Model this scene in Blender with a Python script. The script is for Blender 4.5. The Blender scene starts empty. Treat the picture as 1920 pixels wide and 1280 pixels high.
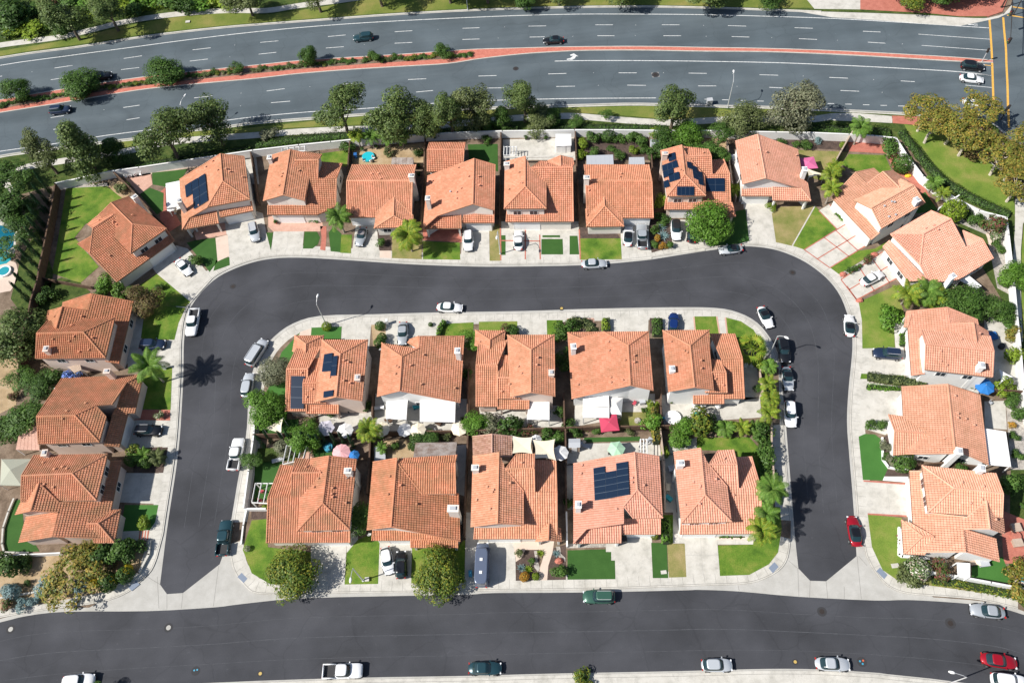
import bpy, math, random
import numpy as np
from mathutils import Vector, Matrix
random.seed(7); rng = np.random.default_rng(7)
R_ = math.radians
scene = bpy.context.scene
COL = scene.collection
# ---------------------------------------------------------------- camera
F_, TILT, ROLL, HT = 1503.9, 0.539432, -0.1083806, 120.845
_F = Vector((0, math.sin(TILT), -math.cos(TILT)))
_U0 = Vector((0, math.cos(TILT), math.sin(TILT))); _R0 = Vector((1, 0, 0))
_R = math.cos(ROLL)*_R0 + math.sin(ROLL)*_U0
_U = -math.sin(ROLL)*_R0 + math.cos(ROLL)*_U0
cam = bpy.data.cameras.new('camera'); cam.sensor_width = 36; cam.lens = F_/1920*36
cam.clip_end = 3000; cam.clip_start = 1
co = bpy.data.objects.new('camera', cam); COL.objects.link(co)
M = Matrix((( _R.x,_U.x,-_F.x,0),(_R.y,_U.y,-_F.y,0),(_R.z,_U.z,-_F.z,HT),(0,0,0,1)))
co.matrix_world = M; scene.camera = co
# ---------------------------------------------------------------- light
SUN_EL, SUN_AZ = 44.0, 13.0           # elevation; heading of the shadows from +x towards +y
w = bpy.data.worlds.new('World'); scene.world = w; w.use_nodes = True
nt = w.node_tree; bg = nt.nodes['Background']
sky = nt.nodes.new('ShaderNodeTexSky'); sky.sky_type = 'NISHITA'; sky.sun_disc = False
sky.sun_elevation = R_(SUN_EL); sky.sun_rotation = R_(257)
nt.links.new(sky.outputs[0], bg.inputs[0]); bg.inputs[1].default_value = 0.07
sl = bpy.data.lights.new('sun', 'SUN'); sl.energy = 4.7; sl.angle = R_(0.55); sl.color = (1, 0.955, 0.89)
so = bpy.data.objects.new('sun', sl); COL.objects.link(so)
_d = Vector((math.cos(R_(SUN_AZ))*math.cos(R_(SUN_EL)), math.sin(R_(SUN_AZ))*math.cos(R_(SUN_EL)), -math.sin(R_(SUN_EL))))
so.rotation_euler = _d.to_track_quat('-Z', 'Y').to_euler(); so.location = (-60, 40, 90)
scene.view_settings.view_transform = 'Standard'; scene.view_settings.look = 'None'
scene.view_settings.exposure = 0.45; scene.view_settings.gamma = 1
scene.cycles.max_bounces = 5; scene.cycles.diffuse_bounces = 3; scene.cycles.transparent_max_bounces = 6
# ---------------------------------------------------------------- helpers
def at(px, py, z=0.0):
    "the point at height z that the drone's view shows at photo position px,py (photo is 1920 wide)"
    d = _F*F_ + _R*(px-960) - _U*(py-640)
    return Vector((0, 0, HT)) + d*((z-HT)/d.z)
CR = dict(A=(0,230,4.74),B=(300,230,4.74),C=(600,230,4.74),D=(900,230,4.74),E=(1200,230,4.74),F=(1520,230,4.74),
 G=(0,470,4.74),H=(0,660,4.74),I=(0,900,4.74),J=(1520,440,4.74),K=(1520,660,4.74),L=(1520,860,4.74),M=(400,540,4.74),
 N=(680,540,4.74),O=(1020,540,4.74),P=(1180,540,4.74),Q=(400,760,4.74),R=(680,760,4.74),S=(980,760,4.74),T=(1180,760,4.74),
 a=(0,0,4),b=(480,0,4),c=(960,0,4),d=(1440,0,4),u=(0,960,4),v=(400,960,4),w=(800,960,4),x=(1160,960,4),y=(1440,960,4))
def cv(c, x, y):
    if not c: return x, y
    x0, y0, s = CR[c]; return x0+x/s, y0+y/s
def tag(o, label=None, cat=None, group=None, kind=None):
    if label: o['label'] = label
    if cat: o['category'] = cat
    if group: o['group'] = group
    if kind: o['kind'] = kind
    return o
def link(o, parent=None):
    COL.objects.link(o)
    if parent is not None: o.parent = parent
    return o
def empty(name, loc=(0,0,0), rz=0, label=None, cat=None, group=None):
    o = bpy.data.objects.new(name, None); o.empty_display_size = .5
    o.location = loc; o.rotation_euler = (0, 0, rz)
    tag(o, label, cat, group); return link(o)
def mesh(name, V, Fc, mats, parent=None, mi=None, smooth=False, loc=None, rz=0):
    me = bpy.data.meshes.new(name); me.from_pydata([tuple(v) for v in V], [], [tuple(f) for f in Fc])
    for m in (mats if isinstance(mats, (list, tuple)) else [mats]): me.materials.append(m)
    if mi is not None: me.polygons.foreach_set('material_index', mi)
    if smooth: me.polygons.foreach_set('use_smooth', [True]*len(me.polygons))
    me.update()
    o = bpy.data.objects.new(name, me)
    if loc is not None: o.location = loc
    o.rotation_euler = (0, 0, rz)
    return link(o, parent)
class MB:
    def __init__(s): s.V=[]; s.F=[]; s.I=[]
    def add(s, V, F, i=0):
        n=len(s.V); s.V += [tuple(v) for v in V]; s.F += [tuple(k+n for k in f) for f in F]; s.I += [i]*len(F)
    def box(s, c, d, i=0, rz=0):
        x,y,z=[k/2 for k in d]; ca,sa=math.cos(rz),math.sin(rz); V=[]
        for a in (-1,1):
            for b in (-1,1):
                for e in (-1,1):
                    X,Y=a*x,b*y; V.append((c[0]+X*ca-Y*sa, c[1]+X*sa+Y*ca, c[2]+e*z))
        s.add(V, [(0,1,3,2),(4,6,7,5),(0,4,5,1),(2,3,7,6),(0,2,6,4),(1,5,7,3)], i)
    def tube(s, pts, rad, n=6, i=0, cap=True):
        rings=[]
        for k,p in enumerate(pts):
            p=Vector(p); a=Vector(pts[max(0,k-1)]); b=Vector(pts[min(len(pts)-1,k+1)]); t=(b-a).normalized()
            u=t.cross(Vector((0,0,1)))
            if u.length<.01: u=Vector((1,0,0))
            u.normalize(); v=t.cross(u); r=rad[k] if isinstance(rad,(list,tuple)) else rad
            rings.append([p+u*(r*math.cos(q*2*math.pi/n))+v*(r*math.sin(q*2*math.pi/n)) for q in range(n)])
        V=[q for r in rings for q in r]; F=[]
        for k in range(len(pts)-1):
            for q in range(n):
                F.append((k*n+q,k*n+(q+1)%n,(k+1)*n+(q+1)%n,(k+1)*n+q))
        if cap: F.append(tuple(range(n))[::-1]); F.append(tuple(range((len(pts)-1)*n,len(pts)*n)))
        s.add(V,F,i)
    def disc(s, c, r, h, n=14, i=0, r2=None):
        r2 = r if r2 is None else r2
        V=[(c[0]+r*math.cos(k*2*math.pi/n),c[1]+r*math.sin(k*2*math.pi/n),c[2]) for k in range(n)]
        V+=[(c[0]+r2*math.cos(k*2*math.pi/n),c[1]+r2*math.sin(k*2*math.pi/n),c[2]+h) for k in range(n)]
        F=[(k,(k+1)%n,n+(k+1)%n,n+k) for k in range(n)]+[tuple(range(n,2*n)),tuple(range(n))[::-1]]
        s.add(V,F,i)
    def build(s, name, mats, parent=None, smooth=False, loc=None, rz=0):
        return mesh(name, s.V, s.F, mats, parent, s.I, smooth, loc, rz)
# ---------------------------------------------------------------- materials
def _mat(name):
    m = bpy.data.materials.new(name); m.use_nodes = True; n = m.node_tree
    return m, n, n.nodes['Principled BSDF']
def N(n, t, **k):
    x = n.nodes.new(t)
    for a, b in k.items(): setattr(x, a, b)
    return x
def setc(s, c): s.default_value = (c[0], c[1], c[2], 1)
def flat(name, c, rough=.6, metal=0, coat=0, spec=.5):
    m, n, p = _mat(name); setc(p.inputs['Base Color'], c); p.inputs['Roughness'].default_value = rough
    p.inputs['Metallic'].default_value = metal; p.inputs['Coat Weight'].default_value = coat
    p.inputs['Specular IOR Level'].default_value = spec
    return m
def noisy(name, cols, scale=.4, rough=.9, detail=6, fine=0, bump=0, spec=.2, stretch=None, pos=(.3,.7), dist=0):
    "two or three colours mixed by world-position noise, plus a fine grain"
    m, n, p = _mat(name); L = n.links
    g = N(n, 'ShaderNodeNewGeometry'); mp = N(n, 'ShaderNodeMapping'); L.new(g.outputs['Position'], mp.inputs[0])
    if stretch: mp.inputs['Scale'].default_value = stretch
    t = N(n, 'ShaderNodeTexNoise'); t.inputs['Scale'].default_value = scale; t.inputs['Detail'].default_value = detail
    t.inputs['Roughness'].default_value = .62; t.inputs['Distortion'].default_value = dist
    L.new(mp.outputs[0], t.inputs['Vector']); r = N(n, 'ShaderNodeValToRGB'); L.new(t.outputs[0], r.inputs[0])
    e = r.color_ramp.elements; e[0].position = pos[0]; e[1].position = pos[1]
    e[0].color = (*cols[0], 1); e[1].color = (*cols[-1], 1)
    for k, c in enumerate(cols[1:-1]):
        x = e.new(pos[0]+(pos[1]-pos[0])*(k+1)/(len(cols)-1)); x.color = (*c, 1)
    out = r.outputs[0]
    if fine:
        t2 = N(n, 'ShaderNodeTexNoise'); t2.inputs['Scale'].default_value = 7; t2.inputs['Detail'].default_value = 4
        L.new(g.outputs['Position'], t2.inputs['Vector'])
        mr = N(n, 'ShaderNodeMapRange'); L.new(t2.outputs[0], mr.inputs[0])
        mr.inputs[1].default_value=.25; mr.inputs[2].default_value=.75; mr.inputs[3].default_value = 1-fine; mr.inputs[4].default_value = 1+fine
        x = N(n, 'ShaderNodeVectorMath', operation='SCALE'); L.new(out, x.inputs[0]); L.new(mr.outputs[0], x.inputs['Scale']); out = x.outputs[0]
    L.new(out, p.inputs['Base Color']); p.inputs['Roughness'].default_value = rough; p.inputs['Specular IOR Level'].default_value = spec
    if bump:
        t3 = N(n, 'ShaderNodeTexNoise'); t3.inputs['Scale'].default_value = 9; L.new(g.outputs['Position'], t3.inputs['Vector'])
        b = N(n, 'ShaderNodeBump'); b.inputs['Strength'].default_value = bump; b.inputs['Distance'].default_value = .08
        L.new(t3.outputs[0], b.inputs['Height']); L.new(b.outputs[0], p.inputs['Normal'])
    return m
MT = {}
def asphalt(name, cols, stretch, lane):
    m = noisy(name, cols, .055, fine=.09, stretch=stretch, detail=10); n = m.node_tree; L = n.links; p = n.nodes['Principled BSDF']
    src = p.inputs['Base Color'].links[0].from_socket; g = N(n, 'ShaderNodeNewGeometry')
    # fine cracks and sealed patches
    wv = N(n, 'ShaderNodeTexNoise'); wv.inputs['Scale'].default_value=.35; wv.inputs['Detail'].default_value=6; L.new(g.outputs['Position'], wv.inputs['Vector'])
    ad = N(n, 'ShaderNodeVectorMath', operation='MULTIPLY_ADD'); L.new(wv.outputs['Color'], ad.inputs[0]); ad.inputs[1].default_value=(2.5,2.5,0); L.new(g.outputs['Position'], ad.inputs[2])
    v = N(n, 'ShaderNodeTexVoronoi', feature='DISTANCE_TO_EDGE'); v.inputs['Scale'].default_value=.11; L.new(ad.outputs[0], v.inputs['Vector'])
    r = N(n, 'ShaderNodeMapRange'); L.new(v.outputs['Distance'], r.inputs[0]); r.inputs[1].default_value=.001; r.inputs[2].default_value=.012; r.inputs[3].default_value=.88; r.inputs[4].default_value=1
    # pale scuffs
    t = N(n, 'ShaderNodeTexNoise'); t.inputs['Scale'].default_value=.9; t.inputs['Detail'].default_value=12; t.inputs['Roughness'].default_value=.8; L.new(g.outputs['Position'], t.inputs['Vector'])
    r2 = N(n, 'ShaderNodeMapRange'); L.new(t.outputs[0], r2.inputs[0]); r2.inputs[1].default_value=.6; r2.inputs[2].default_value=.78; r2.inputs[3].default_value=1; r2.inputs[4].default_value=2.0
    mm = N(n, 'ShaderNodeMath', operation='MULTIPLY'); L.new(r.outputs[0], mm.inputs[0]); L.new(r2.outputs[0], mm.inputs[1])
    # broad dark oil-stained zones
    t2 = N(n, 'ShaderNodeTexNoise'); t2.inputs['Scale'].default_value=.12; t2.inputs['Detail'].default_value=5; L.new(g.outputs['Position'], t2.inputs['Vector'])
    r3 = N(n, 'ShaderNodeMapRange'); L.new(t2.outputs[0], r3.inputs[0]); r3.inputs[1].default_value=.35; r3.inputs[2].default_value=.65; r3.inputs[3].default_value=1-lane; r3.inputs[4].default_value=1+lane
    m2 = N(n, 'ShaderNodeMath', operation='MULTIPLY'); L.new(mm.outputs[0], m2.inputs[0]); L.new(r3.outputs[0], m2.inputs[1])
    x = N(n, 'ShaderNodeVectorMath', operation='SCALE'); L.new(src, x.inputs[0]); L.new(m2.outputs[0], x.inputs['Scale']); L.new(x.outputs[0], p.inputs['Base Color'])
    return m
MT['asphalt'] = asphalt('asphalt', [(.046,.048,.054),(.057,.059,.067),(.069,.071,.080)], (.4,1.6,1), .2)
MT['asphalt_worn'] = asphalt('asphalt_worn', [(.074,.095,.108),(.092,.115,.130),(.112,.137,.152)], (.14,3.4,1), .12)
MT['conc'] = noisy('concrete', [(.42,.405,.36),(.53,.51,.46),(.59,.57,.52)], .5, fine=.07, detail=8)
_c=MT['conc'].node_tree; _p=_c.nodes['Principled BSDF']; _s=_p.inputs['Base Color'].links[0].from_socket; _g=N(_c,'ShaderNodeNewGeometry'); _t=N(_c,'ShaderNodeTexNoise'); _t.inputs['Scale'].default_value=.8; _t.inputs['Detail'].default_value=9; _t.inputs['Roughness'].default_value=.7; _c.links.new(_g.outputs['Position'],_t.inputs['Vector'])
_m=N(_c,'ShaderNodeMapRange'); _c.links.new(_t.outputs[0],_m.inputs[0]); _m.inputs[1].default_value=.52; _m.inputs[2].default_value=.72; _m.inputs[3].default_value=1; _m.inputs[4].default_value=.74; _x=N(_c,'ShaderNodeVectorMath',operation='SCALE'); _c.links.new(_s,_x.inputs[0]); _c.links.new(_m.outputs[0],_x.inputs['Scale']); _c.links.new(_x.outputs[0],_p.inputs['Base Color'])
MT['conc_pink'] = noisy('concrete_pink', [(.58,.46,.38),(.66,.55,.46)], .4, fine=.05)
MT['gutter'] = noisy('gutter_concrete', [(.38,.37,.34),(.48,.47,.44)], .5, fine=.06, detail=8)
MT['lawn'] = noisy('lawn_grass', [(.055,.12,.014),(.105,.19,.022),(.18,.225,.04),(.27,.24,.09)], .3, fine=.3, bump=.6, detail=10, pos=(.34,.74))
MT['parkgrass'] = noisy('park_grass', [(.085,.16,.022),(.15,.22,.035),(.28,.26,.08)], .16, fine=.26, bump=.5, detail=9)
MT['verge'] = noisy('verge_grass', [(.085,.14,.022),(.16,.19,.04),(.27,.23,.075)], .12, fine=.28, bump=.5, detail=9)
MT['turf'] = noisy('turf', [(.035,.095,.020),(.048,.12,.026)], .5, fine=.1, bump=.2)
MT['turfbright'] = noisy('turf_bright', [(.05,.15,.03),(.06,.17,.035)], .5, fine=.1, bump=.2)
MT['dry'] = noisy('dry_lawn', [(.13,.17,.035),(.24,.22,.08),(.34,.27,.13)], .3, fine=.2, bump=.4)
MT['soil'] = noisy('soil', [(.11,.08,.055),(.19,.14,.10),(.26,.20,.15)], .5, fine=.25, bump=.4)
MT['sand'] = noisy('sandy_soil', [(.26,.19,.11),(.40,.29,.17),(.46,.36,.24)], .4, fine=.2, bump=.4)
MT['mulch'] = noisy('mulch', [(.055,.04,.035),(.12,.085,.07)], 1.2, fine=.35, bump=.6)
MT['gravel'] = noisy('gravel', [(.24,.22,.20),(.40,.37,.33),(.52,.48,.43)], 2.2, fine=.35, bump=.6)
MT['brick'] = noisy('brick_paving', [(.38,.13,.095),(.50,.19,.14)], 1.0, fine=.2)
MT['brickred'] = noisy('red_brick_median', [(.44,.14,.10),(.58,.215,.16)], 1.4, fine=.3)
MT['brickpale'] = noisy('pale_brick', [(.50,.30,.23),(.60,.38,.30)], 1.0, fine=.2)
MT['groundcover'] = noisy('ivy_ground', [(.03,.055,.012),(.06,.095,.02),(.11,.13,.035)], .7, fine=.45, bump=1)
MT['stucco'] = noisy('stucco', [(.70,.66,.60),(.76,.72,.66)], .6, fine=.03)
MT['stuccowhite'] = noisy('white_stucco', [(.76,.76,.74),(.82,.82,.80)], .6, fine=.03)
MT['stuccopink'] = noisy('pink_stucco', [(.66,.53,.45),(.72,.59,.51)], .6, fine=.03)
MT['wallwhite'] = noisy('wall_white', [(.70,.70,.68),(.80,.80,.79)], .5, fine=.05)
MT['wood'] = noisy('fence_wood', [(.075,.048,.035),(.15,.095,.065)], 1.5, fine=.2)
MT['tanwall'] = noisy('tan_block', [(.40,.31,.24),(.50,.40,.32)], 1.0, fine=.1)
MT['white'] = flat('white_paint', (.80,.80,.79), .5)
MT['cream'] = flat('cream_cloth', (.78,.70,.54), .9)
MT['fascia'] = flat('fascia', (.42,.25,.17), .7)
MT['glass'] = flat('window_glass', (.03,.04,.05), .08)
MT['paint_line'] = noisy('line_paint', [(.36,.37,.38),(.66,.67,.66),(.76,.76,.75)], 2.2, rough=.7, fine=.1)
MT['paint_yellow'] = noisy('yellow_line_paint', [(.62,.34,.06),(.74,.43,.10)], 1.5, rough=.7, fine=.1)
MT['metal'] = flat('galvanised_metal', (.62,.63,.64), .4, .3)
MT['darkmetal'] = flat('dark_metal', (.05,.04,.035), .5, .3)
MT['solar'] = flat('solar_cell', (.005,.017,.042), .35, 0, 0, .3)
MT['solargrid'] = flat('solar_grid', (.10,.13,.17), .4)
MT['bark'] = noisy('bark', [(.10,.08,.06),(.20,.16,.12)], 2, fine=.3)
MT['palebark'] = noisy('pale_bark', [(.42,.36,.29),(.62,.56,.48)], 2, fine=.3)
MT['greybark'] = noisy('palm_bark', [(.22,.19,.15),(.36,.32,.27)], 2, fine=.3)
MT['water'] = flat('pool_water', (.03,.30,.36), .05)
MT['deepwater'] = flat('deep_pool_water', (.01,.13,.20), .05)
MT['greyroof'] = flat('grey_metal_roof', (.42,.44,.47), .5)
MT['rust'] = noisy('weathered_sheet', [(.20,.14,.11),(.34,.29,.26),(.42,.38,.35)], .8, fine=.3)
MT['tyre'] = flat('tyre_rubber', (.02,.02,.02), .8)
MT['rim'] = flat('wheel_rim', (.55,.56,.58), .3, .7)
MT['headlight'] = flat('headlight_glass', (.75,.77,.8), .1)
MT['taillight'] = flat('taillight_glass', (.45,.02,.015), .2)
MT['carglass'] = flat('car_glass', (.014,.035,.042), .05, 0, 0, .7)
MT['blackplastic'] = flat('black_plastic', (.02,.02,.022), .5)
def tilemat(name, cols, weather):
    m, n, p = _mat(name); L = n.links
    uv = N(n, 'ShaderNodeUVMap'); uv.uv_map = 'tile'
    fl = N(n, 'ShaderNodeVectorMath', operation='FLOOR'); L.new(uv.outputs[0], fl.inputs[0])
    wn = N(n, 'ShaderNodeTexWhiteNoise', noise_dimensions='2D'); L.new(fl.outputs[0], wn.inputs['Vector'])
    r = N(n, 'ShaderNodeValToRGB'); L.new(wn.outputs['Value'], r.inputs[0]); e = r.color_ramp.elements
    e[0].color = (*cols[0],1); e[1].color = (*cols[2],1); x = e.new(.5); x.color = (*cols[1],1)
    g = N(n, 'ShaderNodeNewGeometry'); t = N(n, 'ShaderNodeTexNoise'); t.inputs['Scale'].default_value = .45; t.inputs['Detail'].default_value = 8
    t.inputs['Roughness'].default_value=.7
    L.new(g.outputs['Position'], t.inputs['Vector']); mr = N(n, 'ShaderNodeMapRange'); L.new(t.outputs[0], mr.inputs[0])
    mr.inputs[1].default_value=.40; mr.inputs[2].default_value=.68; mr.inputs[3].default_value=0; mr.inputs[4].default_value=weather
    mx = N(n, 'ShaderNodeMix', data_type='RGBA'); L.new(mr.outputs[0], mx.inputs[0]); L.new(r.outputs[0], mx.inputs[6]); mx.inputs[7].default_value = (.30,.19,.10,1)
    oi = N(n, 'ShaderNodeObjectInfo'); mul = N(n, 'ShaderNodeMix', data_type='RGBA', blend_type='MULTIPLY'); mul.inputs[0].default_value = 1
    L.new(mx.outputs[2], mul.inputs[6]); L.new(oi.outputs['Color'], mul.inputs[7])
    # streaks of dirt and lichen
    t4 = N(n, 'ShaderNodeTexNoise'); t4.inputs['Scale'].default_value = 1.6; t4.inputs['Detail'].default_value = 10; t4.inputs['Roughness'].default_value = .75; L.new(g.outputs['Position'], t4.inputs['Vector'])
    m4 = N(n, 'ShaderNodeMapRange'); L.new(t4.outputs[0], m4.inputs[0]); m4.inputs[1].default_value=.55; m4.inputs[2].default_value=.75; m4.inputs[3].default_value=1; m4.inputs[4].default_value=.72
    sc = N(n, 'ShaderNodeVectorMath', operation='SCALE'); L.new(mul.outputs[2], sc.inputs[0]); L.new(m4.outputs[0], sc.inputs['Scale'])
    L.new(sc.outputs[0], p.inputs['Base Color']); p.inputs['Roughness'].default_value = .85; p.inputs['Specular IOR Level'].default_value=.2
    return m
TM = [tilemat('clay_tile_orange', [(.63,.275,.165),(.69,.315,.195),(.75,.365,.235)], .5),
      tilemat('clay_tile_rust', [(.56,.235,.13),(.62,.265,.15),(.68,.31,.185)], .7),
      tilemat('clay_tile_pink', [(.68,.34,.23),(.72,.37,.255),(.77,.41,.29)], .35),
      tilemat('clay_tile_dusky', [(.36,.19,.14),(.46,.26,.20),(.55,.34,.27)], .5)]
def fol(name, cols, trans=.25):
    m, n, p = _mat(name); L = n.links
    g = N(n, 'ShaderNodeNewGeometry'); r = N(n, 'ShaderNodeValToRGB'); L.new(g.outputs['Random Per Island'], r.inputs[0])
    e = r.color_ramp.elements; e[0].color=(*cols[0],1); e[1].color=(*cols[-1],1)
    for k,c in enumerate(cols[1:-1]):
        x=e.new((k+1)/(len(cols)-1)); x.color=(*c,1)
    t = N(n, 'ShaderNodeTexNoise'); t.inputs['Scale'].default_value=.9; L.new(g.outputs['Position'], t.inputs['Vector'])
    mr = N(n, 'ShaderNodeMapRange'); L.new(t.outputs[0], mr.inputs[0]); mr.inputs[1].default_value=.3; mr.inputs[2].default_value=.7; mr.inputs[3].default_value=.95; mr.inputs[4].default_value=1.75
    x = N(n, 'ShaderNodeVectorMath', operation='SCALE'); L.new(r.outputs[0], x.inputs[0]); L.new(mr.outputs[0], x.inputs['Scale'])
    L.new(x.outputs[0], p.inputs['Base Color']); p.inputs['Roughness'].default_value=.55; p.inputs['Specular IOR Level'].default_value=.3
    tr = N(n,'ShaderNodeBsdfTranslucent'); L.new(x.outputs[0], tr.inputs[0]); mx = N(n,'ShaderNodeMixShader'); mx.inputs[0].default_value=trans
    L.new(p.outputs[0], mx.inputs[1]); L.new(tr.outputs[0], mx.inputs[2]); L.new(mx.outputs[0], n.nodes['Material Output'].inputs[0])
    return m
FM = dict(
 green=fol('leaf_green', [(.030,.07,.012),(.052,.11,.018),(.085,.15,.03)]),
 bright=fol('leaf_bright', [(.045,.11,.010),(.075,.165,.017),(.12,.22,.032)]),
 dark=fol('leaf_dark', [(.022,.055,.010),(.04,.085,.016),(.065,.12,.022)]),
 olive=fol('leaf_olive', [(.06,.08,.03),(.10,.125,.042),(.15,.175,.07)]),
 grey=fol('leaf_grey', [(.09,.105,.06),(.14,.15,.09),(.19,.19,.12)]),
 pine=fol('leaf_pine', [(.045,.08,.02),(.08,.12,.032),(.125,.165,.05)]),
 yellow=fol('leaf_yellow', [(.07,.115,.02),(.14,.15,.025),(.32,.22,.04),(.10,.14,.022),(.22,.16,.04),(.085,.13,.02)]),
 autumn=fol('leaf_autumn', [(.045,.085,.012),(.09,.14,.018),(.22,.21,.025),(.07,.12,.018),(.055,.10,.015)]),
 lime=fol('leaf_lime', [(.09,.15,.013),(.14,.21,.018),(.20,.26,.028)]),
 palm=fol('palm_green', [(.06,.13,.02),(.10,.19,.03),(.15,.24,.045)]),
 palmlime=fol('palm_lime', [(.09,.16,.016),(.14,.22,.022),(.27,.27,.035)]),
 cypress=fol('cypress', [(.012,.04,.018),(.02,.06,.025),(.035,.08,.03)], .1),
 agave=fol('agave_blue', [(.12,.20,.20),(.20,.28,.28)]),
 orange=fol('orange_flowers', [(.42,.17,.02),(.20,.18,.03)]),
 red=fol('red_flowers', [(.17,.04,.04),(.14,.07,.045),(.06,.10,.02),(.05,.09,.02)]),
 blue=fol('blue_flowers', [(.12,.20,.55),(.22,.33,.70),(.08,.14,.06)]),
 pinkwhite=fol('pink_white_flowers', [(.45,.30,.28),(.07,.13,.03),(.60,.56,.48),(.08,.16,.03),(.06,.11,.03),(.07,.13,.03)]),
 yel=fol('yellow_flowers', [(.70,.55,.02),(.55,.45,.03)]),
 brown=fol('leaf_brown', [(.09,.065,.03),(.15,.10,.045),(.10,.12,.03)]))
# ---------------------------------------------------------------- ground and paving
def smooth(pts, k=4):
    out=[]; n=len(pts)
    for i in range(n-1):
        p0=pts[max(0,i-1)]; p1=pts[i]; p2=pts[i+1]; p3=pts[min(n-1,i+2)]
        for j in range(k):
            t=j/k
            out.append(tuple(.5*((2*p1[a])+(-p0[a]+p2[a])*t+(2*p0[a]-5*p1[a]+4*p2[a]-p3[a])*t*t+(-p0[a]+3*p1[a]-3*p2[a]+p3[a])*t**3) for a in (0,1)))
    out.append(tuple(pts[-1])); return out
def W(pts, z=0): return [at(x,y,z) for x,y in pts]
def offset(P, d):
    out=[]
    for i,p in enumerate(P):
        a=P[max(0,i-1)]; b=P[min(len(P)-1,i+1)]; t=(b-a); t.z=0; t.normalize(); out.append(p+Vector((-t.y,t.x,0))*d)
    return out
def area(P): return sum(P[i].x*P[(i+1)%len(P)].y-P[(i+1)%len(P)].x*P[i].y for i in range(len(P)))/2
def prism(name, P, z, mat, base=-.05, kind='structure', parent=None):
    if area(P)<0: P=P[::-1]
    n=len(P); V=[(p.x,p.y,z) for p in P]+[(p.x,p.y,base) for p in P]
    F=[tuple(range(n))]+[(i,n+i,n+(i+1)%n,(i+1)%n) for i in range(n)]
    o=mesh(name,V,F,mat,parent)
    if kind: o['kind']=kind
    return o
def pad(name, pts, mat, z=.124, sm=0):
    if sm: pts=smooth(list(pts)+[pts[0]],3)[:-1]
    return prism(name, W(pts,z), z, MT[mat], base=-.02)
def ribbonP(P, w):
    a=offset(P,w/2); b=offset(P,-w/2); return a+b[::-1]
def strip(mb, P, w, z, i=0):
    a=offset(P,w/2); b=offset(P,-w/2); V=[(p.x,p.y,z) for p in a]+[(p.x,p.y,z) for p in b]; n=len(P)
    mb.add(V,[(n+k,n+k+1,k+1,k) for k in range(n-1)],i)
g=mesh('ground',[(-600,-400,-.06),(600,-400,-.06),(600,900,-.06),(-600,900,-.06)],[(0,1,2,3)],MT['soil']); g['kind']='structure'
# arterial road, two carriageways
top_k=[(-120,128),(0,108),(65,98),(150,87),(280,67),(400,53),(480,46),(600,37),(720,28),(840,21),(960,16),(1080,13),(1200,12),(1320,14),(1440,18),(1540,22),(1640,25),(1740,29),(1800,33),(1850,34),(1880,26),(1896,8),(1900,-30)]
bot_k=[(-120,318),(0,294),(60,285),(190,268),(260,260),(350,246),(420,239),(480,231),(580,223),(660,217),(760,210),(870,205),(960,202),(1100,198),(1200,196),(1350,200),(1440,202),(1600,209),(1700,214),(1800,221),(1848,228),(1872,242),(1895,262),(1930,290)]
TK=smooth(top_k); BK=smooth(bot_k)
prism('road', W(TK+[(2050,-30),(2050,330)]+BK[::-1]), .0, MT['asphalt_worn'], -.03)
# gutters and kerbs beside it
def kerb(name, pts, side, gut=.45):
    P=W(pts); mb=MB()
    a=offset(P,0); b=offset(P,side*gut)
    V=[(p.x,p.y,.006) for p in a]+[(p.x,p.y,.006) for p in b]; n=len(P)
    mb.add(V,[(k,k+1,n+k+1,n+k) for k in range(n-1)],0)
    o=mb.build(name,[MT['gutter']]); o['kind']='structure'
north_in=[(-120,60),(0,20),(0,-60),(1500,-120),(1900,-60)]
prism('verge', W(TK[:-12]+[(1860,-60),(-200,-160)]), .12, MT['groundcover'])
prism('verge', W(BK[:-8]+[(1900,400),(1960,560),(1960,1180),(1890,1110),(1900,600),(1700,262),(1300,252),(940,250),(660,268),(470,288),(210,326),(95,350),(-160,420)]), .115, MT['groundcover'])
kerb('gutter', TK[:-8], -1, .5); kerb('gutter', BK[:-6], 1, .5)
def rib(name, pts, w, mat, z=.13):
    P=W(smooth(pts),z); return prism(name, ribbonP(P,w), z, MT[mat])
rib('kerb', [(x,y-0.5) for x,y in top_k[:-7]], .35, 'conc', .135)
rib('kerb', [(x,y+1) for x,y in bot_k[:-3]], .35, 'conc', .135)
pad('lawn',[(-60,103),(0,96),(60,86),(110,78),(150,70),(230,50),(330,32),(430,24),(500,28),(560,20),(650,6),(720,-8),(1500,-30),(1530,4),(1525,15),(1440,15),(1320,11),(1200,9),(1080,10),(960,13),(840,18),(720,25),(600,34),(480,43),(400,50),(280,63),(150,83),(60,95),(-60,115)],'verge',.128)
rib('path', [(-80,100),(0,85),(60,77),(110,70),(170,57),(230,42),(290,32),(350,25),(430,20),(500,20),(560,11),(640,1),(700,-8)], 1.9, 'conc', .134)
pad('path',[(1505,-10),(1613,-10),(1613,18),(1527,17)],'conc',.134)
pad('pavement',[(1613,-20),(1613,18),(1740,25),(1800,31),(1853,31),(1880,22),(1890,-5),(1890,-20)],'brick',.134)
prism('road_apron', W([(1485,20),(1530,22),(1640,26),(1740,30),(1800,34),(1850,35),(1882,27),(1893,14),(1899,8),(1893,24),(1872,34),(1840,41),(1800,49),(1760,47),(1640,38),(1560,33)]), .010, MT['conc'])
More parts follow.
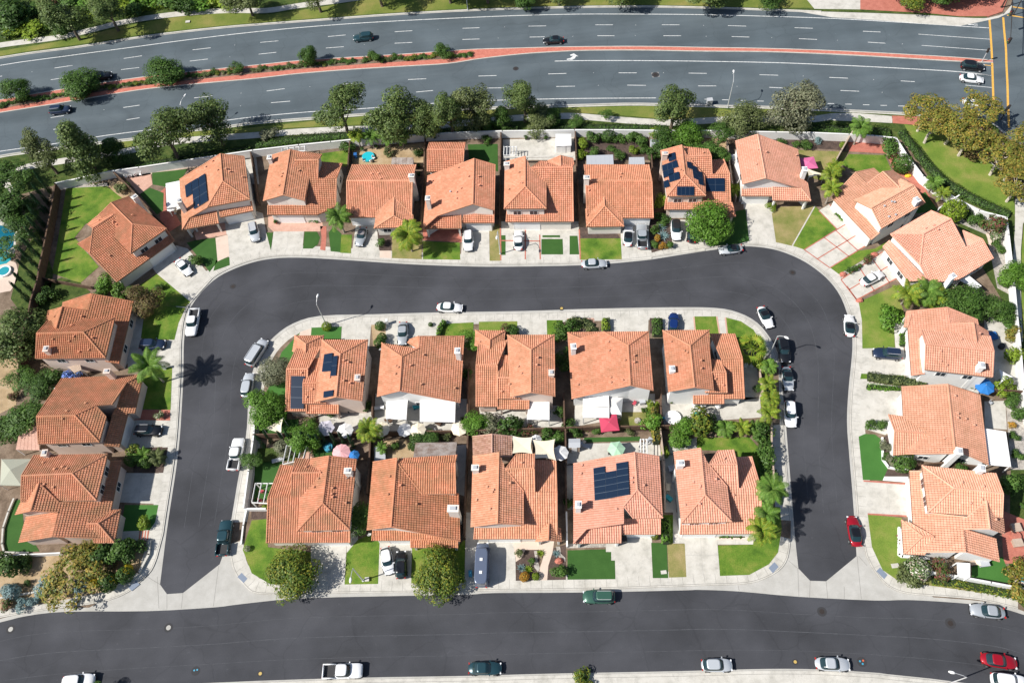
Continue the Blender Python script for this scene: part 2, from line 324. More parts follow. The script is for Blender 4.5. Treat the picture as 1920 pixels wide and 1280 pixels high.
pad('lawn',[(440,243),(520,234),(600,226),(700,217),(790,212),(880,208),(990,205),(1100,201),(1200,199),(1340,202),(1400,212),(1440,205),(1560,210),(1578,213),(1560,217),(1480,214),(1430,216),(1350,221),(1290,224),(1230,222),(1160,216),(1090,212),(980,214),(880,222),(760,228),(640,236),(540,240),(440,252)],'verge',.128)
pad('lawn',[(200,268),(300,254),(430,240),(430,252),(330,262),(210,280)],'verge',.128)
rib('path', [(-60,352),(-10,338),(20,322),(60,311),(110,303),(180,293),(240,283),(300,270),(360,262),(430,257),(500,252),(560,247),(640,243),(720,241),(800,238),(880,230),(960,222),(1040,218),(1080,218),(1130,222),(1190,227),(1260,230),(1330,226),(1400,223),(1460,224),(1520,224),(1570,218),(1620,222),(1672,225)], 1.75, 'conc', .134)
pad('path',[(1575,212),(1600,212),(1640,215),(1673,218),(1673,230),(1560,226),(1560,216)],'conc',.138)
pad('pavement',[(1672,217),(1740,219),(1800,224),(1845,232),(1862,245),(1800,242),(1700,233),(1674,231)],'brick',.138)
pad('path',[(0,318),(16,330),(20,345),(30,365),(22,372),(10,352),(-6,336)],'conc',.138)
# park corner
pad('lawn',[(1695,233),(1715,236),(1790,244),(1806,262),(1826,282),(1860,305),(1898,345),(1902,372),(1903,402),(1885,396),(1860,385),(1830,372),(1800,355),(1775,332),(1750,305),(1728,275),(1712,262),(1703,248)],'parkgrass',.13)
pad('planting_bed',[(1790,246),(1862,246),(1895,262),(1930,280),(1930,370),(1905,372),(1899,345),(1862,305),(1828,282),(1806,262)],'soil',.13)
rib('path_edging', [(1790,246),(1806,262),(1826,282),(1845,296),(1875,318),(1900,346)], .25,'conc',.16)
pad('path',[(1904,372),(1935,370),(1935,392),(1918,420),(1914,470),(1914,540),(1918,640),(1905,640),(1902,560),(1900,480),(1903,430)],'conc',.136)
pad('lawn',[(1922,395),(1960,400),(1960,640),(1920,640),(1916,560),(1916,470)],'parkgrass',.13)
# median
mt=[(-120,205),(0,187),(100,170),(200,154),(280,143),(370,133),(480,122),(570,113),(700,105),(780,100),(880,93),(960,90.5),(1060,88),(1200,87),(1320,89),(1440,91),(1560,95),(1680,101),(1800,108),(1862,113)]
mb_=[(1862,117),(1800,115),(1680,108),(1560,101.5),(1440,97),(1320,96),(1200,94),(1100,94.5),(1040,97),(980,101),(900,110),(840,119),(760,124),(660,130),(560,138),(480,147),(370,157),(280,166),(200,178),(100,195),(0,211),(-120,232)]
MTp=smooth(mt); MBp=smooth(mb_)
prism('median', W(MTp+MBp,.13), .13, MT['brickred'])
rib('median_kerb', mt, .2, 'conc', .134); rib('median_kerb', mb_, .22, 'conc', .135)
bed=[(-120,213),(0,193),(100,176),(200,160),(290,148),(370,138),(480,127),(570,118),(700,109),(800,104),(880,100),(888,103),(880,108),(800,113),(700,119),(570,129),(480,138),(370,149),(290,158),(200,170),(100,187),(0,204),(-120,226)]
pad('planting_bed', bed,'soil',.145)
# lane markings
mk=MB(); my=MB()
def line(pts, w=.13, m=mk): strip(m, W(smooth(pts,3)), w, .006)
line([(-120,150),(0,123),(120,106),(240,90),(360,74),(480,60),(600,49),(720,41),(840,35),(960,30),(1080,27),(1200,27),(1320,28),(1440,31),(1560,35),(1700,43),(1856,53)],.2)
line([(-60,296),(0,284),(100,270),(200,254),(320,239),(400,229),(480,219),(580,210),(665,205),(760,198),(860,191),(960,187.5),(1080,185),(1230,184)],.18)
line([(1040,115),(1100,114),(1200,114),(1300,115),(1440,117.5),(1560,122),(1700,129),(1800,135),(1858,142)],.2)
for k in range(22):   # the edge line breaks into short dashes before the crossing
    x=1255+k*33; 
    if x<1700: line([(x,184+(x-1255)*.035),(x+12,184.2+(x-1255)*.035)],.15)
def dash(segs):
    for x0,y0,x1,y1 in segs: strip(mk, W([(x0,y0),(x1,y1)]), .15, .006)
dash([(-30,148,4,143),(102,128,136,123),(232,110,266,105),(361,94,395,90),(488,80,522,77),(615,69,648,66),(740,60,773,58),(867,53.5,899,52.5),
 (991,49.5,1024,49),(1116,47,1149,47),(1241,47,1274,47),(1365,48.5,1399,49.5),(1490,52.5,1524,53.5),(1618,59,1651,60.5),
 (95,150,129,145),(227,131,261,127),(356,115,390,111),(485,102,518,98.5),(611,90.5,645,88),(740,81.5,773,80),(867,74.5,899,73.5),
 (993,70,1021,69.5),(1120,67.5,1152,67.5),(1244,67.5,1277,67.5),(1372,69,1405,70),(1498,73,1532,74.5),(1627,79.5,1660,81.5),
 (-40,236,-4,231),(95,221,120,217),(231,202,262,197.5),(364,184,398,180),(500,171,534,166.5),(636,159,668,156),(765,149.5,799,148),(897,143,931,142),(1028,139,1062,138),(1160,137,1194,137),(1291,137.5,1325,138),(1424,140.5,1459,141.5),(1555,145.5,1590,147),(1689,152,1715,153.5),
 (100,243,136,238),(237,225,262,221),(374,207,408,203),(508,193,544,190),(648,181,679,179),(780,173,812,170),(913,165.5,945,165),(1043,162.5,1078,162),(1176,160,1211,160.5),(1309,161.5,1343,161.5),(1442,164,1470,165.5),(1576,170,1611,171.5)])
line([(1722,64.5),(1856,74)],.13); line([(1728,85.5),(1858,95)],.13); line([(1830,139),(1860,142)],.13); line([(1810,160),(1860,164.5)],.13); line([(1825,185),(1861,189)],.13)
for xs in ((34,48),(60,12),(135,85),(181,107),(195,176),(340,57),(454,47),(440,121),(554,154),(560,36),(101.5,163),(648,160),(675,97),(780,83),(232,269/1)): pass
for x,y in [(60,135),(186,155),(195,206),(440,85),(431,107),(452,175),(451,199),(683,84),(581,163),(821,56),(934,72),(946,51),(1074,68.5),(1192,47.5),(1191,67),(1319,48),(1324,68.5),(1113,137),(1122,160.5),(1244,137),(1374,138.5),(1382,162.5),(1506,143),(1447,71),(1570,76),(1692,83),(1638,150),(1654,173.5)]:
    p=at(x,y); mk.box((p.x,p.y,.012),(.12,.12,.02))
# left-turn arrow
def poly(mb,pts,z=.007,c=None):
    P=W([cv(c,*q) for q in pts] if c else pts)
    if area(P)<0: P=P[::-1]
    mb.add([(p.x,p.y,z) for p in P],[tuple(range(len(P)))])
poly(mk,[(410,444),(440,436),(455,424),(460,414),(483,415),(478,430),(468,442),(452,450),(412,450)],c='c')
poly(mk,[(435,413),(464,402),(497,425),(478,422),(440,420)],.0075,c='c')
for q in [(1500,181,1545,190),(1545,180,1572,186),(1520,186,1540,189),(1545,192,1575,196)]:
    poly(mk,[(q[0],q[1]),(q[2],q[1]+2),(q[2],q[3]),(q[0],q[3]-2)],c='d')
o=mk.build('lane_markings',[MT['paint_line']]); o['kind']='structure'
line([(1855,33.5),(1857,60),(1859,90),(1860,110),(1861,140),(1862,170),(1863,200),(1864,226)],.42,my); line([(1881,33),(1883,60),(1886,90),(1887,120),(1889,160),(1890,200),(1892,240)],.42,my)
line([(1888,29),(1905,31),(1935,36)],.35,my); line([(1896,13),(1910,15),(1935,19)],.35,my)
line([(1843,114.5),(1860,117)],.2,my); line([(1846,122),(1860,124)],.2,my)
o=my.build('crossing_markings',[MT['paint_yellow']]); o['kind']='structure'
pm=MB(); p=at(1229,140.5); pm.box((p.x,p.y,.003),(1.6,1.5,.01)); o=pm.build('road_patch',[flat('patch_grey',(.26,.25,.24),.9)]); o['kind']='structure'
# ---- the court, a U of dark asphalt, and the wide street
outer=[(1606,1042),(1603,990),(1598,920),(1592,850),(1588,790),(1591,730),(1597,670),(1598,635),(1592,600),(1577,558),(1556,528),(1530,505),(1500,486),(1460,470),(1420,463),(1380,463),(1300,474),(1250,482),(1200,489),(1100,497),(950,500),(860,499),(760,495),(640,487),(560,483),(510,485),(470,493),(430,508),(400,526),(371,556),(352,590),(345,640),(344,700),(341,760),(337,820),(330,880),(320,945),(312,1000),(305,1055),(300,1095)]
inner=[(412,1057),(426,1015),(436,960),(446,900),(456,850),(463,800),(466,740),(474,695),(490,660),(515,630),(550,606),(600,592),(700,589),(800,586),(980,583),(1100,579),(1250,576),(1340,577),(1385,586),(1420,605),(1445,635),(1460,665),(1466,700),(1469,750),(1474,800),(1478,850),(1483,910),(1487,960),(1491,1010),(1497,1065)]
OUT=smooth(outer,3); INN=smooth(inner,3)
prism('road_concrete', W([(150,1148),(200,1120),(240,1060),(285,1000)]+[(x,y) for x,y in outer[::-1] if y<990]+[(1650,1000),(1690,1070),(1760,1127),(1700,1124),(1640,1125),(1490,1120),(1385,1110),(1310,1106),(880,1116),(565,1124),(400,1141),(275,1148)]), .0, MT['gutter'], -.03)
prism('road', W(OUT+[(313,1113),(343,1111)]+INN+[(1519,1088),(1549,1089)]), .006, MT['asphalt'], -.02)
up=[(-150,1200),(0,1166),(50,1154),(125,1146),(275,1145),(400,1138),(450,1132),(565,1121),(775,1116),(880,1114),(925,1111),(1092,1110),(1280,1106),(1310,1105),(1385,1108),(1497,1118),(1640,1125),(1702,1124),(1790,1129),(1865,1137),(1920,1152),(2050,1195)]
lo=[(2050,1370),(1920,1302),(1790,1277),(1665,1263),(1640,1260),(1535,1254),(1435,1253),(1280,1257),(1025,1262),(880,1266),(650,1270),(400,1279),(200,1292),(-150,1330)]
prism('road', W(smooth(up,3)+smooth(lo,3)), .005, MT['asphalt'], -.025)
for _P,_w in ((W(OUT),1.2),(W(INN),1.2),(W(smooth(up,3)),1.1),(W(smooth(lo,3)),1.0)):
    _m=MB(); strip(_m,_P,_w,.003); _o=_m.build('gutter',MT['gutter']); _o['kind']='structure'
# raised blocks: island and surrounding lots, kerb line 0.45 m behind the asphalt
KO=offset(W(OUT),-.45) ; KI=offset(W(INN),-.45)
_t=W(OUT); 
# make sure the outer kerb lies outside the asphalt
if (KO[30]-at(960,750)).length < (_t[30]-at(960,750)).length: KO=offset(W(OUT),.45)
if (KI[30]-at(960,750)).length > (W(INN)[30]-at(960,750)).length: KI=offset(W(INN),.45)
corner_r=W(smooth([(1908,1141),(1840,1125),(1765,1118),(1702,1113),(1665,1099),(1640,1072),(1624,1042)],3))
corner_l=W(smooth([(295,1045),(284,1070),(262,1092),(235,1113),(185,1130),(87,1143),(0,1158),(-150,1190)],3))
KOc=[p for p in KO if (p-at(1606,1042)).length>5 and (p-at(300,1095)).length>7]
isl_b=W(smooth([(1482,1010),(1477,1045),(1460,1070),(1422,1089),(1385,1095),(1320,1097),(1160,1103),(1080,1105),(925,1107),(775,1110),(665,1111),(565,1113),(485,1113),(460,1099),(440,1072),(433,1045),(430,1020)],3))
KIc=[p for p in KI if (p-at(412,1057)).length>6 and (p-at(1497,1065)).length>7]
kout=corner_r+KOc+corner_l
wall_back=W([(-220,1100),(-220,420),(95,348),(210,326),(470,288),(660,268),(940,252),(1300,254),(1685,264),(1720,330),(1800,385),(1893,420),(1903,500),(1913,600),(1925,760),(1960,1160)])
prism('lot_ground', kout+wall_back, .10, MT['soil'], -.05)
prism('lot_ground', KIc+isl_b, .10, MT['soil'], -.05)
def walk(P, w, flip=1):
    a=P; b=offset(P,w*flip); return a+b[::-1]
s=1 if (offset(kout,1.5)[80]-at(960,750)).length>(kout[80]-at(960,750)).length else -1
prism('sidewalk', walk(kout,2.3,s), .12, MT['conc'])
ki=KIc[::-1]+isl_b if False else KIc+isl_b[::-1]
ring=KIc[:]; s2=1 if (offset(ring,1.5)[60]-at(960,750)).length<(ring[60]-at(960,750)).length else -1
prism('sidewalk', walk(ring,2.2,s2), .12, MT['conc'])
bb=isl_b[::-1]; s3=1 if (offset(bb,1.5)[20]-at(960,750)).length<(bb[20]-at(960,750)).length else -1
prism('sidewalk', walk(bb,2.2,s3), .123, MT['conc'])
prism('sidewalk', W([(x,y+3.5) for x,y in smooth(lo,3)]+[(-150,1420),(2050,1420)]), .12, MT['conc'])
# dark kerb face joint lines
kj=MB(); strip(kj,offset(kout,s*.2),.06,.1245); strip(kj,offset(ring,s2*.2),.06,.1245); strip(kj,offset(bb,s3*.2),.06,.1275)
def joints(P,s,w,z,step=1.6):
    acc=0
    for a,b in zip(P[:-1],P[1:]):
        L_=(b-a).length
        if L_<1e-6: continue
        t=(b-a)/L_; nrm=Vector((-t.y,t.x,0))*s
        q=step-acc
        while q<L_:
            c=a+t*q+nrm*(w/2+.1); kj.box((c.x,c.y,z),(.03,w-.25,.006),0,math.atan2(t.y,t.x)); q+=step
        acc=L_-(q-step)
joints(kout,s,1.5,.122); joints(ring,s2,1.45,.122); joints(bb,s3,1.7,.125)
P=W([(x,y+10) for x,y in smooth(lo,3)]); strip(kj,P,.04,.1245)
for qa,qb in [((295,1080),(298,1140)),((313,1113),(313,1142)),((343,1111),(340,1140)),((410,1060),(400,1136)),((300,1095),(262,1072)),((1384,1097),(1386,1107)),((1496,1066),(1498,1117)),((1519,1088),(1518,1119)),((1549,1089),(1552,1121)),((1607,1042),(1615,1122)),((1583,1100),(1583,1122)),((1497,1066),(1478,1050)),((1610,1042),(1626,1060))]:
    strip(kj,W([qa,qb]),.05,.004)
o=kj.build('paving_joints',[flat('joint_shadow',(.20,.19,.175),.9)]); o['kind']='structure'  # dark grey joints between kerb, pavement and concrete slabs
for q in [[(240,1100),(255,1088),(262,1095),(247,1107)],[(445,1081),(453,1073),(464,1084),(457,1092)],[(1441,1064),(1452,1053),(1460,1062),(1449,1074)],[(1643,1070),(1650,1063),(1664,1077),(1658,1085)]]:
    prism('tactile_ramp', W(q,.13), .131, flat('tactile_grey',(.19,.23,.30),.8))
# ---- lots: (kind, [(x,y)...]) in the photo's frame
dj=MB()
def drv(*p):
    pad('driveway',p,'conc',.124)
    if len(p)>=4:
        P=W(p,.125); q=[P[0],P[1],P[2],P[3]]
        if len(p)==4 and (q[0]-q[1]).length>2.2:
            for k in (1,):
                strip(dj,[q[0].lerp(q[1],.5),q[3].lerp(q[2],.5)],.035,.1255)
            n_=max(1,int((q[1]-q[2]).length/3))
            for k in range(1,n_): strip(dj,[q[0].lerp(q[3],k/n_),q[1].lerp(q[2],k/n_)],.035,.1255)
def lawn(*p,m='lawn'): pad('lawn',p,m,.132)
def bed(*p,m='mulch'): pad('planting_bed',p,m,.128)
def patio(*p,m='conc'): pad('patio',p,m,.126)
drv((283,498),(330,460),(352,466),(398,522),(358,567),(294,513)); drv((405,420),(480,396),(493,400),(499,436),(509,473),(430,502),(426,440))
drv((513,434),(570,433),(567,469),(508,472)); patio((503,405),(600,402),(606,424),(600,434),(512,434),(503,425),m='brickpale'); patio((600,424),(612,424),(612,445),(610,470),(600,468),(603,445),m='brick')
lawn((499,436),(512,436),(508,470),m='turf'); lawn((571,434),(594,434),(600,445),(596,458),(586,466),(568,466),m='turf'); lawn((616,436),(625,425),(640,438),(638,473),(620,471),m='turf'); lawn((640,440),(660,440),(658,475),(638,474),m='lawn')
lawn((350,455),(368,450),(404,446),(405,440),(408,490),(393,510),(362,470),m='turf'); lawn((405,488),(430,482),(431,497),(400,508),m='turf')
pad('path',[(404,446),(427,440),(430,480),(408,490)],'conc_pink',.135); patio((350,395),(420,410),(425,440),(368,450),m='brickpale')
drv((659,478),(668,418),(706,418),(712,483)); bed((706,420),(735,430),(733,470),(712,470)); pad('path',[(712,470),(733,470),(734,484),(712,483)],'conc_pink',.135); lawn((735,445),(790,445),(791,486),(735,484),m='dry')
lawn((793,452),(862,455),(863,487),(793,486)); patio((793,430),(866,430),(866,454),(793,450),m='brick'); drv((868,418),(917,418),(918,489),(864,488)); lawn((918,420),(938,420),(938,489),(918,489),m='dry')
drv((940,415),(1085,415),(1087,489),(940,489)); lawn((940,441),(948,441),(948,478),(940,478),m='turf'); lawn((1015,448),(1055,448),(1056,477),(1015,477),m='turf'); lawn((1017,441),(1050,441),(1050,445),(1017,445),m='turf'); lawn((1068,442),(1083,442),(1086,477),(1068,477),m='turf')
for a,b in [((985,425),(985,486)),((940,451),(1012,452)),((938,425),(939,488)),((1012,440),(1013,486)),((1086,430),(1088,486))]: prism('brick_edging',ribbonP(W([a,b],.134),.25),.134,MT['brick'])
bed((1086,426),(1150,426),(1163,447),(1086,447)); lawn((1088,447),(1164,447),(1166,486),(1088,487)); drv((1163,425),(1216,410),(1222,485),(1166,488)); bed((1216,400),(1252,395),(1262,462),(1222,474),(1217,450))
drv((1254,412),(1312,412),(1322,470),(1262,476)); lawn((1322,440),(1365,400),(1398,392),(1405,452),(1380,458),(1330,462),m='turf')
drv((1393,376),(1443,376),(1452,400),(1456,456),(1404,456),(1396,400)); lawn((1447,400),(1464,388),(1528,385),(1485,461),(1455,454),m='dry'); lawn((1529,387),(1569,428),(1508,468),(1487,461)); prism('brick_edging',ribbonP(W([(1528,386),(1486,460)],.138),.22),.138,MT['conc'])
drv((1508,468),(1588,418),(1626,459),(1556,502)); drv((1535,395),(1555,383),(1590,418),(1570,430)); drv((1577,524),(1657,470),(1700,512),(1606,563))
for a,b in [((1508,468),(1588,419)),((1556,502),(1624,460)),((1533,485),(1607,440)),((1545,445),(1592,481)),((1567,432),(1609,470)),((1535,395),(1570,430)),((1555,383),(1590,418)),((1577,524),(1655,472)),((1606,562),(1699,512)),((1592,543),(1672,495)),((1612,502),(1640,546)),((1637,487),(1668,530)),((1588,536),(1607,562)),((1508,468),(1556,502)),((1577,524),(1606,562))]:
    prism('brick_edging',ribbonP(W([a,b],.134),.2),.134,MT['brick'])
lawn((1557,502),(1610,470),(1640,466),(1665,452),(1660,462),(1630,480),(1573,514)); bed((1573,514),(1632,480),(1655,470),(1577,523),m='gravel')
lawn((1610,566),(1678,536),(1700,600),(1676,606),(1678,652),(1617,653),(1616,600),m='parkgrass'); drv((1616,653),(1694,652),(1706,705),(1612,700)); drv((1676,606),(1694,606),(1694,652),(1679,652)); lawn((1615,700),(1695,704),(1690,712),(1613,710))
drv((1611,712),(1691,725),(1694,790),(1660,815),(1608,800)); lawn((1610,818),(1622,813),(1640,814),(1651,822),(1654,862),(1665,877),(1655,900),(1618,899),m='turfbright'); bed((1655,820),(1672,812),(1680,850),(1712,868),(1710,880),(1670,875),(1657,860)); bed((1660,880),(1704,880),(1704,893),(1656,892)); patio((1655,893),(1703,893),(1703,904),(1655,900),m='stuccowhite')
drv((1619,901),(1706,906),(1712,969),(1627,963)); lawn((1627,964),(1691,970),(1689,1044),(1744,1050),(1748,1068),(1735,1076),(1690,1092),(1655,1068),(1635,1025),m='parkgrass'); bed((1744,1050),(1775,1050),(1775,1072),(1744,1072),m='gravel')
lawn((1822,1062),(1880,1043),(1898,1093),(1822,1082),m='turfbright'); patio((1876,955),(1925,975),(1925,1055),(1882,1056),m='brick'); lawn((1730,1082),(1910,1112),(1912,1120),(1720,1094),m='dry')
prism('brick_edging',ribbonP(W([(1619,901),(1704,907)],.138),.25),.138,MT['brick']); prism('brick_edging',ribbonP(W([(1627,963),(1700,967)],.138),.25),.138,MT['brick'])
# west side
lawn((250,542),(294,513),(357,566),(348,575),(262,570)); lawn((124,353),(200,349),(232,374),(214,400),(160,420),(140,445),(185,500),(150,531),(98,512),(112,430)); bed((200,342),(232,340),(246,362),(230,376),(204,350),m='sand'); bed((114,350),(205,342),(205,349),(124,358),m='gravel')
lawn((270,590),(300,572),(348,577),(335,605),(327,637),(264,634)); patio((255,592),(272,592),(266,640),(236,685),(232,640)); drv((237,640),(327,638),(324,688),(240,690)); lawn((268,689),(323,688),(320,768),(253,766),m='lawn')
pad('path',[(253,768),(319,768),(319,788),(250,787)],'brick',.134); drv((240,787),(319,787),(316,836),(233,842)); bed((250,840),(315,838),(306,886),(250,886)); drv((226,886),(306,887),(298,944),(220,941)); lawn((234,946),(297,946),(291,978),(281,993),(226,996),m='turfbright')
patio((226,995),(278,993),(276,1012),(222,1012)); lawn((22,940),(40,935),(45,990),(60,1010),(74,1033),(10,1036),(8,1000),m='turf')
for k in range(4): prism('brick_step',ribbonP(W([(263+k*5,994),(261+k*5,1012)],.14),.22),.14+.0*k,MT['brick'])
bed((-20,1042),(120,1038),(270,1018),(262,1072),(200,1108),(90,1130),(-20,1146),m='sand')
lawn((70,430),(100,510),(95,540),(60,560),(50,600),(20,560),(40,480),m='groundcover'); bed((0,640),(40,650),(30,760),(-10,780),m='sand')
pad('patio',[(-60,470),(30,492),(36,520),(20,545),(-60,560)],'conc_pink',.132); pad('patio',[(-60,380),(20,395),(32,430),(28,470),(15,500),(-60,490)],'conc',.130)
pad('water',[(-60,424),(22,424),(25,445),(17,468),(-60,470)],'deepwater',.142,1); pad('water',[(-60,472),(14,472),(12,494),(-60,500)],'water',.141,1)
lawn((60,545),(115,520),(150,530),(170,548),(135,560),(90,590),(75,640),(55,620),m='groundcover')
# yards of the upper row
lawn((285,324),(352,317),(337,340),(310,350),(286,346),m='turf'); lawn((262,364),(281,352),(307,362),(306,395),(294,402),m='turf'); patio((230,330),(282,323),(286,346),(262,364),m='brickpale'); patio((300,360),(312,350),(325,395),(340,420),(310,440),(300,410),m='brick'); patio((310,343),(338,338),(341,392),(322,396),(311,386),m='stuccowhite')
patio((240,322),(470,290),(470,298),(350,316),(240,334),m='tanwall'); patio((440,300),(480,292),(486,345),(470,345)); lawn((600,288),(655,281),(652,312),(605,314)); bed((660,283),(798,268),(798,312),(660,314),m='sand')
lawn((877,271),(933,270),(934,322),(880,300),m='turf'); patio((943,262),(1076,258),(1079,300),(943,300)); bed((1082,255),(1216,255),(1216,300),(1086,302),m='mulch'); bed((1218,260),(1365,255),(1368,300),(1230,290),m='sand')
lawn((1492,281),(1590,285),(1562,345),(1512,330),m='dry'); bed((1375,250),(1590,262),(1585,282),(1470,275),m='mulch'); lawn((1591,289),(1659,291),(1672,320),(1645,330),(1600,320),(1578,308)); bed((1590,262),(1680,270),(1700,295),(1760,395),(1738,380),(1682,335),(1662,288),(1592,284),m='brick')
bed((1765,395),(1795,372),(1888,415),(1897,500),(1908,560),(1870,540),(1850,440),(1785,412),m='gravel'); patio((1845,590),(1905,600),(1908,720),(1850,722)); patio((1846,752),(1885,751),(1888,805),(1846,802)); bed((1886,750),(1925,750),(1925,880),(1895,880),m='gravel')
patio((1700,705),(1840,715),(1840,740),(1770,722),(1700,720)); lawn((1735,360),(1760,395),(1720,400),(1690,380),m='turf')
# island, upper row fronts
lawn((528,660),(563,622),(552,655),(540,700),(520,725),(513,700),m='turfbright'); lawn((584,614),(641,612),(638,645),(582,645),m='turfbright'); pad('path',[(563,622),(584,615),(582,640),(556,640)],'conc_pink',.134); lawn((512,705),(540,690),(538,790),(497,780),(498,740),m='turfbright')
drv((641,611),(696,608),(692,655),(639,655)); bed((696,609),(724,607),(722,645),(700,650),m='sand'); drv((724,606),(804,604),(802,645),(720,645)); drv((804,604),(822,604),(820,635),(802,635)); lawn((830,607),(888,604),(887,630),(828,630)); lawn((898,603),(970,602),(970,632),(898,628),m='parkgrass')
drv((970,602),(1025,600),(1026,635),(970,632)); lawn((1025,600),(1055,600),(1056,634),(1026,634)); bed((1063,598),(1113,597),(1114,625),(1064,625),m='soil'); drv((1128,598),(1216,596),(1215,628),(1128,628)); bed((1218,596),(1242,596),(1243,625),(1218,625)); drv((1242,595),(1301,593),(1304,626),(1243,624))
lawn((1302,593),(1344,593),(1350,632),(1304,630)); drv((1344,593),(1360,594),(1365,632),(1350,632)); lawn((1361,595),(1389,602),(1413,618),(1428,645),(1400,655),(1365,634))
for a,b in [((1301,594),(1304,628)),((1344,593),(1350,630)),((1360,595),(1364,630)),((1113,597),(1114,624)),((1063,598),(1113,597))]: prism('brick_edging',ribbonP(W([a,b],.138),.25),.138,MT['brickpale'])
patio((898,755),(1048,760),(1057,803),(902,803)); patio((700,738),(880,748),(880,808),(700,808)); patio((596,768),(702,765),(702,812),(600,816)); lawn((490,790),(560,785),(560,818),(484,822),m='turf'); patio((1080,738),(1228,738),(1228,772),(1075,800)); lawn((1165,772),(1228,772),(1228,800),(1160,800),m='dry'); patio((1238,740),(1425,745),(1428,782),(1245,795)); patio((1394,680),(1420,690),(1426,745),(1396,750)); bed((1425,680),(1460,690),(1462,795),(1432,800),m='soil'); bed((1085,800),(1228,800),(1228,808),(1085,810),m='mulch')
# island, lower row
lawn((478,868),(530,862),(506,935),(476,940),m='turf'); lawn((483,840),(560,838),(560,862),(480,868),m='groundcover'); lawn((585,842),(665,842),(660,858),(590,862),m='turf'); lawn((455,1030),(472,975),(502,972),(502,1025),(583,1035),(583,1094),(508,1095),(472,1074)); bed((471,958),(502,958),(502,974),(471,972))
drv((583,1015),(650,1015),(646,1095),(583,1095)); drv((650,985),(672,985),(670,1035),(650,1035)); lawn((650,1036),(670,1012),(697,1000),(712,1012),(709,1094),(646,1095)); drv((698,1016),(773,1016),(770,1093),(709,1094)); lawn((773,1020),(862,1020),(872,1010),(871,1092),(771,1093)); drv((874,960),(892,960),(966,1008),(967,1089),(871,1091))
bed((967,1032),(1011,1030),(1012,1087),(967,1088)); bed((1028,1030),(1061,1020),(1061,1086),(1024,1087)); pad('path',[(960,1008),(1040,1008),(1036,1035),(1028,1060),(1026,1087),(1010,1087),(1012,1065),(1020,1040),(1015,1030),(985,1030),(978,1045),(967,1053),(967,1045)],'conc_pink',.134,0)
pad('path',[(1001,1032),(1007,1032),(1008,1050),(1012,1064),(1009,1072),(1001,1062),(1004,1048)],'gravel',.136); pad('path',[(1042,1024),(1050,1024),(1052,1038),(1060,1045),(1060,1052),(1048,1044)],'gravel',.136)
lawn((1064,1031),(1136,1029),(1136,1034),(1146,1034),(1146,1050),(1153,1050),(1154,1085),(1064,1086),m='turf'); drv((1136,1012),(1222,1000),(1225,1084),(1154,1085),(1153,1050),(1146,1050),(1146,1034),(1136,1034)); bed((1063,1019),(1136,1017),(1136,1025),(1064,1027),m='gravel'); lawn((1221,1017),(1250,1017),(1253,1083),(1224,1083),m='turf'); lawn((1251,1019),(1284,1019),(1287,1081),(1254,1082),m='dry'); lawn((1240,965),(1262,965),(1262,1018),(1240,1018),m='lawn'); drv((1262,960),(1280,960),(1283,1018),(1262,1018))
drv((1282,1001),(1344,1001),(1350,1080),(1287,1081)); drv((1344,1001),(1414,1001),(1412,1020),(1345,1020)); lawn((1346,1022),(1412,1020),(1420,950),(1462,950),(1466,990),(1459,1035),(1442,1057),(1405,1077),(1350,1079)); bed((1345,1003),(1397,1002),(1397,1008),(1350,1009),m='groundcover')
patio((1063,832),(1236,828),(1241,862),(1063,872)); lawn((1095,820),(1200,818),(1200,826),(1095,829),m='turf'); lawn((1307,820),(1405,819),(1425,842),(1430,900),(1400,905),(1375,845),(1307,843)); patio((1253,832),(1306,820),(1306,846),(1256,853)); patio((1240,852),(1262,850),(1268,960),(1245,960)); patio((1062,870),(1078,868),(1075,955),(1062,955)); bed((700,825),(780,822),(780,862),(700,866),m='sand'); patio((855,835),(878,832),(872,930),(858,925)); bed((560,842),(585,842),(585,862),(560,862),m='brickpale'); patio((484,815),(566,812),(480,822),(478,826),m='tanwall')

o=dj.build('driveway_joints',[flat('joint_grey',(.36,.35,.33),.9)]); o['kind']='structure'
# paving seams and paler wheel tracks of the streets
sm=MB()
def lane(a,b,u,w): strip(sm,[p.lerp(q,u) for p,q in zip(a,b)],w,.0085)
import itertools
_o=W(OUT); _i=W(INN)[::-1]
def resample(P,n):
    d=[0]
    for a,b in zip(P[:-1],P[1:]): d.append(d[-1]+(b-a).length)
    out=[];k=0
    for t in np.linspace(0,d[-1],n):
        while k<len(d)-2 and d[k+1]<t: k+=1
        out.append(P[k].lerp(P[k+1],(t-d[k])/max(1e-6,d[k+1]-d[k])))
    return out
A_=resample(_o,160); B_=resample(_i,160)
for u,w_ in ((.5,.07),(.27,.05),(.74,.05)): lane(A_[6:-6],B_[6:-6],u,w_)
A_=resample(W(smooth(up,3)),120); B_=resample(W(smooth(lo,3)[::-1]),120)
for u,w_ in ((.5,.08),(.25,.05),(.76,.05)): lane(A_,B_,u,w_)
o=sm.build('paving_seam',[noisy('seam_grey',[(.055,.058,.066),(.10,.105,.115)],1.2,fine=.2)]); o['kind']='structure'
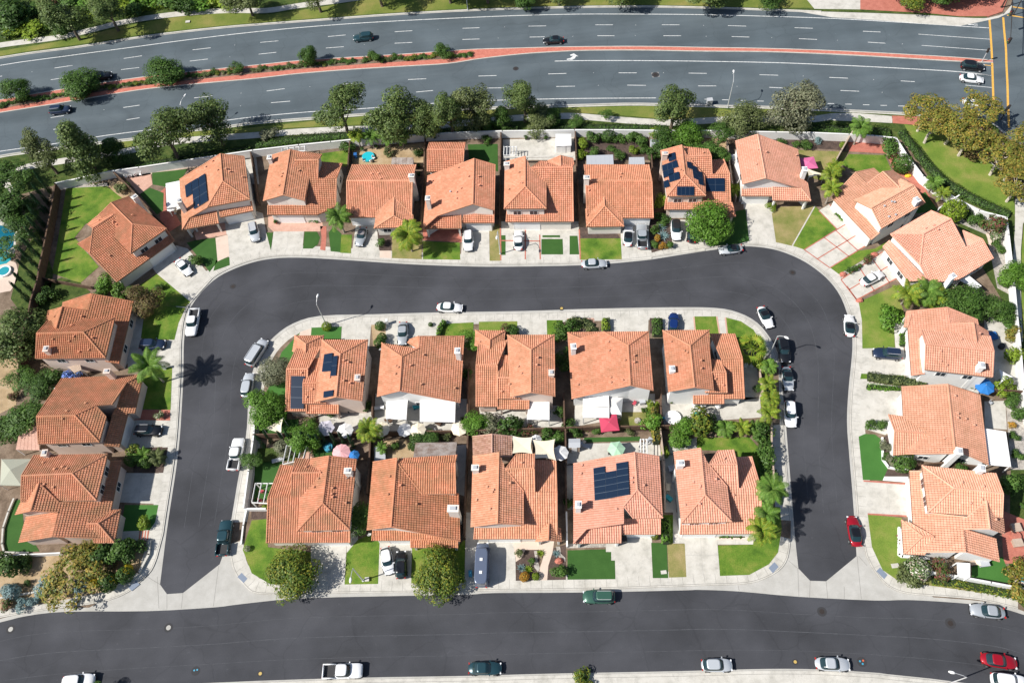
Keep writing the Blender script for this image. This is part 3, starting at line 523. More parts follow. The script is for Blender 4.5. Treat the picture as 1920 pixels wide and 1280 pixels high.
# ---------------------------------------------------------------- tiled roofs and houses
TU, TC = .35, .40            # tile pitch across and course length down the slope
PROF = [0.0, .10, .13, .10]
def clip_half(P, k, lim, keep_less):
    out=[]; n=len(P)
    for i in range(n):
        a=P[i]; b=P[(i+1)%n]; ia=(a[k]<=lim) if keep_less else (a[k]>=lim); ib=(b[k]<=lim) if keep_less else (b[k]>=lim)
        if ia: out.append(a)
        if ia!=ib:
            t=(lim-a[k])/(b[k]-a[k]); q=[a[0]+(b[0]-a[0])*t, a[1]+(b[1]-a[1])*t]; q[k]=lim; out.append(tuple(q))
    return out
def mvc(poly, Q):
    "z of points Q (m,2) from polygon (n,3) by mean value coordinates"
    P=poly[:,:2]; d=P[None]-Q[:,None]; r=np.sqrt((d**2).sum(2))+1e-6
    dn=np.roll(d,-1,1); rn=np.roll(r,-1,1)
    cr=d[:,:,0]*dn[:,:,1]-d[:,:,1]*dn[:,:,0]; dt=(d*dn).sum(2)
    t=cr/(r*rn+dt+1e-7)
    wgt=(np.roll(t,1,1)+t)/r
    return (wgt*poly[None,:,2]).sum(1)/(wgt.sum(1)+1e-12)
def tiles(P3, mb_v, mb_f, mb_uv, seed):
    "append real barrel-tile relief covering the planar polygon P3 (list of Vector)"
    P=np.array([[p.x,p.y,p.z] for p in P3])
    if area(P3)<0: P=P[::-1]
    c=P[:,:2].mean(0); A=np.c_[P[:,:2]-c,np.ones(len(P))]; g=np.linalg.lstsq(A,P[:,2],rcond=None)[0]
    gr=g[:2]; m=math.hypot(*gr)
    dn=-gr/m if m>.02 else np.array([0,-1.]); u=np.array([-dn[1],dn[0]])
    L=(P[:,:2]-c)@np.array([u,dn]).T; poly=[tuple(x) for x in L]
    cosl=1/math.sqrt(1+m*m); tc=TC*cosl; du=TU/4
    u0,u1=L[:,0].min(),L[:,0].max(); v1=L[:,1].max(); v0=L[:,1].min()
    i0=math.floor(u0/du); i1=math.ceil(u1/du); quads=[]
    for i in range(i0,i1):
        col=clip_half(clip_half(poly,0,i*du,False),0,(i+1)*du,True)
        if len(col)<3: continue
        cu=[q[1] for q in col]; a,b=min(cu),max(cu)
        # rows counted upward from the eave line so that courses meet the eave
        j0=math.floor((v1-b)/tc); j1=math.ceil((v1-a)/tc)
        # interior rows: where both column sides are fully inside
        conv = len(col)==4
        le=sorted(q[1] for q in col if abs(q[0]-i*du)<1e-9); re=sorted(q[1] for q in col if abs(q[0]-(i+1)*du)<1e-9)
        simple = conv and len(le)==2 and len(re)==2
        for j in range(j0,j1):
            vb=v1-j*tc; va=vb-tc
            if simple and va>=max(le[0],re[0]) and vb<=min(le[1],re[1]):
                quads.append(([(i*du,va),((i+1)*du,va),((i+1)*du,vb),(i*du,vb)],i,j))
            else:
                q=clip_half(clip_half(col,1,va,False),1,vb,True)
                if len(q)>=3: quads.append((q,i,j))
    if not quads: return
    pts=np.array([p for q,_,_ in quads for p in q]); ij=[(i,j,len(q)) for q,i,j in quads]
    jj=np.repeat([x[1] for x in ij],[x[2] for x in ij])
    Q=c+pts@np.array([u,dn]); cen=(P[:,:2].mean(0)-Q)*2e-3; z=mvc(P,Q+cen)
    zp=g[0]*(Q[:,0]-c[0])+g[1]*(Q[:,1]-c[1])+g[2]; z=np.where(abs(z-zp)>.6,zp,z)
    ph=(pts[:,0]/TU)%1.0; pr=np.interp(ph,[0,.25,.5,.75,1],[PROF[0],PROF[1],PROF[2],PROF[3],PROF[0]])
    fr=(pts[:,1]-(v1-(jj+1)*tc))/tc
    z=z+pr+.09*fr+.02
    b0=len(mb_v); mb_v.extend(np.c_[Q,z].tolist())
    ii=np.repeat([x[0] for x in ij],[x[2] for x in ij])
    uu=np.floor(ii/4)+.5; mb_uv.extend(np.c_[uu+seed*37,jj+.5+seed*11].tolist())
    k=b0
    for _,_,n in ij: mb_f.append(tuple(range(k,k+n))); k+=n
def plane_of(P):
    A=np.array([[p.x,p.y,1] for p in P]); z=np.array([p.z for p in P]); return np.linalg.lstsq(A,z,rcond=None)[0]
def slope_of(P):
    g=plane_of(P); return math.hypot(g[0],g[1])
def ray_plane(px,py,g,off=0):
    o=Vector((0,0,HT)); d=_F*F_+_R*(px-960)-_U*(py-640)
    t=(g[2]+off+g[0]*o.x+g[1]*o.y-o.z)/(d.z-g[0]*d.x-g[1]*d.y); return o+d*t
def solve(c, verts, faces, k):
    px=[cv(c,v[0],v[1]) for v in verts]; z=[v[2] for v in verts]
    def pos(i): return at(*px[i],z[i])
    for code,fi,hint in (('R',0,6.5),('E',1,3.5)):
        idx=[i for i,v in enumerate(verts) if v[2]==code]
        if not idx: continue
        f=[i for i in faces[fi] if verts[i][2]!='?']
        best=None
        other=[z[i] for i in f if not isinstance(z[i],str)]
        lo_,hi_ = (min(other)+.3,min(other)+6) if code=='R' else (2.2, max(other)-.3)
        for t in np.arange(lo_,hi_,.05):
            for i in idx: z[i]=float(t)
            zz=[pos(i) for i in f if not isinstance(z[i],str)]
            e=abs(slope_of(zz)-k)
            if best is None or e<best[0]: best=(e,float(t))
        for i in idx: z[i]=best[1]
    for _ in range(4):
        for f in faces:
            kn=[i for i in f if not isinstance(z[i],str)]
            if len(kn)<3: continue
            g=plane_of([pos(i) for i in kn])
            for i in f:
                if isinstance(z[i],str): z[i]=ray_plane(*px[i],g).z
    for i in range(len(z)):
        if isinstance(z[i],str): z[i]=3.5
    return [pos(i) for i in range(len(z))]
def boundary(faces):
    e={}
    for f in faces:
        for a,b in zip(f,f[1:]+f[:1]): e[(a,b)]=1
    bd=[(a,b) for a,b in e if (b,a) not in e]; nx=dict(bd); loops=[]
    while nx:
        s,_=next(iter(nx.items())); lp=[s]; cur=nx.pop(s)
        while cur!=s and cur in nx: lp.append(cur); cur=nx.pop(cur)
        loops.append(lp)
    return loops
DEBUG=[]
class House:
    def __init__(s, label, mat=0, wall='stucco', slope=.38):
        _a=random.uniform(.86,1.06); _b=random.uniform(.95,1.03); s.tint=(_a,_a*_b,_a*_b*random.uniform(.97,1.06),1)
        s.t=None; s.label=label; s.rm=TM[mat]; s.wm=MT[wall]; s.k=slope; s.W=MB(); s.seed=random.randint(0,999)
        s.segs=[]; s.faces3=[]; s.fp=[]; s.parts=[]
        s.t=empty('house',(0,0,0),0,label,'house','tiled houses of the court')
    def roof(s, c, verts, faces, walls=True, over=.45, name='roof', k=None, mat=None):
        P=solve(c, verts, faces, k or s.k)
        # consistent winding, upward
        F=[]
        for f in faces:
            f=list(f)
            if area([P[i] for i in f])<0: f=f[::-1]
            F.append(f)
            DEBUG.append((s.label[:30],round(slope_of([P[i] for i in f]),2),[round(P[i].z,1) for i in f]))
        v=[];ff=[];uv=[]
        for n,f in enumerate(F): tiles([P[i] for i in f],v,ff,uv,s.seed+n)
        nt_=len(ff); mi=[0]*nt_
        base=len(v)
        # underside and fascia
        for f in F:
            b=len(v); v+= [[P[i].x,P[i].y,P[i].z-.13] for i in f]; uv+=[[0,0]]*len(f); ff.append(tuple(range(b,b+len(f)))[::-1]); mi.append(1)
        loops=boundary(F)
        for lp in loops:
            for a,b in zip(lp,lp[1:]+lp[:1]):
                q=len(v); A,B=P[a],P[b]; v+=[[A.x,A.y,A.z-.13],[B.x,B.y,B.z-.13],[B.x,B.y,B.z+.045],[A.x,A.y,A.z+.045]]; uv+=[[0,0]]*4; ff.append((q,q+1,q+2,q+3)); mi.append(1)
        # ridge and hip caps
        E={}
        for n,f in enumerate(F):
            for a,b in zip(f,f[1:]+f[:1]): E.setdefault((min(a,b),max(a,b)),[]).append(n)
        capmb=MB()
        for (a,b),fs in E.items():
            A,B=P[a],P[b]
            if len(fs)==2:
                mid=(A+B)/2; conv=True
                for n in fs:
                    g=plane_of([P[i] for i in F[n]]); o=[m for m in fs if m!=n][0]
                    cen=sum((P[i] for i in F[o]),Vector())/len(F[o])
                    if g[0]*cen.x+g[1]*cen.y+g[2] < cen.z+.02: conv=False
                if not conv: continue
                L_=(B-A).length; n_=max(1,int(L_/.42)); 
                for q in range(n_):
                    p0=A.lerp(B,q/n_); p1=A.lerp(B,min(1,(q+1.06)/n_)); up=Vector((0,0,.15))
                    capmb.tube([p0+up,p1+up],[.15,.125],6)
            elif len(fs)==1 and abs(A.z-B.z)>.5:   # rake edge barrel tiles
                L_=(B-A).length; n_=max(1,int(L_/.42))
                for q in range(n_):
                    up=Vector((0,0,.13)); capmb.tube([A.lerp(B,q/n_)+up,A.lerp(B,min(1,(q+1.04)/n_))+up],[.12,.10],5)
        q=len(v); v+=[list(x) for x in capmb.V]; uv+=[[random.randint(0,9999)+.5,.5]]*len(capmb.V); ff+=[tuple(k_+q for k_ in f) for f in capmb.F]; mi+=[0]*len(capmb.F)
        o=mesh(name,v,ff,[mat or s.rm,MT['fascia']],s.t,mi); o.color=s.tint
        L_=o.data.uv_layers.new(name='tile'); li=np.empty(len(o.data.loops),np.int32); o.data.loops.foreach_get('vertex_index',li)
        L_.data.foreach_set('uv',np.array(uv,np.float32)[li].ravel())
        for f in F: s.faces3.append([P[i] for i in f])
        lp=max(loops,key=len); Q=[P[i] for i in lp]
        Q2=[]
        planes={i:[plane_of([P[j] for j in f]) for f in F if i in f] for i in lp}
        n=len(Q)
        for i in range(n):
            a,b,c_=Q[i-1],Q[i],Q[(i+1)%n]; t1=(b-a); t1.z=0; t2=(c_-b); t2.z=0
            if t1.length<1e-4 or t2.length<1e-4: Q2.append(b); continue
            t1.normalize(); t2.normalize(); n1=Vector((-t1.y,t1.x,0)); n2=Vector((-t2.y,t2.x,0)); bi=n1+n2
            d=max(.35,1+n1.dot(n2)); off=bi/d*over
            if off.length>over*2: off=off.normalized()*over*2
            p=b+off; p.z=min(g[0]*p.x+g[1]*p.y+g[2] for g in planes[lp[i]])-.1; Q2.append(p)
        if walls:
            for a,b in zip(Q2,Q2[1:]+Q2[:1]):
                s.W.add([(a.x,a.y,.05),(b.x,b.y,.05),(b.x,b.y,b.z),(a.x,a.y,a.z)],[(0,1,2,3)]); s.segs.append((a.copy(),b.copy()))
            s.fp.append(Q2)
        else:
            zmin=min(p.z for p in Q); mb=None
            for p in Q2:
                if p.z<zmin+.5:
                    mb=MB(); mb.box((p.x,p.y,(p.z+.05)/2),(.32,.32,p.z-.05)); mb.build('porch_post',s.wm,s.t)
        return s
    def chimney(s, c, x, y, z=6.9, w=(.95,.75)):
        z+=.75
        p=at(*cv(c,x,y),z); rz=s.ang(); mb=MB(); mb.box((p.x,p.y,z/2),(w[0],w[1],z),0,rz); o=mb.build('chimney',s.wm,s.t)
        m2=MB(); m2.box((p.x,p.y,z+.06),(w[0]+.22,w[1]+.22,.12),0,rz); m2.box((p.x,p.y,z+.22),(w[0]*.6,w[1]*.6,.2),1,rz); m2.build('chimney_cap',[s.wm,MT['greyroof']],o); return s
    def ang(s):
        a,b=max(s.segs,key=lambda t:(t[1]-t[0]).length) if s.segs else (Vector((0,0,0)),Vector((1,0,0))); return math.atan2(b.y-a.y,b.x-a.x)
    def surf(s,px,py,off=.0):
        "highest roof plane seen at this photo position"
        best=None
        for f in s.faces3:
            g=plane_of(f); p=ray_plane(px,py,g,off)
            # inside polygon test
            n=len(f); ins=False
            for i in range(n):
                a,b=f[i],f[(i+1)%n]
                if (a.y>p.y)!=(b.y>p.y) and p.x<(b.x-a.x)*(p.y-a.y)/(b.y-a.y)+a.x: ins=not ins
            if ins and (best is None or p.z>best[0].z): best=(p,g)
        return best
    def solar(s, c, quad, n=1, m=1):
        pts=[cv(c,*q) for q in quad]; cx=sum(p[0] for p in pts)/4; cy=sum(p[1] for p in pts)/4; b=s.surf(cx,cy)
        if not b: DEBUG.append(('NOSOLAR',s.label,quad)); return s
        g=b[1]; Q=[ray_plane(*p,g,.40) for p in pts]
        mb=MB(); nn=n*m
        for i in range(n):
            for j in range(m):
                def L2(u,v): return (Q[0].lerp(Q[1],u)).lerp(Q[3].lerp(Q[2],u),v)
                e=.009
                u0,u1=(i+e*n*.6)/n,(i+1-e*n*.6)/n; v0,v1=(j+e*m*.6)/m,(j+1-e*m*.6)/m
                q=[L2(u0,v0),L2(u1,v0),L2(u1,v1),L2(u0,v1)]; up=Vector((0,0,.015))
                mb.add([p+up for p in q],[(0,1,2,3)] if area(q)>0 else [(3,2,1,0)],0)
        top=[Q[0],Q[1],Q[2],Q[3]]; 
        if area(top)<0: top=top[::-1]
        dn=Vector((0,0,-.06)); mb.add(top+[p+dn for p in top],[(0,1,2,3),(0,4,5,1),(1,5,6,2),(2,6,7,3),(3,7,4,0)],1)
        mb.build('solar_panel',[MT['solar'],MT['solargrid']],s.t); return s
    def vents(s, c, pts, m='metal'):
        for x,y in pts:
            b=s.surf(*cv(c,x,y))
            if b:
                p=b[0]; mb=MB(); mb.disc((p.x,p.y,p.z-.05),.12,.42,8); mb.disc((p.x,p.y,p.z+.37),.19,.07,8); mb.build('vent_pipe',s.rm if m=='clay' else MT[m],s.t).color=s.tint
        return s
    def dish(s, c, x, y, z=5.6):
        p=at(*cv(c,x,y),z); o=satellite((p.x,p.y,z), None); o.parent=s.t; return s
    def cover(s, c, quad, z, mat='white', name='patio_cover', posts=True, zs=None):
        zs=zs or [z]*len(quad); Q=[at(*cv(c,*q),zz) for q,zz in zip(quad,zs)]
        if area(Q)<0: Q=Q[::-1]
        n=len(Q); V=[tuple(p) for p in Q]+[(p.x,p.y,p.z-.12) for p in Q]
        o=mesh(name,V,[tuple(range(n)),tuple(range(2*n-1,n-1,-1))]+[(i,n+i,n+(i+1)%n,(i+1)%n) for i in range(n)],MT[mat],s.t)
        if posts:
            cen=sum(Q,Vector())/n
            for p in Q:
                q=p.lerp(cen,.05); mb=MB(); mb.box((q.x,q.y,(p.z-.12)/2+.03),(.14,.14,p.z-.2)); mb.build('post',MT['white'],o)
        # battens
        a,b,c2,d=Q[:4]; mb=MB()
        for k in range(1,6):
            p0=a.lerp(b,k/6); p1=d.lerp(c2,k/6); mb.tube([p0+Vector((0,0,.0)),p1+Vector((0,0,.0))],.03,4)
        mb.build('batten',MT[mat],o); return s
    def finish(s, garage=None, nwin=6, gw=4.9):
        s.W.build('wall', s.wm, s.t)
        def inside(p, Q):
            ins=False; n=len(Q)
            for i in range(n):
                a,b=Q[i],Q[(i+1)%n]
                if (a.y>p.y)!=(b.y>p.y) and p.x<(b.x-a.x)*(p.y-a.y)/(b.y-a.y)+a.x: ins=not ins
            return ins
        def panel(name, mid, t, nrm, w_, z0, z1, mat, fr):
            rz=math.atan2(t.y,t.x); c=mid+nrm*.03; mb=MB(); mb.box((c.x,c.y,(z0+z1)/2),(w_,.05,z1-z0),0,rz); o=mb.build(name,mat,s.t)
            f=MB(); c=mid+nrm*.045; h=z1-z0
            for dx,dz,ww,hh in ((0,h/2,w_+.14,.08),(0,-h/2,w_+.14,.08),(-w_/2,0,.08,h-.08),(w_/2,0,.08,h-.08),(0,0,.05,h-.08)):
                if name=='garage_door' and dx==0 and dz==0: continue
                cc=c+t*dx; f.box((cc.x,cc.y,(z0+z1)/2+dz),(ww,.07,hh),0,rz)
            if name=='garage_door':
                for q in (1,2,3): f.box((mid.x+nrm.x*.055,mid.y+nrm.y*.055,z0+h*q/4),(w_-.1,.02,.03),0,rz)
            f.build('frame',MT['white'],o)
        gi=None
        if garage:
            gp=at(*garage,1.2)
            cand=[(((a+b)/2-gp).to_2d().length-0*1,i) for i,(a,b) in enumerate(s.segs) if (b-a).to_2d().length>3.2]
            # project the wanted point on each wall
            best=None
            for i,(a,b) in enumerate(s.segs):
                t=(b-a).to_2d(); L_=t.length
                if L_<3: continue
                t/=L_; q=(gp-a).to_2d(); u=min(max(q.dot(t),1.6),L_-1.6); d=(q-t*u).length
                if best is None or d<best[0]: best=(d,i,u,L_)
            if best:
                d,i,u,L_=best; a,b=s.segs[i]; t=Vector(((b-a).x,(b-a).y,0)).normalized(); nrm=Vector((t.y,-t.x,0)); gi=i
                w_=min(gw,L_-.3); u=min(max(u,w_/2+.1),L_-w_/2-.1); mid=a+t*u
                panel('garage_door',mid,t,nrm,w_,.15,2.3,MT['white'],1)
        k=0
        order=sorted(range(len(s.segs)),key=lambda i:-(s.segs[i][1]-s.segs[i][0]).to_2d().length)
        for i in order:
            a,b=s.segs[i]; L_=(b-a).to_2d().length
            if k>=nwin or L_<2.4: break
            t=Vector(((b-a).x,(b-a).y,0)).normalized(); nrm=Vector((t.y,-t.x,0))
            zt=min(a.z,b.z)
            for u in ((.5,) if L_<6 else (.28,.72)):
                mid=a+t*(L_*u); out=mid+nrm*.4
                z0,z1=(3.5,4.6) if zt>4.9 else (.95,2.05)
                if zt<2.2: continue
                if sum(inside(out,Q) for Q in s.fp)>0:
                    if z1<3: continue
                if z1<3 and i==gi: continue
                panel('window',mid,t,nrm,1.5 if L_>4 else 1.0,z0,z1,MT['glass'],1); k+=1
        return s
def satellite(p, label):
    t=empty('satellite_dish',p,0,label,'satellite dish' if label else None); mb=MB(); n=12
    mb.tube([(0,0,-.5),(0,0,.05)],.03,6); mb.build('mast',MT['metal'],t)
    m=MB(); V=[(0,0,-.05)]+[(.33*math.cos(k*2*math.pi/n),.33*math.sin(k*2*math.pi/n),.05) for k in range(n)]
    m.add(V,[(0,k+1,(k+1)%n+1) for k in range(n)]+[(0,(k+1)%n+1,k+1) for k in range(n)]); m.tube([(0,0,0),(0,.2,.3)],.015,4)
    o=m.build('reflector',MT['white'],t); o.rotation_euler=(-.6,0,.3); return t
Rr='R'; Ee='E'; Q_='?'
h=House('angled house at the court bend, beside the lawn striped with cypress shadows',1)
h.roof('A',[(990,715,'R'),(1180,905,'R'),(1485,945,5.5),(1165,1167,5.5),(1148,660,5.5),(1000,1005,Q_),(885,820,Q_)],[(1,2,3),(0,1,2,4),(0,1,3,5,6)])
h.roof('A',[(1550,1050,2.9),(1045,1417,2.9),(800,1170,Q_),(830,942,'R'),(1010,826,'R'),(1480,950,Q_),(985,725,4.0),(780,905,4.0)],[(0,1,2,3,4,5),(3,4,6,7)])
h.roof('A',[(690,1082,2.7),(800,1170,Q_),(940,1078,3.7),(855,990,3.7)],[(0,1,2,3)],walls=False)
h.chimney('A',1195,660,6.2).vents('A',[(1010,890),(1040,915),(1180,830),(980,1190),(890,870)],'clay').finish((305,480))
h=House('house with an L-shaped black solar array on its wide upper slope',0)
h.roof('B',[(540,282,'R'),(560,525,'R'),(752,305,5.6),(800,685,5.6),(175,510,3.3),(200,955,3.0),(265,845,Q_),(425,755,Q_)],[(0,1,3,2),(0,4,5,6,7,1),(1,7,3)])
h.roof('B',[(200,955,2.9),(522,897,2.9),(502,785,3.7),(258,848,3.7)],[(0,1,2,3)],walls=False)
h.roof('B',[(540,845,2.9),(828,785,2.9),(812,700,3.9),(528,765,3.9)],[(0,1,2,3)])
for q,n,m in (([(220,560),(278,522),(285,630),(232,665)],1,1),([(280,521),(338,488),(356,736),(300,770)],1,3),([(341,487),(400,450),(425,692),(359,734)],1,3)): h.solar('B',q,n,m)
h.chimney('B',170,695,5.9).vents('B',[(410,400),(515,430),(470,350),(590,420),(620,445),(735,490),(350,745)],'clay').cover('B',[(50,540),(178,515),(185,740),(60,760)],2.7).finish((450,410))
h=House('cross-gabled house beside the tall feather palm, brick entry path curving to its door',0)
h.roof('B',[(1160,245,'R'),(1095,645,'R'),(1290,695,5.6),(1330,490,Q_),(1420,300,Q_),(918,697,5.5),(990,295,5.5)],[(0,1,2,3,4),(0,1,5,6)])
h.roof('B',[(962,822,2.9),(1400,822,2.9),(1480,790,Q_),(1565,745,Q_),(1570,500,Q_),(1405,497,Q_),(1410,335,'R'),(1200,338,'R'),(962,738,Q_),(1440,285,5.4),(1290,262,5.6)],[(0,1,2,3,4,5,6,7,8),(7,6,9,10)])
h.roof('B',[(1405,500,4.8),(1570,500,4.8),(1622,365,3.2),(1425,350,3.2)],[(0,1,2,3)])
h.chimney('B',972,310,6.4).vents('B',[(1090,460),(1080,485),(1060,568),(1232,435)],'clay').finish((548,408))
h=House('single-ridge house behind the feather palm with a covered old car on its drive',0)
h.roof('C',[(240,845,2.9),(815,845,2.9),(822,520,'R'),(240,522,'R'),(855,378,'E'),(290,378,'E')],[(0,1,2,3),(3,2,4,5)])
h.roof('C',[(660,668,4.3),(655,830,4.3),(480,942,2.7),(500,800,3.2),(830,930,2.7),(830,830,3.0)],[(0,1,2,3),(0,1,4,5),(1,2,4)])
h.chimney('C',812,472,6.2).vents('C',[(460,465),(520,460),(540,505)],'clay').cover('C',[(640,310),(830,310),(830,372),(632,372)],2.6,'rust').finish((684,414))
h=House('two-storey house with a white dish and a separate square roof wing at its back',0)
h.roof('C',[(955,440,3.0),(1180,440,3.0),(1275,350,Q_),(1282,245,'R'),(955,245,'R'),(1292,180,'E'),(975,180,'E')],[(0,1,2,3,4),(4,3,5,6)])
h.roof('C',[(1370,325,'R'),(1360,725,'R'),(1552,780,5.5),(1560,380,5.5),(955,480,'E'),(915,945,'E'),(1045,830,Q_)],[(0,1,2,3),(0,4,5,6,1)])
h.roof('C',[(1040,828,3.7),(1252,812,3.7),(1256,942,2.8),(912,945,2.8)],[(0,1,2,3)],walls=False)
h.roof('C',[(1262,893,2.9),(1547,893,2.9),(1547,770,4.0),(1300,765,4.0)],[(0,1,2,3)])
h.chimney('C',957,672,5.9).vents('C',[(1228,410),(1320,485),(1255,590),(1215,625),(1215,680),(1410,485),(1415,565),(1000,525)],'clay').vents('C',[(1160,622)]).finish((892,420))
h=House('house with white concrete yard behind and turf squares in front',0)
h.roof('D',[(213,770,5.6),(590,768,5.6),(403,572,'R'),(403,305,'R'),(220,355,5.5),(590,540,5.6),(450,405,Q_)],[(0,1,2),(3,2,0,4),(3,2,1,5,6)])
h.roof('D',[(232,885,2.9),(830,882,2.9),(822,400,'R'),(455,405,'R'),(240,790,Q_),(838,362,5.0),(540,345,5.0)],[(0,1,2,3,4),(3,2,6-1,6)])
h.roof('D',[(715,297,6.3),(718,388,6.3),(610,400,5.3),(600,345,5.3),(835,380,5.3),(830,325,5.3)],[(0,1,2,3),(0,1,4,5)],walls=False)
h.chimney('D',238,368,6.4).vents('D',[(360,540),(372,545),(345,450),(255,600),(590,375)],'clay').cover('D',[(210,300),(830,292),(825,305),(215,312)],2.5,'conc').finish((988,425))
h=House('single-ridge house with pyramid porch roof, vegetable garden and lattice covers behind',0)
h.roof('D',[(950,850,2.9),(1540,850,2.9),(1528,520,'R'),(940,520,'R'),(1500,378,'E'),(925,378,'E')],[(0,1,2,3),(3,2,4,5)])
h.roof('D',[(1103,668,4.3),(1108,745,4.3),(945,930,2.7),(935,775,2.9),(1280,925,2.7),(1270,850,2.9)],[(0,1,2,3),(0,1,4,5),(1,2,4)])
h.chimney('D',947,488,6.3).vents('D',[(1240,490),(1252,462),(965,610),(950,830)],'clay')
h.cover('D',[(945,292),(1182,285),(1188,372),(948,372)],2.6,'greyroof').cover('D',[(1325,308),(1458,306),(1465,370),(1325,372)],2.6,'greyroof').finish((1195,415))
h=House('house with scattered blue-black solar panels on three roof slopes behind the round green tree',0,'stuccopink')
h.roof('E',[(240,660,5.6),(585,655,5.6),(400,465,'R'),(370,205,'R'),(180,255,5.5),(575,480,5.6),(430,310,Q_)],[(0,1,2),(3,2,0,4),(3,2,1,5,6)])
h.roof('E',[(218,775,2.9),(808,775,2.9),(795,460,Q_),(640,460,Q_),(632,297,'R'),(428,305,'R'),(228,690,Q_),(605,240,5.2),(390,215,5.6)],[(0,1,2,3,4,5,6),(5,4,7,8)])
h.roof('E',[(640,460,4.9),(797,460,4.9),(742,325,3.2),(640,335,3.2)],[(0,1,2,3)])
h.roof('E',[(742,720,3.6),(815,712,3.6),(850,838,2.6),(755,838,2.6)],[(0,1,2,3)],walls=False)
for q,n,m in (([(248,280),(312,262),(320,325),(256,345)],1,1),([(195,380),(325,332),(340,392),(200,432)],3,1),([(202,436),(295,404),(300,452),(210,492)],2,1),([(252,458),(346,435),(355,498),(262,530)],2,1),([(210,522),(250,505),(262,565),(215,580)],1,1),([(415,345),(458,352),(466,412),(425,400)],1,1),([(460,378),(505,392),(520,510),(476,490)],1,2),([(510,428),(552,438),(567,558),(524,545)],1,2),([(328,567),(480,567),(480,645),(328,645)],4,1),([(583,493),(752,493),(752,610),(590,610)],2,2)): h.solar('E',q,n,m)
h.chimney('E',222,275,6.6,(1.0,.7)).vents('E',[(355,430),(375,438),(560,275)],'clay').finish((1280,402))
h=House('big plain gable house with a pink parasol at its side and a two-tone front lawn',2,'stuccowhite',.34)
h.roof('E',[(1045,110,'R'),(1115,495,'R'),(910,548,5.6),(845,170,5.6),(1405,245,Q_),(1440,500,Q_),(1490,540,Q_),(1518,697,3.2),(1430,585,Q_)],[(0,1,2,3),(0,1,8,7,6,5,4)])
h.roof('E',[(1180,575,3.9),(1432,585,3.9),(1518,699,2.8),(1180,693,2.8)],[(0,1,2,3)],walls=False)
h.roof('E',[(903,655,2.8),(1180,655,2.8),(1180,570,3.9),(905,570,3.9)],[(0,1,2,3)])
h.chimney('E',1465,415,5.2).vents('E',[(1030,380),(1045,250),(1118,270),(1385,298)],'clay').finish((1416,372))
h=House('diagonal house with two small rear gables above the gridded red-lined drive',2,'stuccowhite')
h.roof('F',[(540,765,'R'),(915,560,'R'),(1015,718,5.5),(630,945,5.5),(795,505,5.5),(385,690,5.5)],[(0,1,2,3),(0,1,4,5)])
h.roof('F',[(185,670,2.9),(537,1042,2.9),(612,980,Q_),(390,700,Q_),(785,580,'R'),(640,440,'R'),(500,545,Q_),(400,445,Q_),(730,430,4.2),(860,520,4.2)],[(0,1,2,3,4,5,6,7),(5,4,9,8)])
h.roof('F',[(400,445,4.9),(500,545,4.9),(612,455,3.6),(562,410,3.6)],[(0,1,2,3)])
h.chimney('F',945,685,6.4).vents('F',[(650,750),(715,712),(740,715),(690,845),(750,828)]).finish((1608,440))
h=House('large diagonal hip-roofed house with a white sedan on its red-lined drive',2,'stuccowhite',.34)
h.roof('F',[(1245,860,'R'),(1000,995,'R'),(708,992,5.5),(1065,785,5.5),(970,1265,Q_),(1032,1390,Q_),(1075,1430,3.2),(1320,1395,3.2),(1620,1210,3.2),(1525,1040,Q_),(1395,1105,Q_),(1370,1100,Q_)],[(0,1,2,3),(0,1,4,5,6,7,8,9,10,11),(1,4,2)],k=.3)
h.roof('F',[(1395,1103,4.7),(1525,1040,4.7),(1350,962,3.9)],[(0,1,2)])
h.roof('F',[(640,1107,2.8),(868,1412,2.8),(1032,1393,3.9),(700,1050,3.9)],[(0,1,2,3)])
h.chimney('J',1262,368,5.6).vents('F',[(1015,945),(1125,958),(1085,920)],'clay').cover('J',[(1320,400),(1405,360),(1520,455),(1470,490)],2.5).finish((1672,490))
h=House('house with blue round parasol behind and dark estate car on its drive',2,'stuccowhite')
h.roof('J',[(1020,975,'R'),(1625,1035,'R'),(1612,1268,5.5),(1012,1200,5.5),(1592,905,5.5),(980,845,5.5)],[(0,1,2,3),(0,1,4,5)])
h.roof('J',[(850,685,2.9),(892,1250,2.9),(1012,1235,Q_),(1000,960,Q_),(1475,980,'R'),(1445,785,'R'),(1240,795,Q_),(1215,650,Q_),(1575,865,4.3),(1600,960,4.3)],[(0,1,2,3,4,5,6,7),(5,4,9,8)])
h.roof('J',[(1215,650,5.0),(1240,797,5.0),(1490,805,3.4),(1480,758,3.4)],[(0,1,2,3)])
h.roof('J',[(845,690,2.9),(825,820,2.7),(865,825,3.1),(900,690,3.3)],[(0,1,2,3)],walls=False)
h.chimney('J',1520,1160,6.6).vents('J',[(1150,1040),(1150,1130),(1200,1165),(1330,935),(1495,885)],'clay').finish((1700,680))
h=House('wide-roofed house with a flat white patio cover, kidney-shaped turf in front',2,'stuccowhite',.34)
h.roof('K',[(805,312,2.9),(838,905,2.9),(1275,900,Q_),(1278,862,'R'),(1215,290,'R'),(1578,1000,'E'),(1503,385,'E')],[(0,1,2,3,4),(4,3,5,6)])
h.roof('K',[(745,700,'R'),(1060,727,'R'),(892,910,2.8),(733,918,2.8),(850,575,2.8),(690,555,2.8)],[(0,1,2,3),(0,1,4,5)])
h.chimney('K',1320,880,5.4).vents('K',[(1275,395),(1300,550),(1300,590),(1370,600),(1445,655),(1180,770),(1130,875)],'clay')
h.cover('K',[(1545,675),(1735,705),(1782,1018),(1578,1000)],2.7).finish((1690,750))
h=House('hipped house above the eastern junction, small brick terrace with armchairs behind it',2,'stuccowhite')
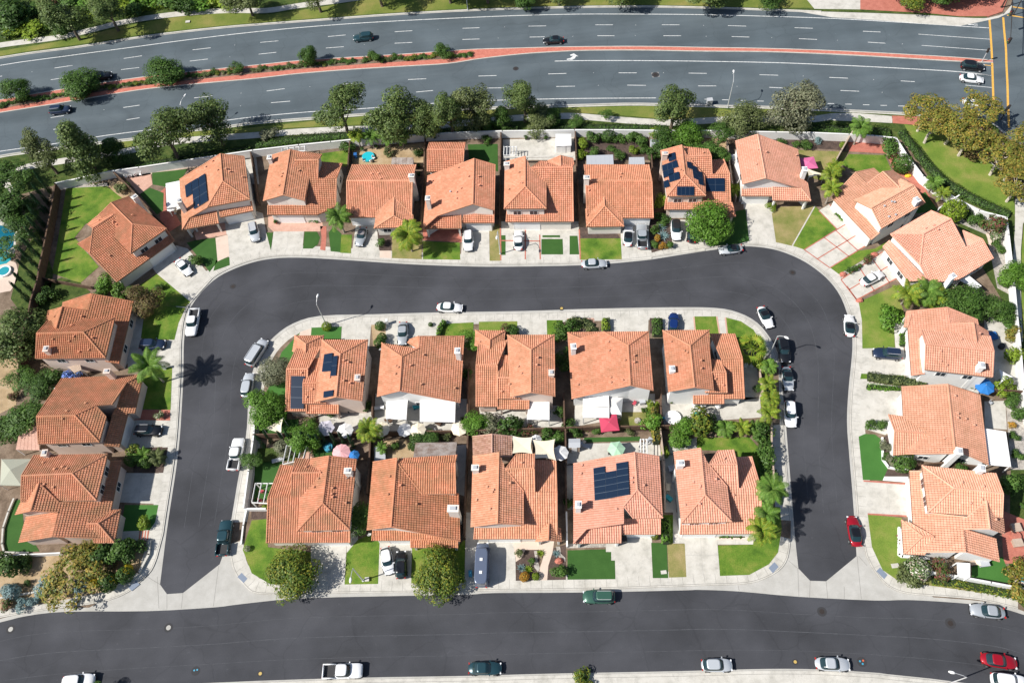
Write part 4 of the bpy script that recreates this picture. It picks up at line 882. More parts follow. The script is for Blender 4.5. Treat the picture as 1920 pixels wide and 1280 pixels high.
h.roof('L',[(1040,475,5.5),(1700,522,5.5),(1708,310,'R'),(1270,262,'R'),(985,60,5.5),(1640,130,5.5)],[(0,1,2,3),(3,2,5,4),(0,3,4)])
h.roof('L',[(875,112,2.9),(922,830,2.9),(1378,825,Q_),(1355,625,Q_),(1588,620,'R'),(1557,372,'R'),(1390,520,Q_),(1010,480,Q_),(985,112,Q_),(1722,665,4.3),(1705,480,4.3)],[(0,1,2,3,4,5,6,7,8),(5,4,9,10)])
h.roof('L',[(1355,625,4.9),(1378,825,4.9),(1675,912,3.1),(1645,715,3.1)],[(0,1,2,3)])
h.roof('L',[(990,690,4.0),(1090,690,4.0),(1005,855,2.7),(825,845,2.7),(803,545,2.7),(870,565,3.2)],[(0,1,2,3),(0,1,5,4),(0,3,4)])
h.chimney('L',1520,82,6.3).vents('L',[(1150,210),(1335,215),(1525,250),(1410,400),(1510,365),(1635,545)],'clay')
h.cover('L',[(1300,918),(1418,925),(1418,1050),(1308,1040)],2.5).finish((1705,930))
h=House('upper house of the western column, brown-leaved tree at its corner',1,'stuccopink')
h.roof('G',[(330,738,'R'),(745,728,'R'),(940,955,5.5),(320,962,5.5),(1025,598,5.5),(430,625,5.5)],[(0,1,2,3),(0,1,4,5),(1,2,4)])
h.roof('G',[(1190,455,2.9),(1062,1003,2.9),(948,985,Q_),(700,760,Q_),(505,693,'R'),(560,502,'R'),(775,535,Q_),(815,385,Q_),(430,540,4.4),(405,640,4.4)],[(0,1,2,3,4,5,6,7),(5,4,9,8)])
h.roof('G',[(815,385,4.9),(775,535,4.9),(555,500,3.3),(560,465,3.3)],[(0,1,2,3)])
h.chimney('G',408,872,6.4).vents('G',[(475,795),(660,770),(620,812),(710,905),(795,890),(825,780),(730,590),(640,670),(490,590)],'clay').cover('G',[(600,1030),(710,1005),(725,1060),(660,1085)],2.4,'tanwall').finish((228,660))
h=House('middle house of the western column, orange awning behind, black car on its drive',1,'stuccopink')
h.roof('H',[(330,575,'R'),(670,565,'R'),(885,802,5.5),(345,820,5.5),(855,478,Q_),(998,468,Q_),(1130,275,Q_),(1272,200,3.1),(555,235,3.1),(948,580,5.5)],[(0,1,2,3),(0,1,4,5,6,7,8),(1,2,9,4)])
h.roof('H',[(1274,205,2.9),(1200,545,2.9),(1140,545,Q_),(1064,842,2.9),(930,830,Q_),(1000,560,Q_),(1125,275,4.0)],[(0,1,2,3,4,5,6)])
h.chimney('H',950,170,5.2).vents('H',[(765,460),(560,600),(600,530)],'clay').cover('H',[(180,668),(330,660),(350,870),(140,865)],2.6,'brickpale').cover('H',[(480,318),(530,308),(545,330),(478,380)],2.4).finish((240,810))
h=House('lowest house of the western column with four-sided canopy behind and curved turf yard',1,'stuccopink')
h.roof('H',[(195,1100,'R'),(645,1080,'R'),(860,1318,5.5),(190,1330,5.5),(960,905,5.5),(310,915,5.5)],[(0,1,2,3),(0,1,4,5),(1,2,4)])
h.roof('I',[(1082,-172,2.9),(935,520,2.9),(470,500,Q_),(520,287,Q_),(280,272,'R'),(352,28,'R'),(530,200,Q_),(870,165,Q_),(950,-160,Q_),(140,305,4.2),(200,160,4.2)],[(0,1,2,3,4,5,6,7,8),(5,4,9,10)])
h.roof('I',[(520,287,5.0),(470,500,5.0),(170,552,3.1),(235,330,3.1)],[(0,1,2,3)])
h.roof('I',[(875,385,4.1),(775,388,4.1),(845,560,2.7),(1020,557,2.7),(1077,262,2.7),(930,262,2.7)],[(0,1,2,3),(0,1,5,4),(0,3,4)])
h.chimney('H',395,895,6.0).vents('H',[(390,985),(490,1045),(560,1025),(600,1040),(400,1180),(480,1205)],'clay').finish((216,915))
h=House('corner house with three black solar arrays, at the upper bend of the inner block',0,'stuccopink')
h.roof('M',[(1130,590,'R'),(1095,968,'R'),(1325,1003,5.5),(1375,462,5.5),(968,462,5.5),(905,1012,5.0)],[(0,1,2,3),(0,3,4),(0,1,5,4)])
h.roof('M',[(645,1097,2.9),(832,1097,2.9),(842,722,'R'),(655,722,'R'),(960,520,'E'),(740,540,'E')],[(0,1,2,3),(3,2,4,5)])
h.roof('M',[(800,1028,4.0),(1000,1028,4.0),(1035,845,'R'),(800,848,'R'),(960,620,4.0),(850,640,4.0)],[(0,1,2,3),(3,2,4,5)])
h.roof('M',[(825,500,3.9),(820,590,3.9),(705,562,2.8),(725,425,2.8),(985,425,2.8),(960,530,2.8)],[(0,1,2,3),(0,3,4),(0,1,5,4)])
h.roof('M',[(830,1118,2.6),(1112,1118,2.6),(1112,1032,3.2),(830,1030,3.2)],[(0,1,2,3)],walls=False)
for q,n,m in (([(692,780),(812,782),(803,1070),(683,1068)],1,3),([(985,588),(1060,573),(1048,735),(963,742)],1,2),([(1062,605),(1105,597),(1090,775),(1037,780)],1,2),([(980,918),(1067,903),(1060,958),(977,972)],1,1)): h.solar('M',q,n,m)
h.chimney('M',1280,795,5.9).vents('M',[(1160,650),(1200,665),(1160,830),(1215,850),(1035,800),(785,760),(880,905),(830,975)],'clay').finish((668,650))
h=House('house with broad slope and two white patio covers behind, satellite dish at its front corner',0,'stuccowhite',.34)
h.roof('N',[(350,615,'R'),(330,914,'R'),(128,965,5.5),(170,490,5.5),(868,1018,3.2),(905,430,3.2),(500,432,Q_),(497,540,Q_)],[(0,1,2,3),(0,1,4,5,6,7),(0,3,7)])
h.roof('N',[(498,430,5.7),(497,545,5.7),(400,485,4.6),(415,462,4.6)],[(0,1,2,3)])
h.chimney('N',842,558,5.2).vents('N',[(315,710),(290,770),(295,700),(540,600),(425,692),(520,860),(820,895)],'clay').dish('N',160,545,4.9)
h.cover('N',[(208,985),(400,990),(388,1168),(205,1160)],2.7).cover('N',[(508,985),(825,1010),(820,1190),(508,1185)],2.7).finish((762,640))
h=House('tiled house in the centre of the inner block, flat-paved yard and low tiled awning behind',0,'stuccopink')
h.roof('N',[(1497,552,'R'),(1495,927,'R'),(1712,962,5.5),(1705,418,5.5),(1285,420,5.5),(1310,968,5.2)],[(0,1,2,3),(0,3,4),(0,1,5,4)])
h.roof('N',[(1010,1055,2.9),(1198,1055,2.9),(1198,685,'R'),(1010,685,'R'),(1285,465,'E'),(1030,505,'E')],[(0,1,2,3),(3,2,4,5)])
h.roof('N',[(1200,985,4.0),(1395,985,4.0),(1430,800,'R'),(1200,800,'R'),(1340,600,4.0),(1240,600,4.0)],[(0,1,2,3),(3,2,4,5)])
h.roof('N',[(1132,465,3.9),(1130,545,3.9),(995,510,2.8),(1002,378,2.8),(1270,380,2.8),(1260,470,2.8)],[(0,1,2,3),(0,3,4),(0,1,5,4)])
h.roof('N',[(1203,1078,2.6),(1476,1078,2.6),(1478,990,3.2),(1205,985,3.2)],[(0,1,2,3)],walls=False)
h.chimney('N',1677,752,5.9).vents('N',[(1380,705),(1410,765),(1545,690),(1555,625),(1305,860),(1235,925),(1040,485)],'clay').cover('N',[(1480,1000),(1660,1000),(1660,1170),(1458,1165)],2.6).finish((998,632))
h=House('house with one very broad sunlit slope, crimson parasol and white pop-up canopy behind',0,'stuccowhite',.34)
h.roof('O',[(748,515,'R'),(768,865,'R'),(972,910,5.5),(928,388,5.5),(245,985,'E'),(208,400,'E'),(325,450,Q_),(530,392,Q_)],[(0,1,2,3),(0,1,4,5,6,7),(0,3,7)])
h.roof('O',[(325,452,3.9),(212,396,3.1),(512,392,3.1)],[(0,1,2)],walls=False)
h.chimney('O',262,520,5.2).vents('O',[(570,485),(575,562),(715,648),(800,665),(590,800),(590,845),(695,825),(300,865)],'clay').vents('O',[(800,605)],'clay')
h.cover('O',[(345,960),(575,955),(580,1052),(345,1052)],2.9).cover('O',[(345,1058),(580,1058),(580,1150),(345,1150)],2.6).finish((1180,628))
h=House('corner house beside the big fan palm with a deep blue car in front',0,'stuccowhite')
h.roof('P',[(540,515,'R'),(578,882,'R'),(750,908,Q_),(720,600,Q_),(710,375,5.5),(295,380,5.5),(345,922,5.4)],[(0,1,6,5),(0,1,2,3,4),(0,4,5)])
h.roof('P',[(835,985,2.9),(1022,985,2.9),(1003,625,'R'),(820,632,'R'),(935,408,'E'),(715,408,'E')],[(0,1,2,3),(3,2,4,5)])
h.roof('P',[(680,932,4.4),(868,932,4.4),(858,748,'R'),(605,755,'R'),(800,640,4.4),(740,635,4.4)],[(0,1,2,3),(3,2,4,5)])
h.roof('P',[(570,1030,2.6),(838,1030,2.6),(838,942,3.2),(570,940,3.2)],[(0,1,2,3)],walls=False)
h.chimney('P',380,718,5.9).vents('P',[(365,485),(485,565),(510,578),(635,650),(760,815),(830,870),(635,720)],'clay').finish((1285,628))
h=House('lower corner house of the inner block between two white pergolas, pink parasol behind',1)
h.roof('Q',[(750,1115,5.5),(1212,1105,5.5),(975,870,'R'),(1030,450,'R'),(870,475,5.5),(1275,482,5.5),(775,790,Q_)],[(0,1,2),(3,2,1,5),(3,2,0,6,4)])
h.roof('Q',[(475,1222,2.9),(1215,1218,2.9),(1215,1112,Q_),(960,598,'R'),(700,600,'R'),(695,818,Q_),(490,818,Q_),(875,478,4.9),(738,470,4.9)],[(0,1,2,3,4,5,6),(3,4,8,7)])
h.roof('Q',[(490,818,4.9),(697,818,4.9),(716,535,3.1),(602,530,3.1)],[(0,1,2,3)])
h.chimney('Q',1195,580,6.6).vents('Q',[(825,550),(935,655),(895,730),(1060,740),(1055,790),(1060,820),(1180,870)],'clay').dish('Q',1185,640,6.0).finish((635,1018))
h=House('house with weathered grey corrugated cover behind and round orange-flecked tree in front',1)
h.roof('R',[(305,470,'R'),(255,1077,'R'),(38,1105,5.5),(92,505,5.5),(868,1205,3.2),(856,785,3.2),(530,790,Q_),(315,515,Q_)],[(0,1,2,3),(0,1,4,5,6,7)],k=.36)
h.roof('R',[(530,790,5.4),(828,787,Q_),(822,510,6.75),(312,515,6.75)],[(0,1,2,3)])
h.roof('R',[(312,512,6.7),(822,507,6.7),(840,440,6.1),(330,470,6.1)],[(0,1,2,3)],walls=False)
h.roof('R',[(85,1200,2.9),(850,1200,2.9),(735,1080,4.0),(95,1090,4.0)],[(0,1,2,3)])
h.roof('R',[(430,1264,2.4),(846,1266,2.4),(846,1190,2.95),(430,1190,2.95)],[(0,1,2,3)],walls=False)
h.chimney('R',803,915,5.6,(1.5,.9)).vents('R',[(240,635),(335,715),(480,880),(225,795)],'clay').cover('R',[(470,330),(838,325),(820,503),(330,505),(345,465),(450,460)],2.8,'rust',zs=[2.8,2.8,5.0,5.0,4.4,4.2]).dish('R',60,1148,3.5).finish((760,1015))
h=House('house with front-facing gable and shade sails behind, cactus garden beds in front',0)
h.roof('R',[(1212,420,'R'),(1200,1047,'R'),(960,1078,5.5),(980,455,5.5),(1432,1060,5.5),(1432,765,5.5),(1270,560,Q_)],[(0,1,2,3),(0,1,4,5,6)])
h.roof('R',[(990,1188,2.9),(1728,1185,2.9),(1727,770,Q_),(1530,770,Q_),(1525,558,'R'),(1270,565,'R'),(1000,1060,Q_),(1528,430,5.0),(1370,430,5.0)],[(0,1,2,3,4,5,6),(5,4,7,8)])
h.roof('R',[(1530,770,4.9),(1727,770,4.9),(1718,490,3.1),(1530,485,3.1)],[(0,1,2,3)])
h.roof('R',[(1655,1055,3.9),(1650,1195,3.9),(1535,1207,2.7),(1560,1110,3.0),(1768,1207,2.7),(1762,1100,2.7)],[(0,1,2,3),(0,1,4,5)],walls=False)
h.chimney('R',1000,552,6.6).vents('R',[(1105,730),(1150,775),(1160,755),(1130,925),(1310,695),(1010,845),(1410,515)],'clay').finish((945,1012))
h=House('garden room with faded dusky gable roof, behind the front-facing gable house',3,'stuccopink')
h.roof('R',[(1150,257,'R'),(1150,452,'R'),(980,455,2.9),(975,278,2.9),(1330,455,2.9),(1328,278,2.9)],[(0,1,2,3),(0,1,4,5)])
h.finish(None,2); h.t['label']='garden room with faded dusky gable roof beside two cream shade sails'; h.t['category']='garden building'; h.t['group']='garden outbuildings'; h.t.name='garden_room'
h=House('house with stepped blue solar array of many cells on its broad slope',2,'stuccowhite',.34)
h.roof('S',[(995,420,'R'),(1018,750,'R'),(1245,1000,5.5),(1212,455,5.5),(450,520,'E'),(450,1228,'E'),(570,1095,Q_),(900,1045,Q_),(898,895,Q_),(985,1005,5.5)],[(0,1,2,3),(0,1,8,7,6,5,4),(1,2,9,8)])
h.roof('S',[(568,1090,3.7),(872,1060,3.9),(872,1222,2.8),(452,1228,2.8)],[(0,1,2,3)],walls=False)
h.roof('S',[(885,1145,2.9),(1222,1145,2.9),(1222,985,4.1),(885,1010,4.1)],[(0,1,2,3)])
for q,n,m in (([(628,555),(730,537),(740,828),(640,843)],1,5),([(733,592),(832,575),(845,808),(741,828)],1,4),([(830,512),(935,495),(950,790),(846,808)],1,5)): h.solar('S',q,n,m)
h.chimney('S',495,880,5.6).vents('S',[(525,535),(515,610),(970,650),(968,690),(1075,715),(830,925)],'clay').finish((1185,1005))
h=House('lower corner house with pointed hip front, slender palms on its street side',2,'stuccowhite')
h.roof('T',[(460,1047,5.6),(907,1034,5.6),(672,795,'R'),(632,382,'R'),(392,418,5.5),(870,725,5.6),(705,527,Q_)],[(0,1,2),(3,2,0,4),(3,2,1,5,6)])
h.roof('T',[(450,1145,2.9),(1130,1140,2.9),(1178,1090,Q_),(1165,728,Q_),(968,735,Q_),(955,522,'R'),(705,527,'R'),(460,1030,Q_),(925,395,5.0),(790,400,5.0)],[(0,1,2,3,4,5,6,7),(6,5,8,9)])
h.roof('T',[(968,735,4.9),(1165,728,4.9),(1085,455,3.1),(940,460,3.1)],[(0,1,2,3)])
h.chimney('T',455,512,6.6).vents('T',[(565,685),(625,720),(620,738),(765,660),(620,880),(490,890),(835,480),(920,800)],'clay').finish((1310,1010))
# ---------------------------------------------------------------- walls and fences
def fence(pts, h, mat, label, cat='fence', name='fence', th=.16, top=False, cap=None, z0=.05, posts=False):
    "pts are photo positions of the wall's foot (or of its top edge when top=True)"
    P=[at(x,y,h if top else .1) for x,y in pts]
    t=empty(name,(0,0,0),0,label,cat)
    mb=MB(); cp=MB(); po=MB()
    for a,b in zip(P[:-1],P[1:]):
        v=(b-a); v.z=0; L_=v.length; rz=math.atan2(v.y,v.x); m=(a+b)/2
        mb.box((m.x,m.y,(z0+h)/2),(L_+th*.5,th,h-z0),0,rz); cp.box((m.x,m.y,h+.035),(L_+th*.5+.06,th+.08,.07),0,rz)
        n=max(1,int(L_/2.4))
        for k in range(n+1):
            q=a.lerp(b,k/n); po.box((q.x,q.y,h/2+.03),(th+.08,th+.08,h),0,rz)
    mb.build('panel' if name=='fence' else 'body',MT[mat],t); cp.build('coping',MT[cap or mat],t)
    if posts: po.build('post',MT[mat],t)
    return t
fw=lambda p,l,h=1.75,**k: fence(p,h,'wood',l,posts=True,**k)
fence([(103,344),(145,335),(208,321),(260,314),(340,302),(400,293),(474,282),(560,272),(620,266),(659,262),(720,258),(800,252),(872,248),(942,246),(1010,245),(1077,244),(1150,244),(1246,245),(1300,245),(1367,246),(1455,248),(1520,249),(1592,252),(1640,255),(1680,259),(1699,289),(1731,331),(1760,353),(1792,372),(1836,395),(1887,408),(1891,440),(1897,490)],2.0,'wallwhite','long white perimeter wall between the upper gardens and the avenue verge','wall','garden_wall',.22,True)
fence([(1897,490),(1902,537),(1907,592),(1913,650),(1920,730),(1935,800)],2.0,'wallwhite','white wall behind the eastern gardens below the round corner shrub','wall','garden_wall',.22,True)
fence([(103,344),(98,380),(92,410),(87,435),(80,470),(73,500),(70,523),(57,563),(49,610),(42,643),(33,702)],2.3,'wood','dark timber fence beside the cypress row on the western edge','fence','fence',.18,True)
fence([(483,783),(482,815),(480,835),(472,890),(463,957)],1.7,'wallwhite','white side wall along the western pavement of the inner block','wall','garden_wall')
fence([(463,957),(501,957)],1.1,'white','low white wall facing the lower corner lawn of the inner block','wall','garden_wall')
fence([(463,957),(457,985),(453,1020)],.35,'wallwhite','low white kerb wall edging the curved corner lawn','wall','garden_wall')
fence([(1730,1075),(1780,1083),(1850,1096),(1914,1108)],1.5,'wallwhite','white wall below the south eastern corner house','wall','garden_wall')
fence([(1442,800),(1443,850),(1447,908)],1.8,'tanwall','tan wall along the eastern pavement of the inner block','wall','garden_wall')
fence([(1428,748),(1421,705),(1432,680),(1440,672)],1.7,'tanwall','curved tan wall by the street lamp and fan palm','wall','garden_wall')
fw([(215,328),(250,362),(285,400),(316,434)],'grey boarded fence between the striped lawn and the brick-patio garden')
fw([(474,292),(480,330),(488,385)],'dark side fence beside the house with an L-shaped solar array')
fw([(660,267),(657,300),(655,330)],'short dark fence between a small lawn and the dirt yard with a blue float')
fw([(799,268),(797,320),(793,390),(791,430)],'long fence beside the square-winged house and the covered-car house')
fw([(940,256),(939,320),(938,426)],'fence between the small turf yard and the white concrete yard')
fw([(1078,252),(1080,300),(1083,360),(1086,420)],'fence between the white concrete yard and the vegetable garden')
fw([(1217,268),(1222,330),(1226,395)],'fence east of the vegetable garden next to the solar-panelled house')
fence([(1361,272),(1366,320),(1371,357),(1378,380)],1.6,'tanwall','pale wall between the solar-panelled house and the plain gable house','wall','garden_wall')
fence([(1594,257),(1573,293),(1550,335)],1.7,'tanwall','tan wall running diagonally behind the pink parasol garden','wall','garden_wall')
fence([(1792,376),(1772,390),(1755,400)],1.6,'wallwhite','short white wall between the two diagonal houses','wall','garden_wall')
fw([(1836,737),(1880,740),(1919,743)],'grey wooden fence below the blue parasol garden')
fence([(1715,878),(1760,873),(1825,880)],1.5,'wood','dark fence between the two lowest eastern houses',posts=True)
fw([(481,822),(560,820),(640,818),(697,818),(780,816),(879,815),(970,812),(1060,809)],'western stretch of the back fence through the middle of the inner block')
fw([(1060,809),(1150,807),(1236,806),(1330,802),(1442,799)],'eastern stretch of the back fence through the middle of the inner block')
fw([(698,823),(696,880),(692,930)],'fence between the lower pergola house and the corrugated-cover house')
fw([(879,819),(876,890),(873,970),(872,1010)],'fence between the corrugated-cover house and the shade-sail house')
fw([(1060,813),(1061,880),(1062,960)],'fence between the shade sails and the grey shed yard')
fence([(1062,960),(1063,1000),(1063,1026)],.9,'white','low white wall beside the cactus garden and the stepped-solar house','wall','garden_wall')
fence([(1236,811),(1243,870),(1245,960)],1.7,'tanwall','tan wall between the green parasol yard and the corner back lawn','wall','garden_wall')
fw([(703,742),(701,785)],'short fence between the tall palm yard and the white patio covers')
fw([(881,690),(879,740),(878,790)],'fence beside the orange side path of the central house')
fw([(1057,745),(1058,804)],'fence between the flat-paved yard and the crimson parasol yard')
fw([(1238,735),(1237,770),(1238,800)],'vine-covered fence east of the crimson parasol yard')
fence([(0,1045),(60,1043),(120,1040)],1.3,'wallwhite','thin white wall under the curved turf yard of the lowest western house','wall','garden_wall',.12)
fence([(28,936),(18,960),(8,990),(6,1020),(10,1036),(55,1037)],.45,'conc','low curving concrete border around the western turf yard','border','garden_border',.2)
fence([(0,1122),(60,1112),(120,1103)],.5,'conc','pale kerb stones below the sandy corner slope','border','garden_border',.2)
fence([(283,1015),(281,1040),(262,1075),(238,1092),(190,1100)],.5,'conc','curved pale retaining edge round the planted western corner','border','garden_border',.25)
fence([(70,523),(100,530),(140,537),(175,543)],1.1,'wood','thin pale rail fence below the striped lawn',th=.1)
fence([(1653,822),(1654,862),(1665,877),(1688,882),(1712,881)],.45,'stuccowhite','low white curving edge beside the kidney-shaped turf','border','garden_border',.22)
fence([(1684,990),(1684,1040),(1690,1044),(1740,1048)],.5,'stuccowhite','white planter edge along the lawn of the lower eastern house','border','garden_border',.25)
fence([(1885,420),(1850,440),(1862,470)],.5,'stuccopink','low pink edging in the gravel garden','border','garden_border',.25)
fence([(1345,1010),(1412,1010)],.25,'stuccopink','low border in front of the hip-front corner house','border','garden_border',.2)
# pergolas
def pergola(c, quad, z, label, n=5, mat='white', m=2):
    Q=[at(*cv(c,*q),z) for q in quad]; t=empty('pergola',(0,0,0),0,label,'pergola')
    for p in Q:
        mb=MB(); mb.box((p.x,p.y,z/2),(.16,.16,z)); mb.build('post',MT[mat],t)
    for k in range(m):
        u=k/(m-1); a=Q[0].lerp(Q[3],u); b=Q[1].lerp(Q[2],u); mb=MB(); mb.tube([a,b],.09,4); mb.build('beam',MT[mat],t)
    for k in range(n):
        u=k/(n-1); a=Q[0].lerp(Q[1],u); b=Q[3].lerp(Q[2],u); up=Vector((0,0,.16)); mb=MB(); mb.tube([a+up,b+up],.085,4); mb.build('rafter',MT[mat],t)
pergola('Q',[(655,355),(830,365),(800,480),(620,520)],2.5,'white five-slat pergola above the lower corner house')
pergola('Q',[(378,690),(540,690),(500,870),(345,860)],2.5,'white pergola against the western wall over red garden chairs',4)
pergola('S',[(1048,300),(1105,300),(1108,440),(1045,440)],2.5,'narrow white pergola beside the green parasol yard',3)
pergola('D',[(215,215),(325,215),(320,290),(212,290)],2.2,'thin pale trellis frame in the white concrete yard',5)
pergola('B',[(1090,230),(1290,210),(1290,250),(1085,260)],2.3,'pale trellis frame behind the cross-gable house',5)
# sheds
def shed(c, quad, z, label, mat='greyroof', wall='wallwhite', ridge=.5):
    Q=[at(*cv(c,*q),z) for q in quad]; t=empty('shed',(0,0,0),0,label,'shed')
    if area(Q)<0: Q=[Q[1],Q[0],Q[3],Q[2]]
    cen=sum(Q,Vector())/4; w_=[cen.lerp(p,.92) for p in Q]; mb=MB()
    for a,b in zip(w_,w_[1:]+w_[:1]): mb.add([(a.x,a.y,.1),(b.x,b.y,.1),(b.x,b.y,z-.03),(a.x,a.y,z-.03)],[(0,1,2,3)])
    mb.build('wall',MT[wall],t)
    r0=(Q[0]+Q[3])/2; r1=(Q[1]+Q[2])/2; up=Vector((0,0,ridge)); mb=MB(); V=[Q[0],Q[1],Q[2],Q[3],r0+up,r1+up]
    mb.add(V,[(0,1,5,4),(4,5,2,3),(0,4,3),(1,2,5)]); mb.build('roof',MT[mat],t)
    a,b=w_[0],w_[1]; d=(b-a).normalized(); nrm=Vector((d.y,-d.x,0)); m=(a+b)/2+nrm*.04; mb=MB(); mb.box((m.x,m.y,1.05),(.85,.05,1.85),0,math.atan2(d.y,d.x)); mb.build('door',MT['white'],t)
shed('D',[(672,210),(812,205),(810,100),(670,100)],2.2,'white gabled shed in the corner of the white concrete yard','white','white')
shed('S',[(408,375),(512,372),(512,292),(408,295)],2.1,'grey storage shed near the scalloped white parasol','greyroof','tanwall',.25)
shed('D',[(1512,215),(1590,215),(1590,145),(1510,145)],2.1,'small grey roofed shed beside the vegetable garden','greyroof','tanwall',.1)
# shade sails
def sail(c, pts, zs, mat, label):
    Q=[at(*cv(c,*q),z) for q,z in zip(pts,zs)]; t=empty('shade_sail',(0,0,0),0,label,'shade sail'); n=len(Q); cen=sum(Q,Vector())/n; K=6; V=[]; F=[]
    ring=[]
    for i in range(n):
        a,b=Q[i],Q[(i+1)%n]
        for k in range(K):
            u=k/K; p=a.lerp(b,u); ring.append(p.lerp(cen,.16*4*u*(1-u)))
    m=len(ring); V=[tuple(cen+Vector((0,0,-.15)))]
    for s_ in (.35,.7,1): V+=[tuple(cen.lerp(p,s_)+Vector((0,0,-.15*(1-s_)))) for p in ring]
    F=[(0,1+k,1+(k+1)%m) for k in range(m)]
    for r in range(2): F+=[(1+r*m+k,1+(r+1)*m+k,1+(r+1)*m+(k+1)%m,1+r*m+(k+1)%m) for k in range(m)]
    mesh('fabric',V,F,MT[mat],t)
    for p in Q:
        mb=MB(); mb.tube([(p.x,p.y,.1),(p.x,p.y,p.z+.05)],.05,6); mb.build('pole',MT['metal'],t)
sail('Q',[(445,205),(620,112),(606,256)],[2.8,3.2,2.6],'cream','pale yellow triangular shade sail above a row of small cypresses')
sail('R',[(1320,265),(1508,280),(1510,432),(1330,425)],[3,3,3.2,3.2],'cream','western one of two adjoining cream square shade sails')
sail('R',[(1512,302),(1708,298),(1718,488),(1528,470)],[3,3,3.6,3.6],'cream','eastern one of two adjoining cream shade sails beside the scalloped white parasol')
sail('E',[(1470,400),(1640,460),(1500,490)],[3.2,2.4,2.8],'cream','triangular beige shade sail below the pink parasol')
sail('K',[(1675,150),(1800,218),(1690,270)],[3,2.5,2.7],'white','white triangular shade sail near the blue round parasol')
# parasols
CLOTH=dict(pink=flat('pink_cloth',(.62,.14,.30),.85),palepink=flat('pale_pink_cloth',(.75,.40,.42),.85),blue=flat('blue_cloth',(.02,.17,.48),.8),crimson=flat('crimson_cloth',(.52,.055,.11),.85),green=flat('pale_green_cloth',(.38,.60,.42),.85),white=flat('white_cloth',(.75,.75,.74),.9),cream=MT['cream'],lilac=flat('lilac_cloth',(.66,.64,.72),.9),sage=flat('sage_cloth',(.36,.37,.30),.9))
def parasol(c, x, y, r, col, label, n=8, z=2.5, drop=.5, rz=0):
    p=at(*cv(c,x,y),z); t=empty('parasol',(p.x,p.y,0),rz,label,'parasol')
    V=[(0,0,z)]; 
    for k in range(n*2):
        a=k*math.pi/n; rr=r if k%2==0 else r*(math.cos(math.pi/n)-.03); V.append((rr*math.cos(a),rr*math.sin(a),z-drop-(.0 if k%2==0 else .02)))
    m=2*n; F=[(0,1+k,1+(k+1)%m) for k in range(m)]; b=len(V); V+=[(v[0]*1.0,v[1]*1.0,v[2]-.12) for v in V[1:]]; F+=[(1+k,b+k,b+(k+1)%m,1+(k+1)%m) for k in range(m)]
    mesh('canopy',V,F,CLOTH[col],t)
    mb=MB(); mb.tube([(0,0,.1),(0,0,z+.1)],.03,6); mb.build('pole',MT['white'],t); mb=MB(); mb.disc((0,0,.12),.25,.08,10); mb.build('base',MT['greyroof'],t)
    mb=MB()
    for k in range(n):
        a=2*k*math.pi/n; mb.tube([(0,0,z-.08),(r*.97*math.cos(a),r*.97*math.sin(a),z-drop-.03)],.012,3)
    mb.build('rib',MT['metal'],t); return t
parasol('E',1500,350,2.1,'pink','square bright pink parasol in the garden of the plain gable house',4,2.5,.3,R_(45)); parasol('K',1560,290,1.55,'blue','round blue parasol in the eastern garden')
parasol('O',578,1190,2.1,'crimson','square crimson parasol behind the broad-sloped house',4,2.5,.3,R_(45)); parasol('Q',990,190,1.55,'lilac','grey white eight-sided parasol behind the bright round tree',6); parasol('Q',1165,210,1.4,'white','white striped parasol just west of the tall garden palm')
parasol('R',165,200,1.35,'cream','off-white parasol just east of the tall garden palm'); parasol('R',368,205,1.25,'white','white parasol between two off-white ones below the patio covers'); parasol('R',487,205,1.35,'cream','beige octagonal parasol third along the yard with patio covers'); parasol('R',855,190,1.4,'cream','cream parasol at the eastern end of the yard with patio covers')
parasol('Q',1130,405,1.5,'palepink','round pale pink parasol behind the lower corner house',12); parasol('S',835,375,1.45,'green','pale green six-sided parasol on the grey patio',6); parasol('S',335,410,1.35,'white','scalloped white parasol beside the eastern shade sail'); parasol('S',120,290,.9,'white','small white parasol peeping from behind the shade sails')
parasol('B',90,740,1.0,'white','small white parasol beside the white patio canopy',8); parasol('Q',1245,430,.9,'blue','small dark blue parasol next to the pale pink one',8)
def canopy(c, quad, zc, ze, col, label):
    Q=[at(*cv(c,*q),ze) for q in quad]; cen=sum(Q,Vector())/4; t=empty('canopy_tent',(0,0,0),0,label,'canopy')
    V=[tuple(p) for p in Q]+[(cen.x,cen.y,zc)]+[(p.x,p.y,p.z-.25) for p in Q]
    mesh('fabric',V,[(0,1,4),(1,2,4),(2,3,4),(3,0,4),(0,5,6,1),(1,6,7,2),(2,7,8,3),(3,8,5,0)],CLOTH[col],t)
    for p in Q:
        mb=MB(); mb.tube([(p.x,p.y,.1),(p.x,p.y,p.z)],.05,6); mb.build('leg',MT['metal'],t)
canopy('H',[(0,1180),(190,1185),(290,948),(12,950)],3.3,2.3,'sage','grey green four-sided canopy behind the lowest western house')
canopy('O',[(580,1118),(688,1122),(702,975),(582,965)],3.0,2.2,'white','white pop-up canopy next to the crimson parasol')
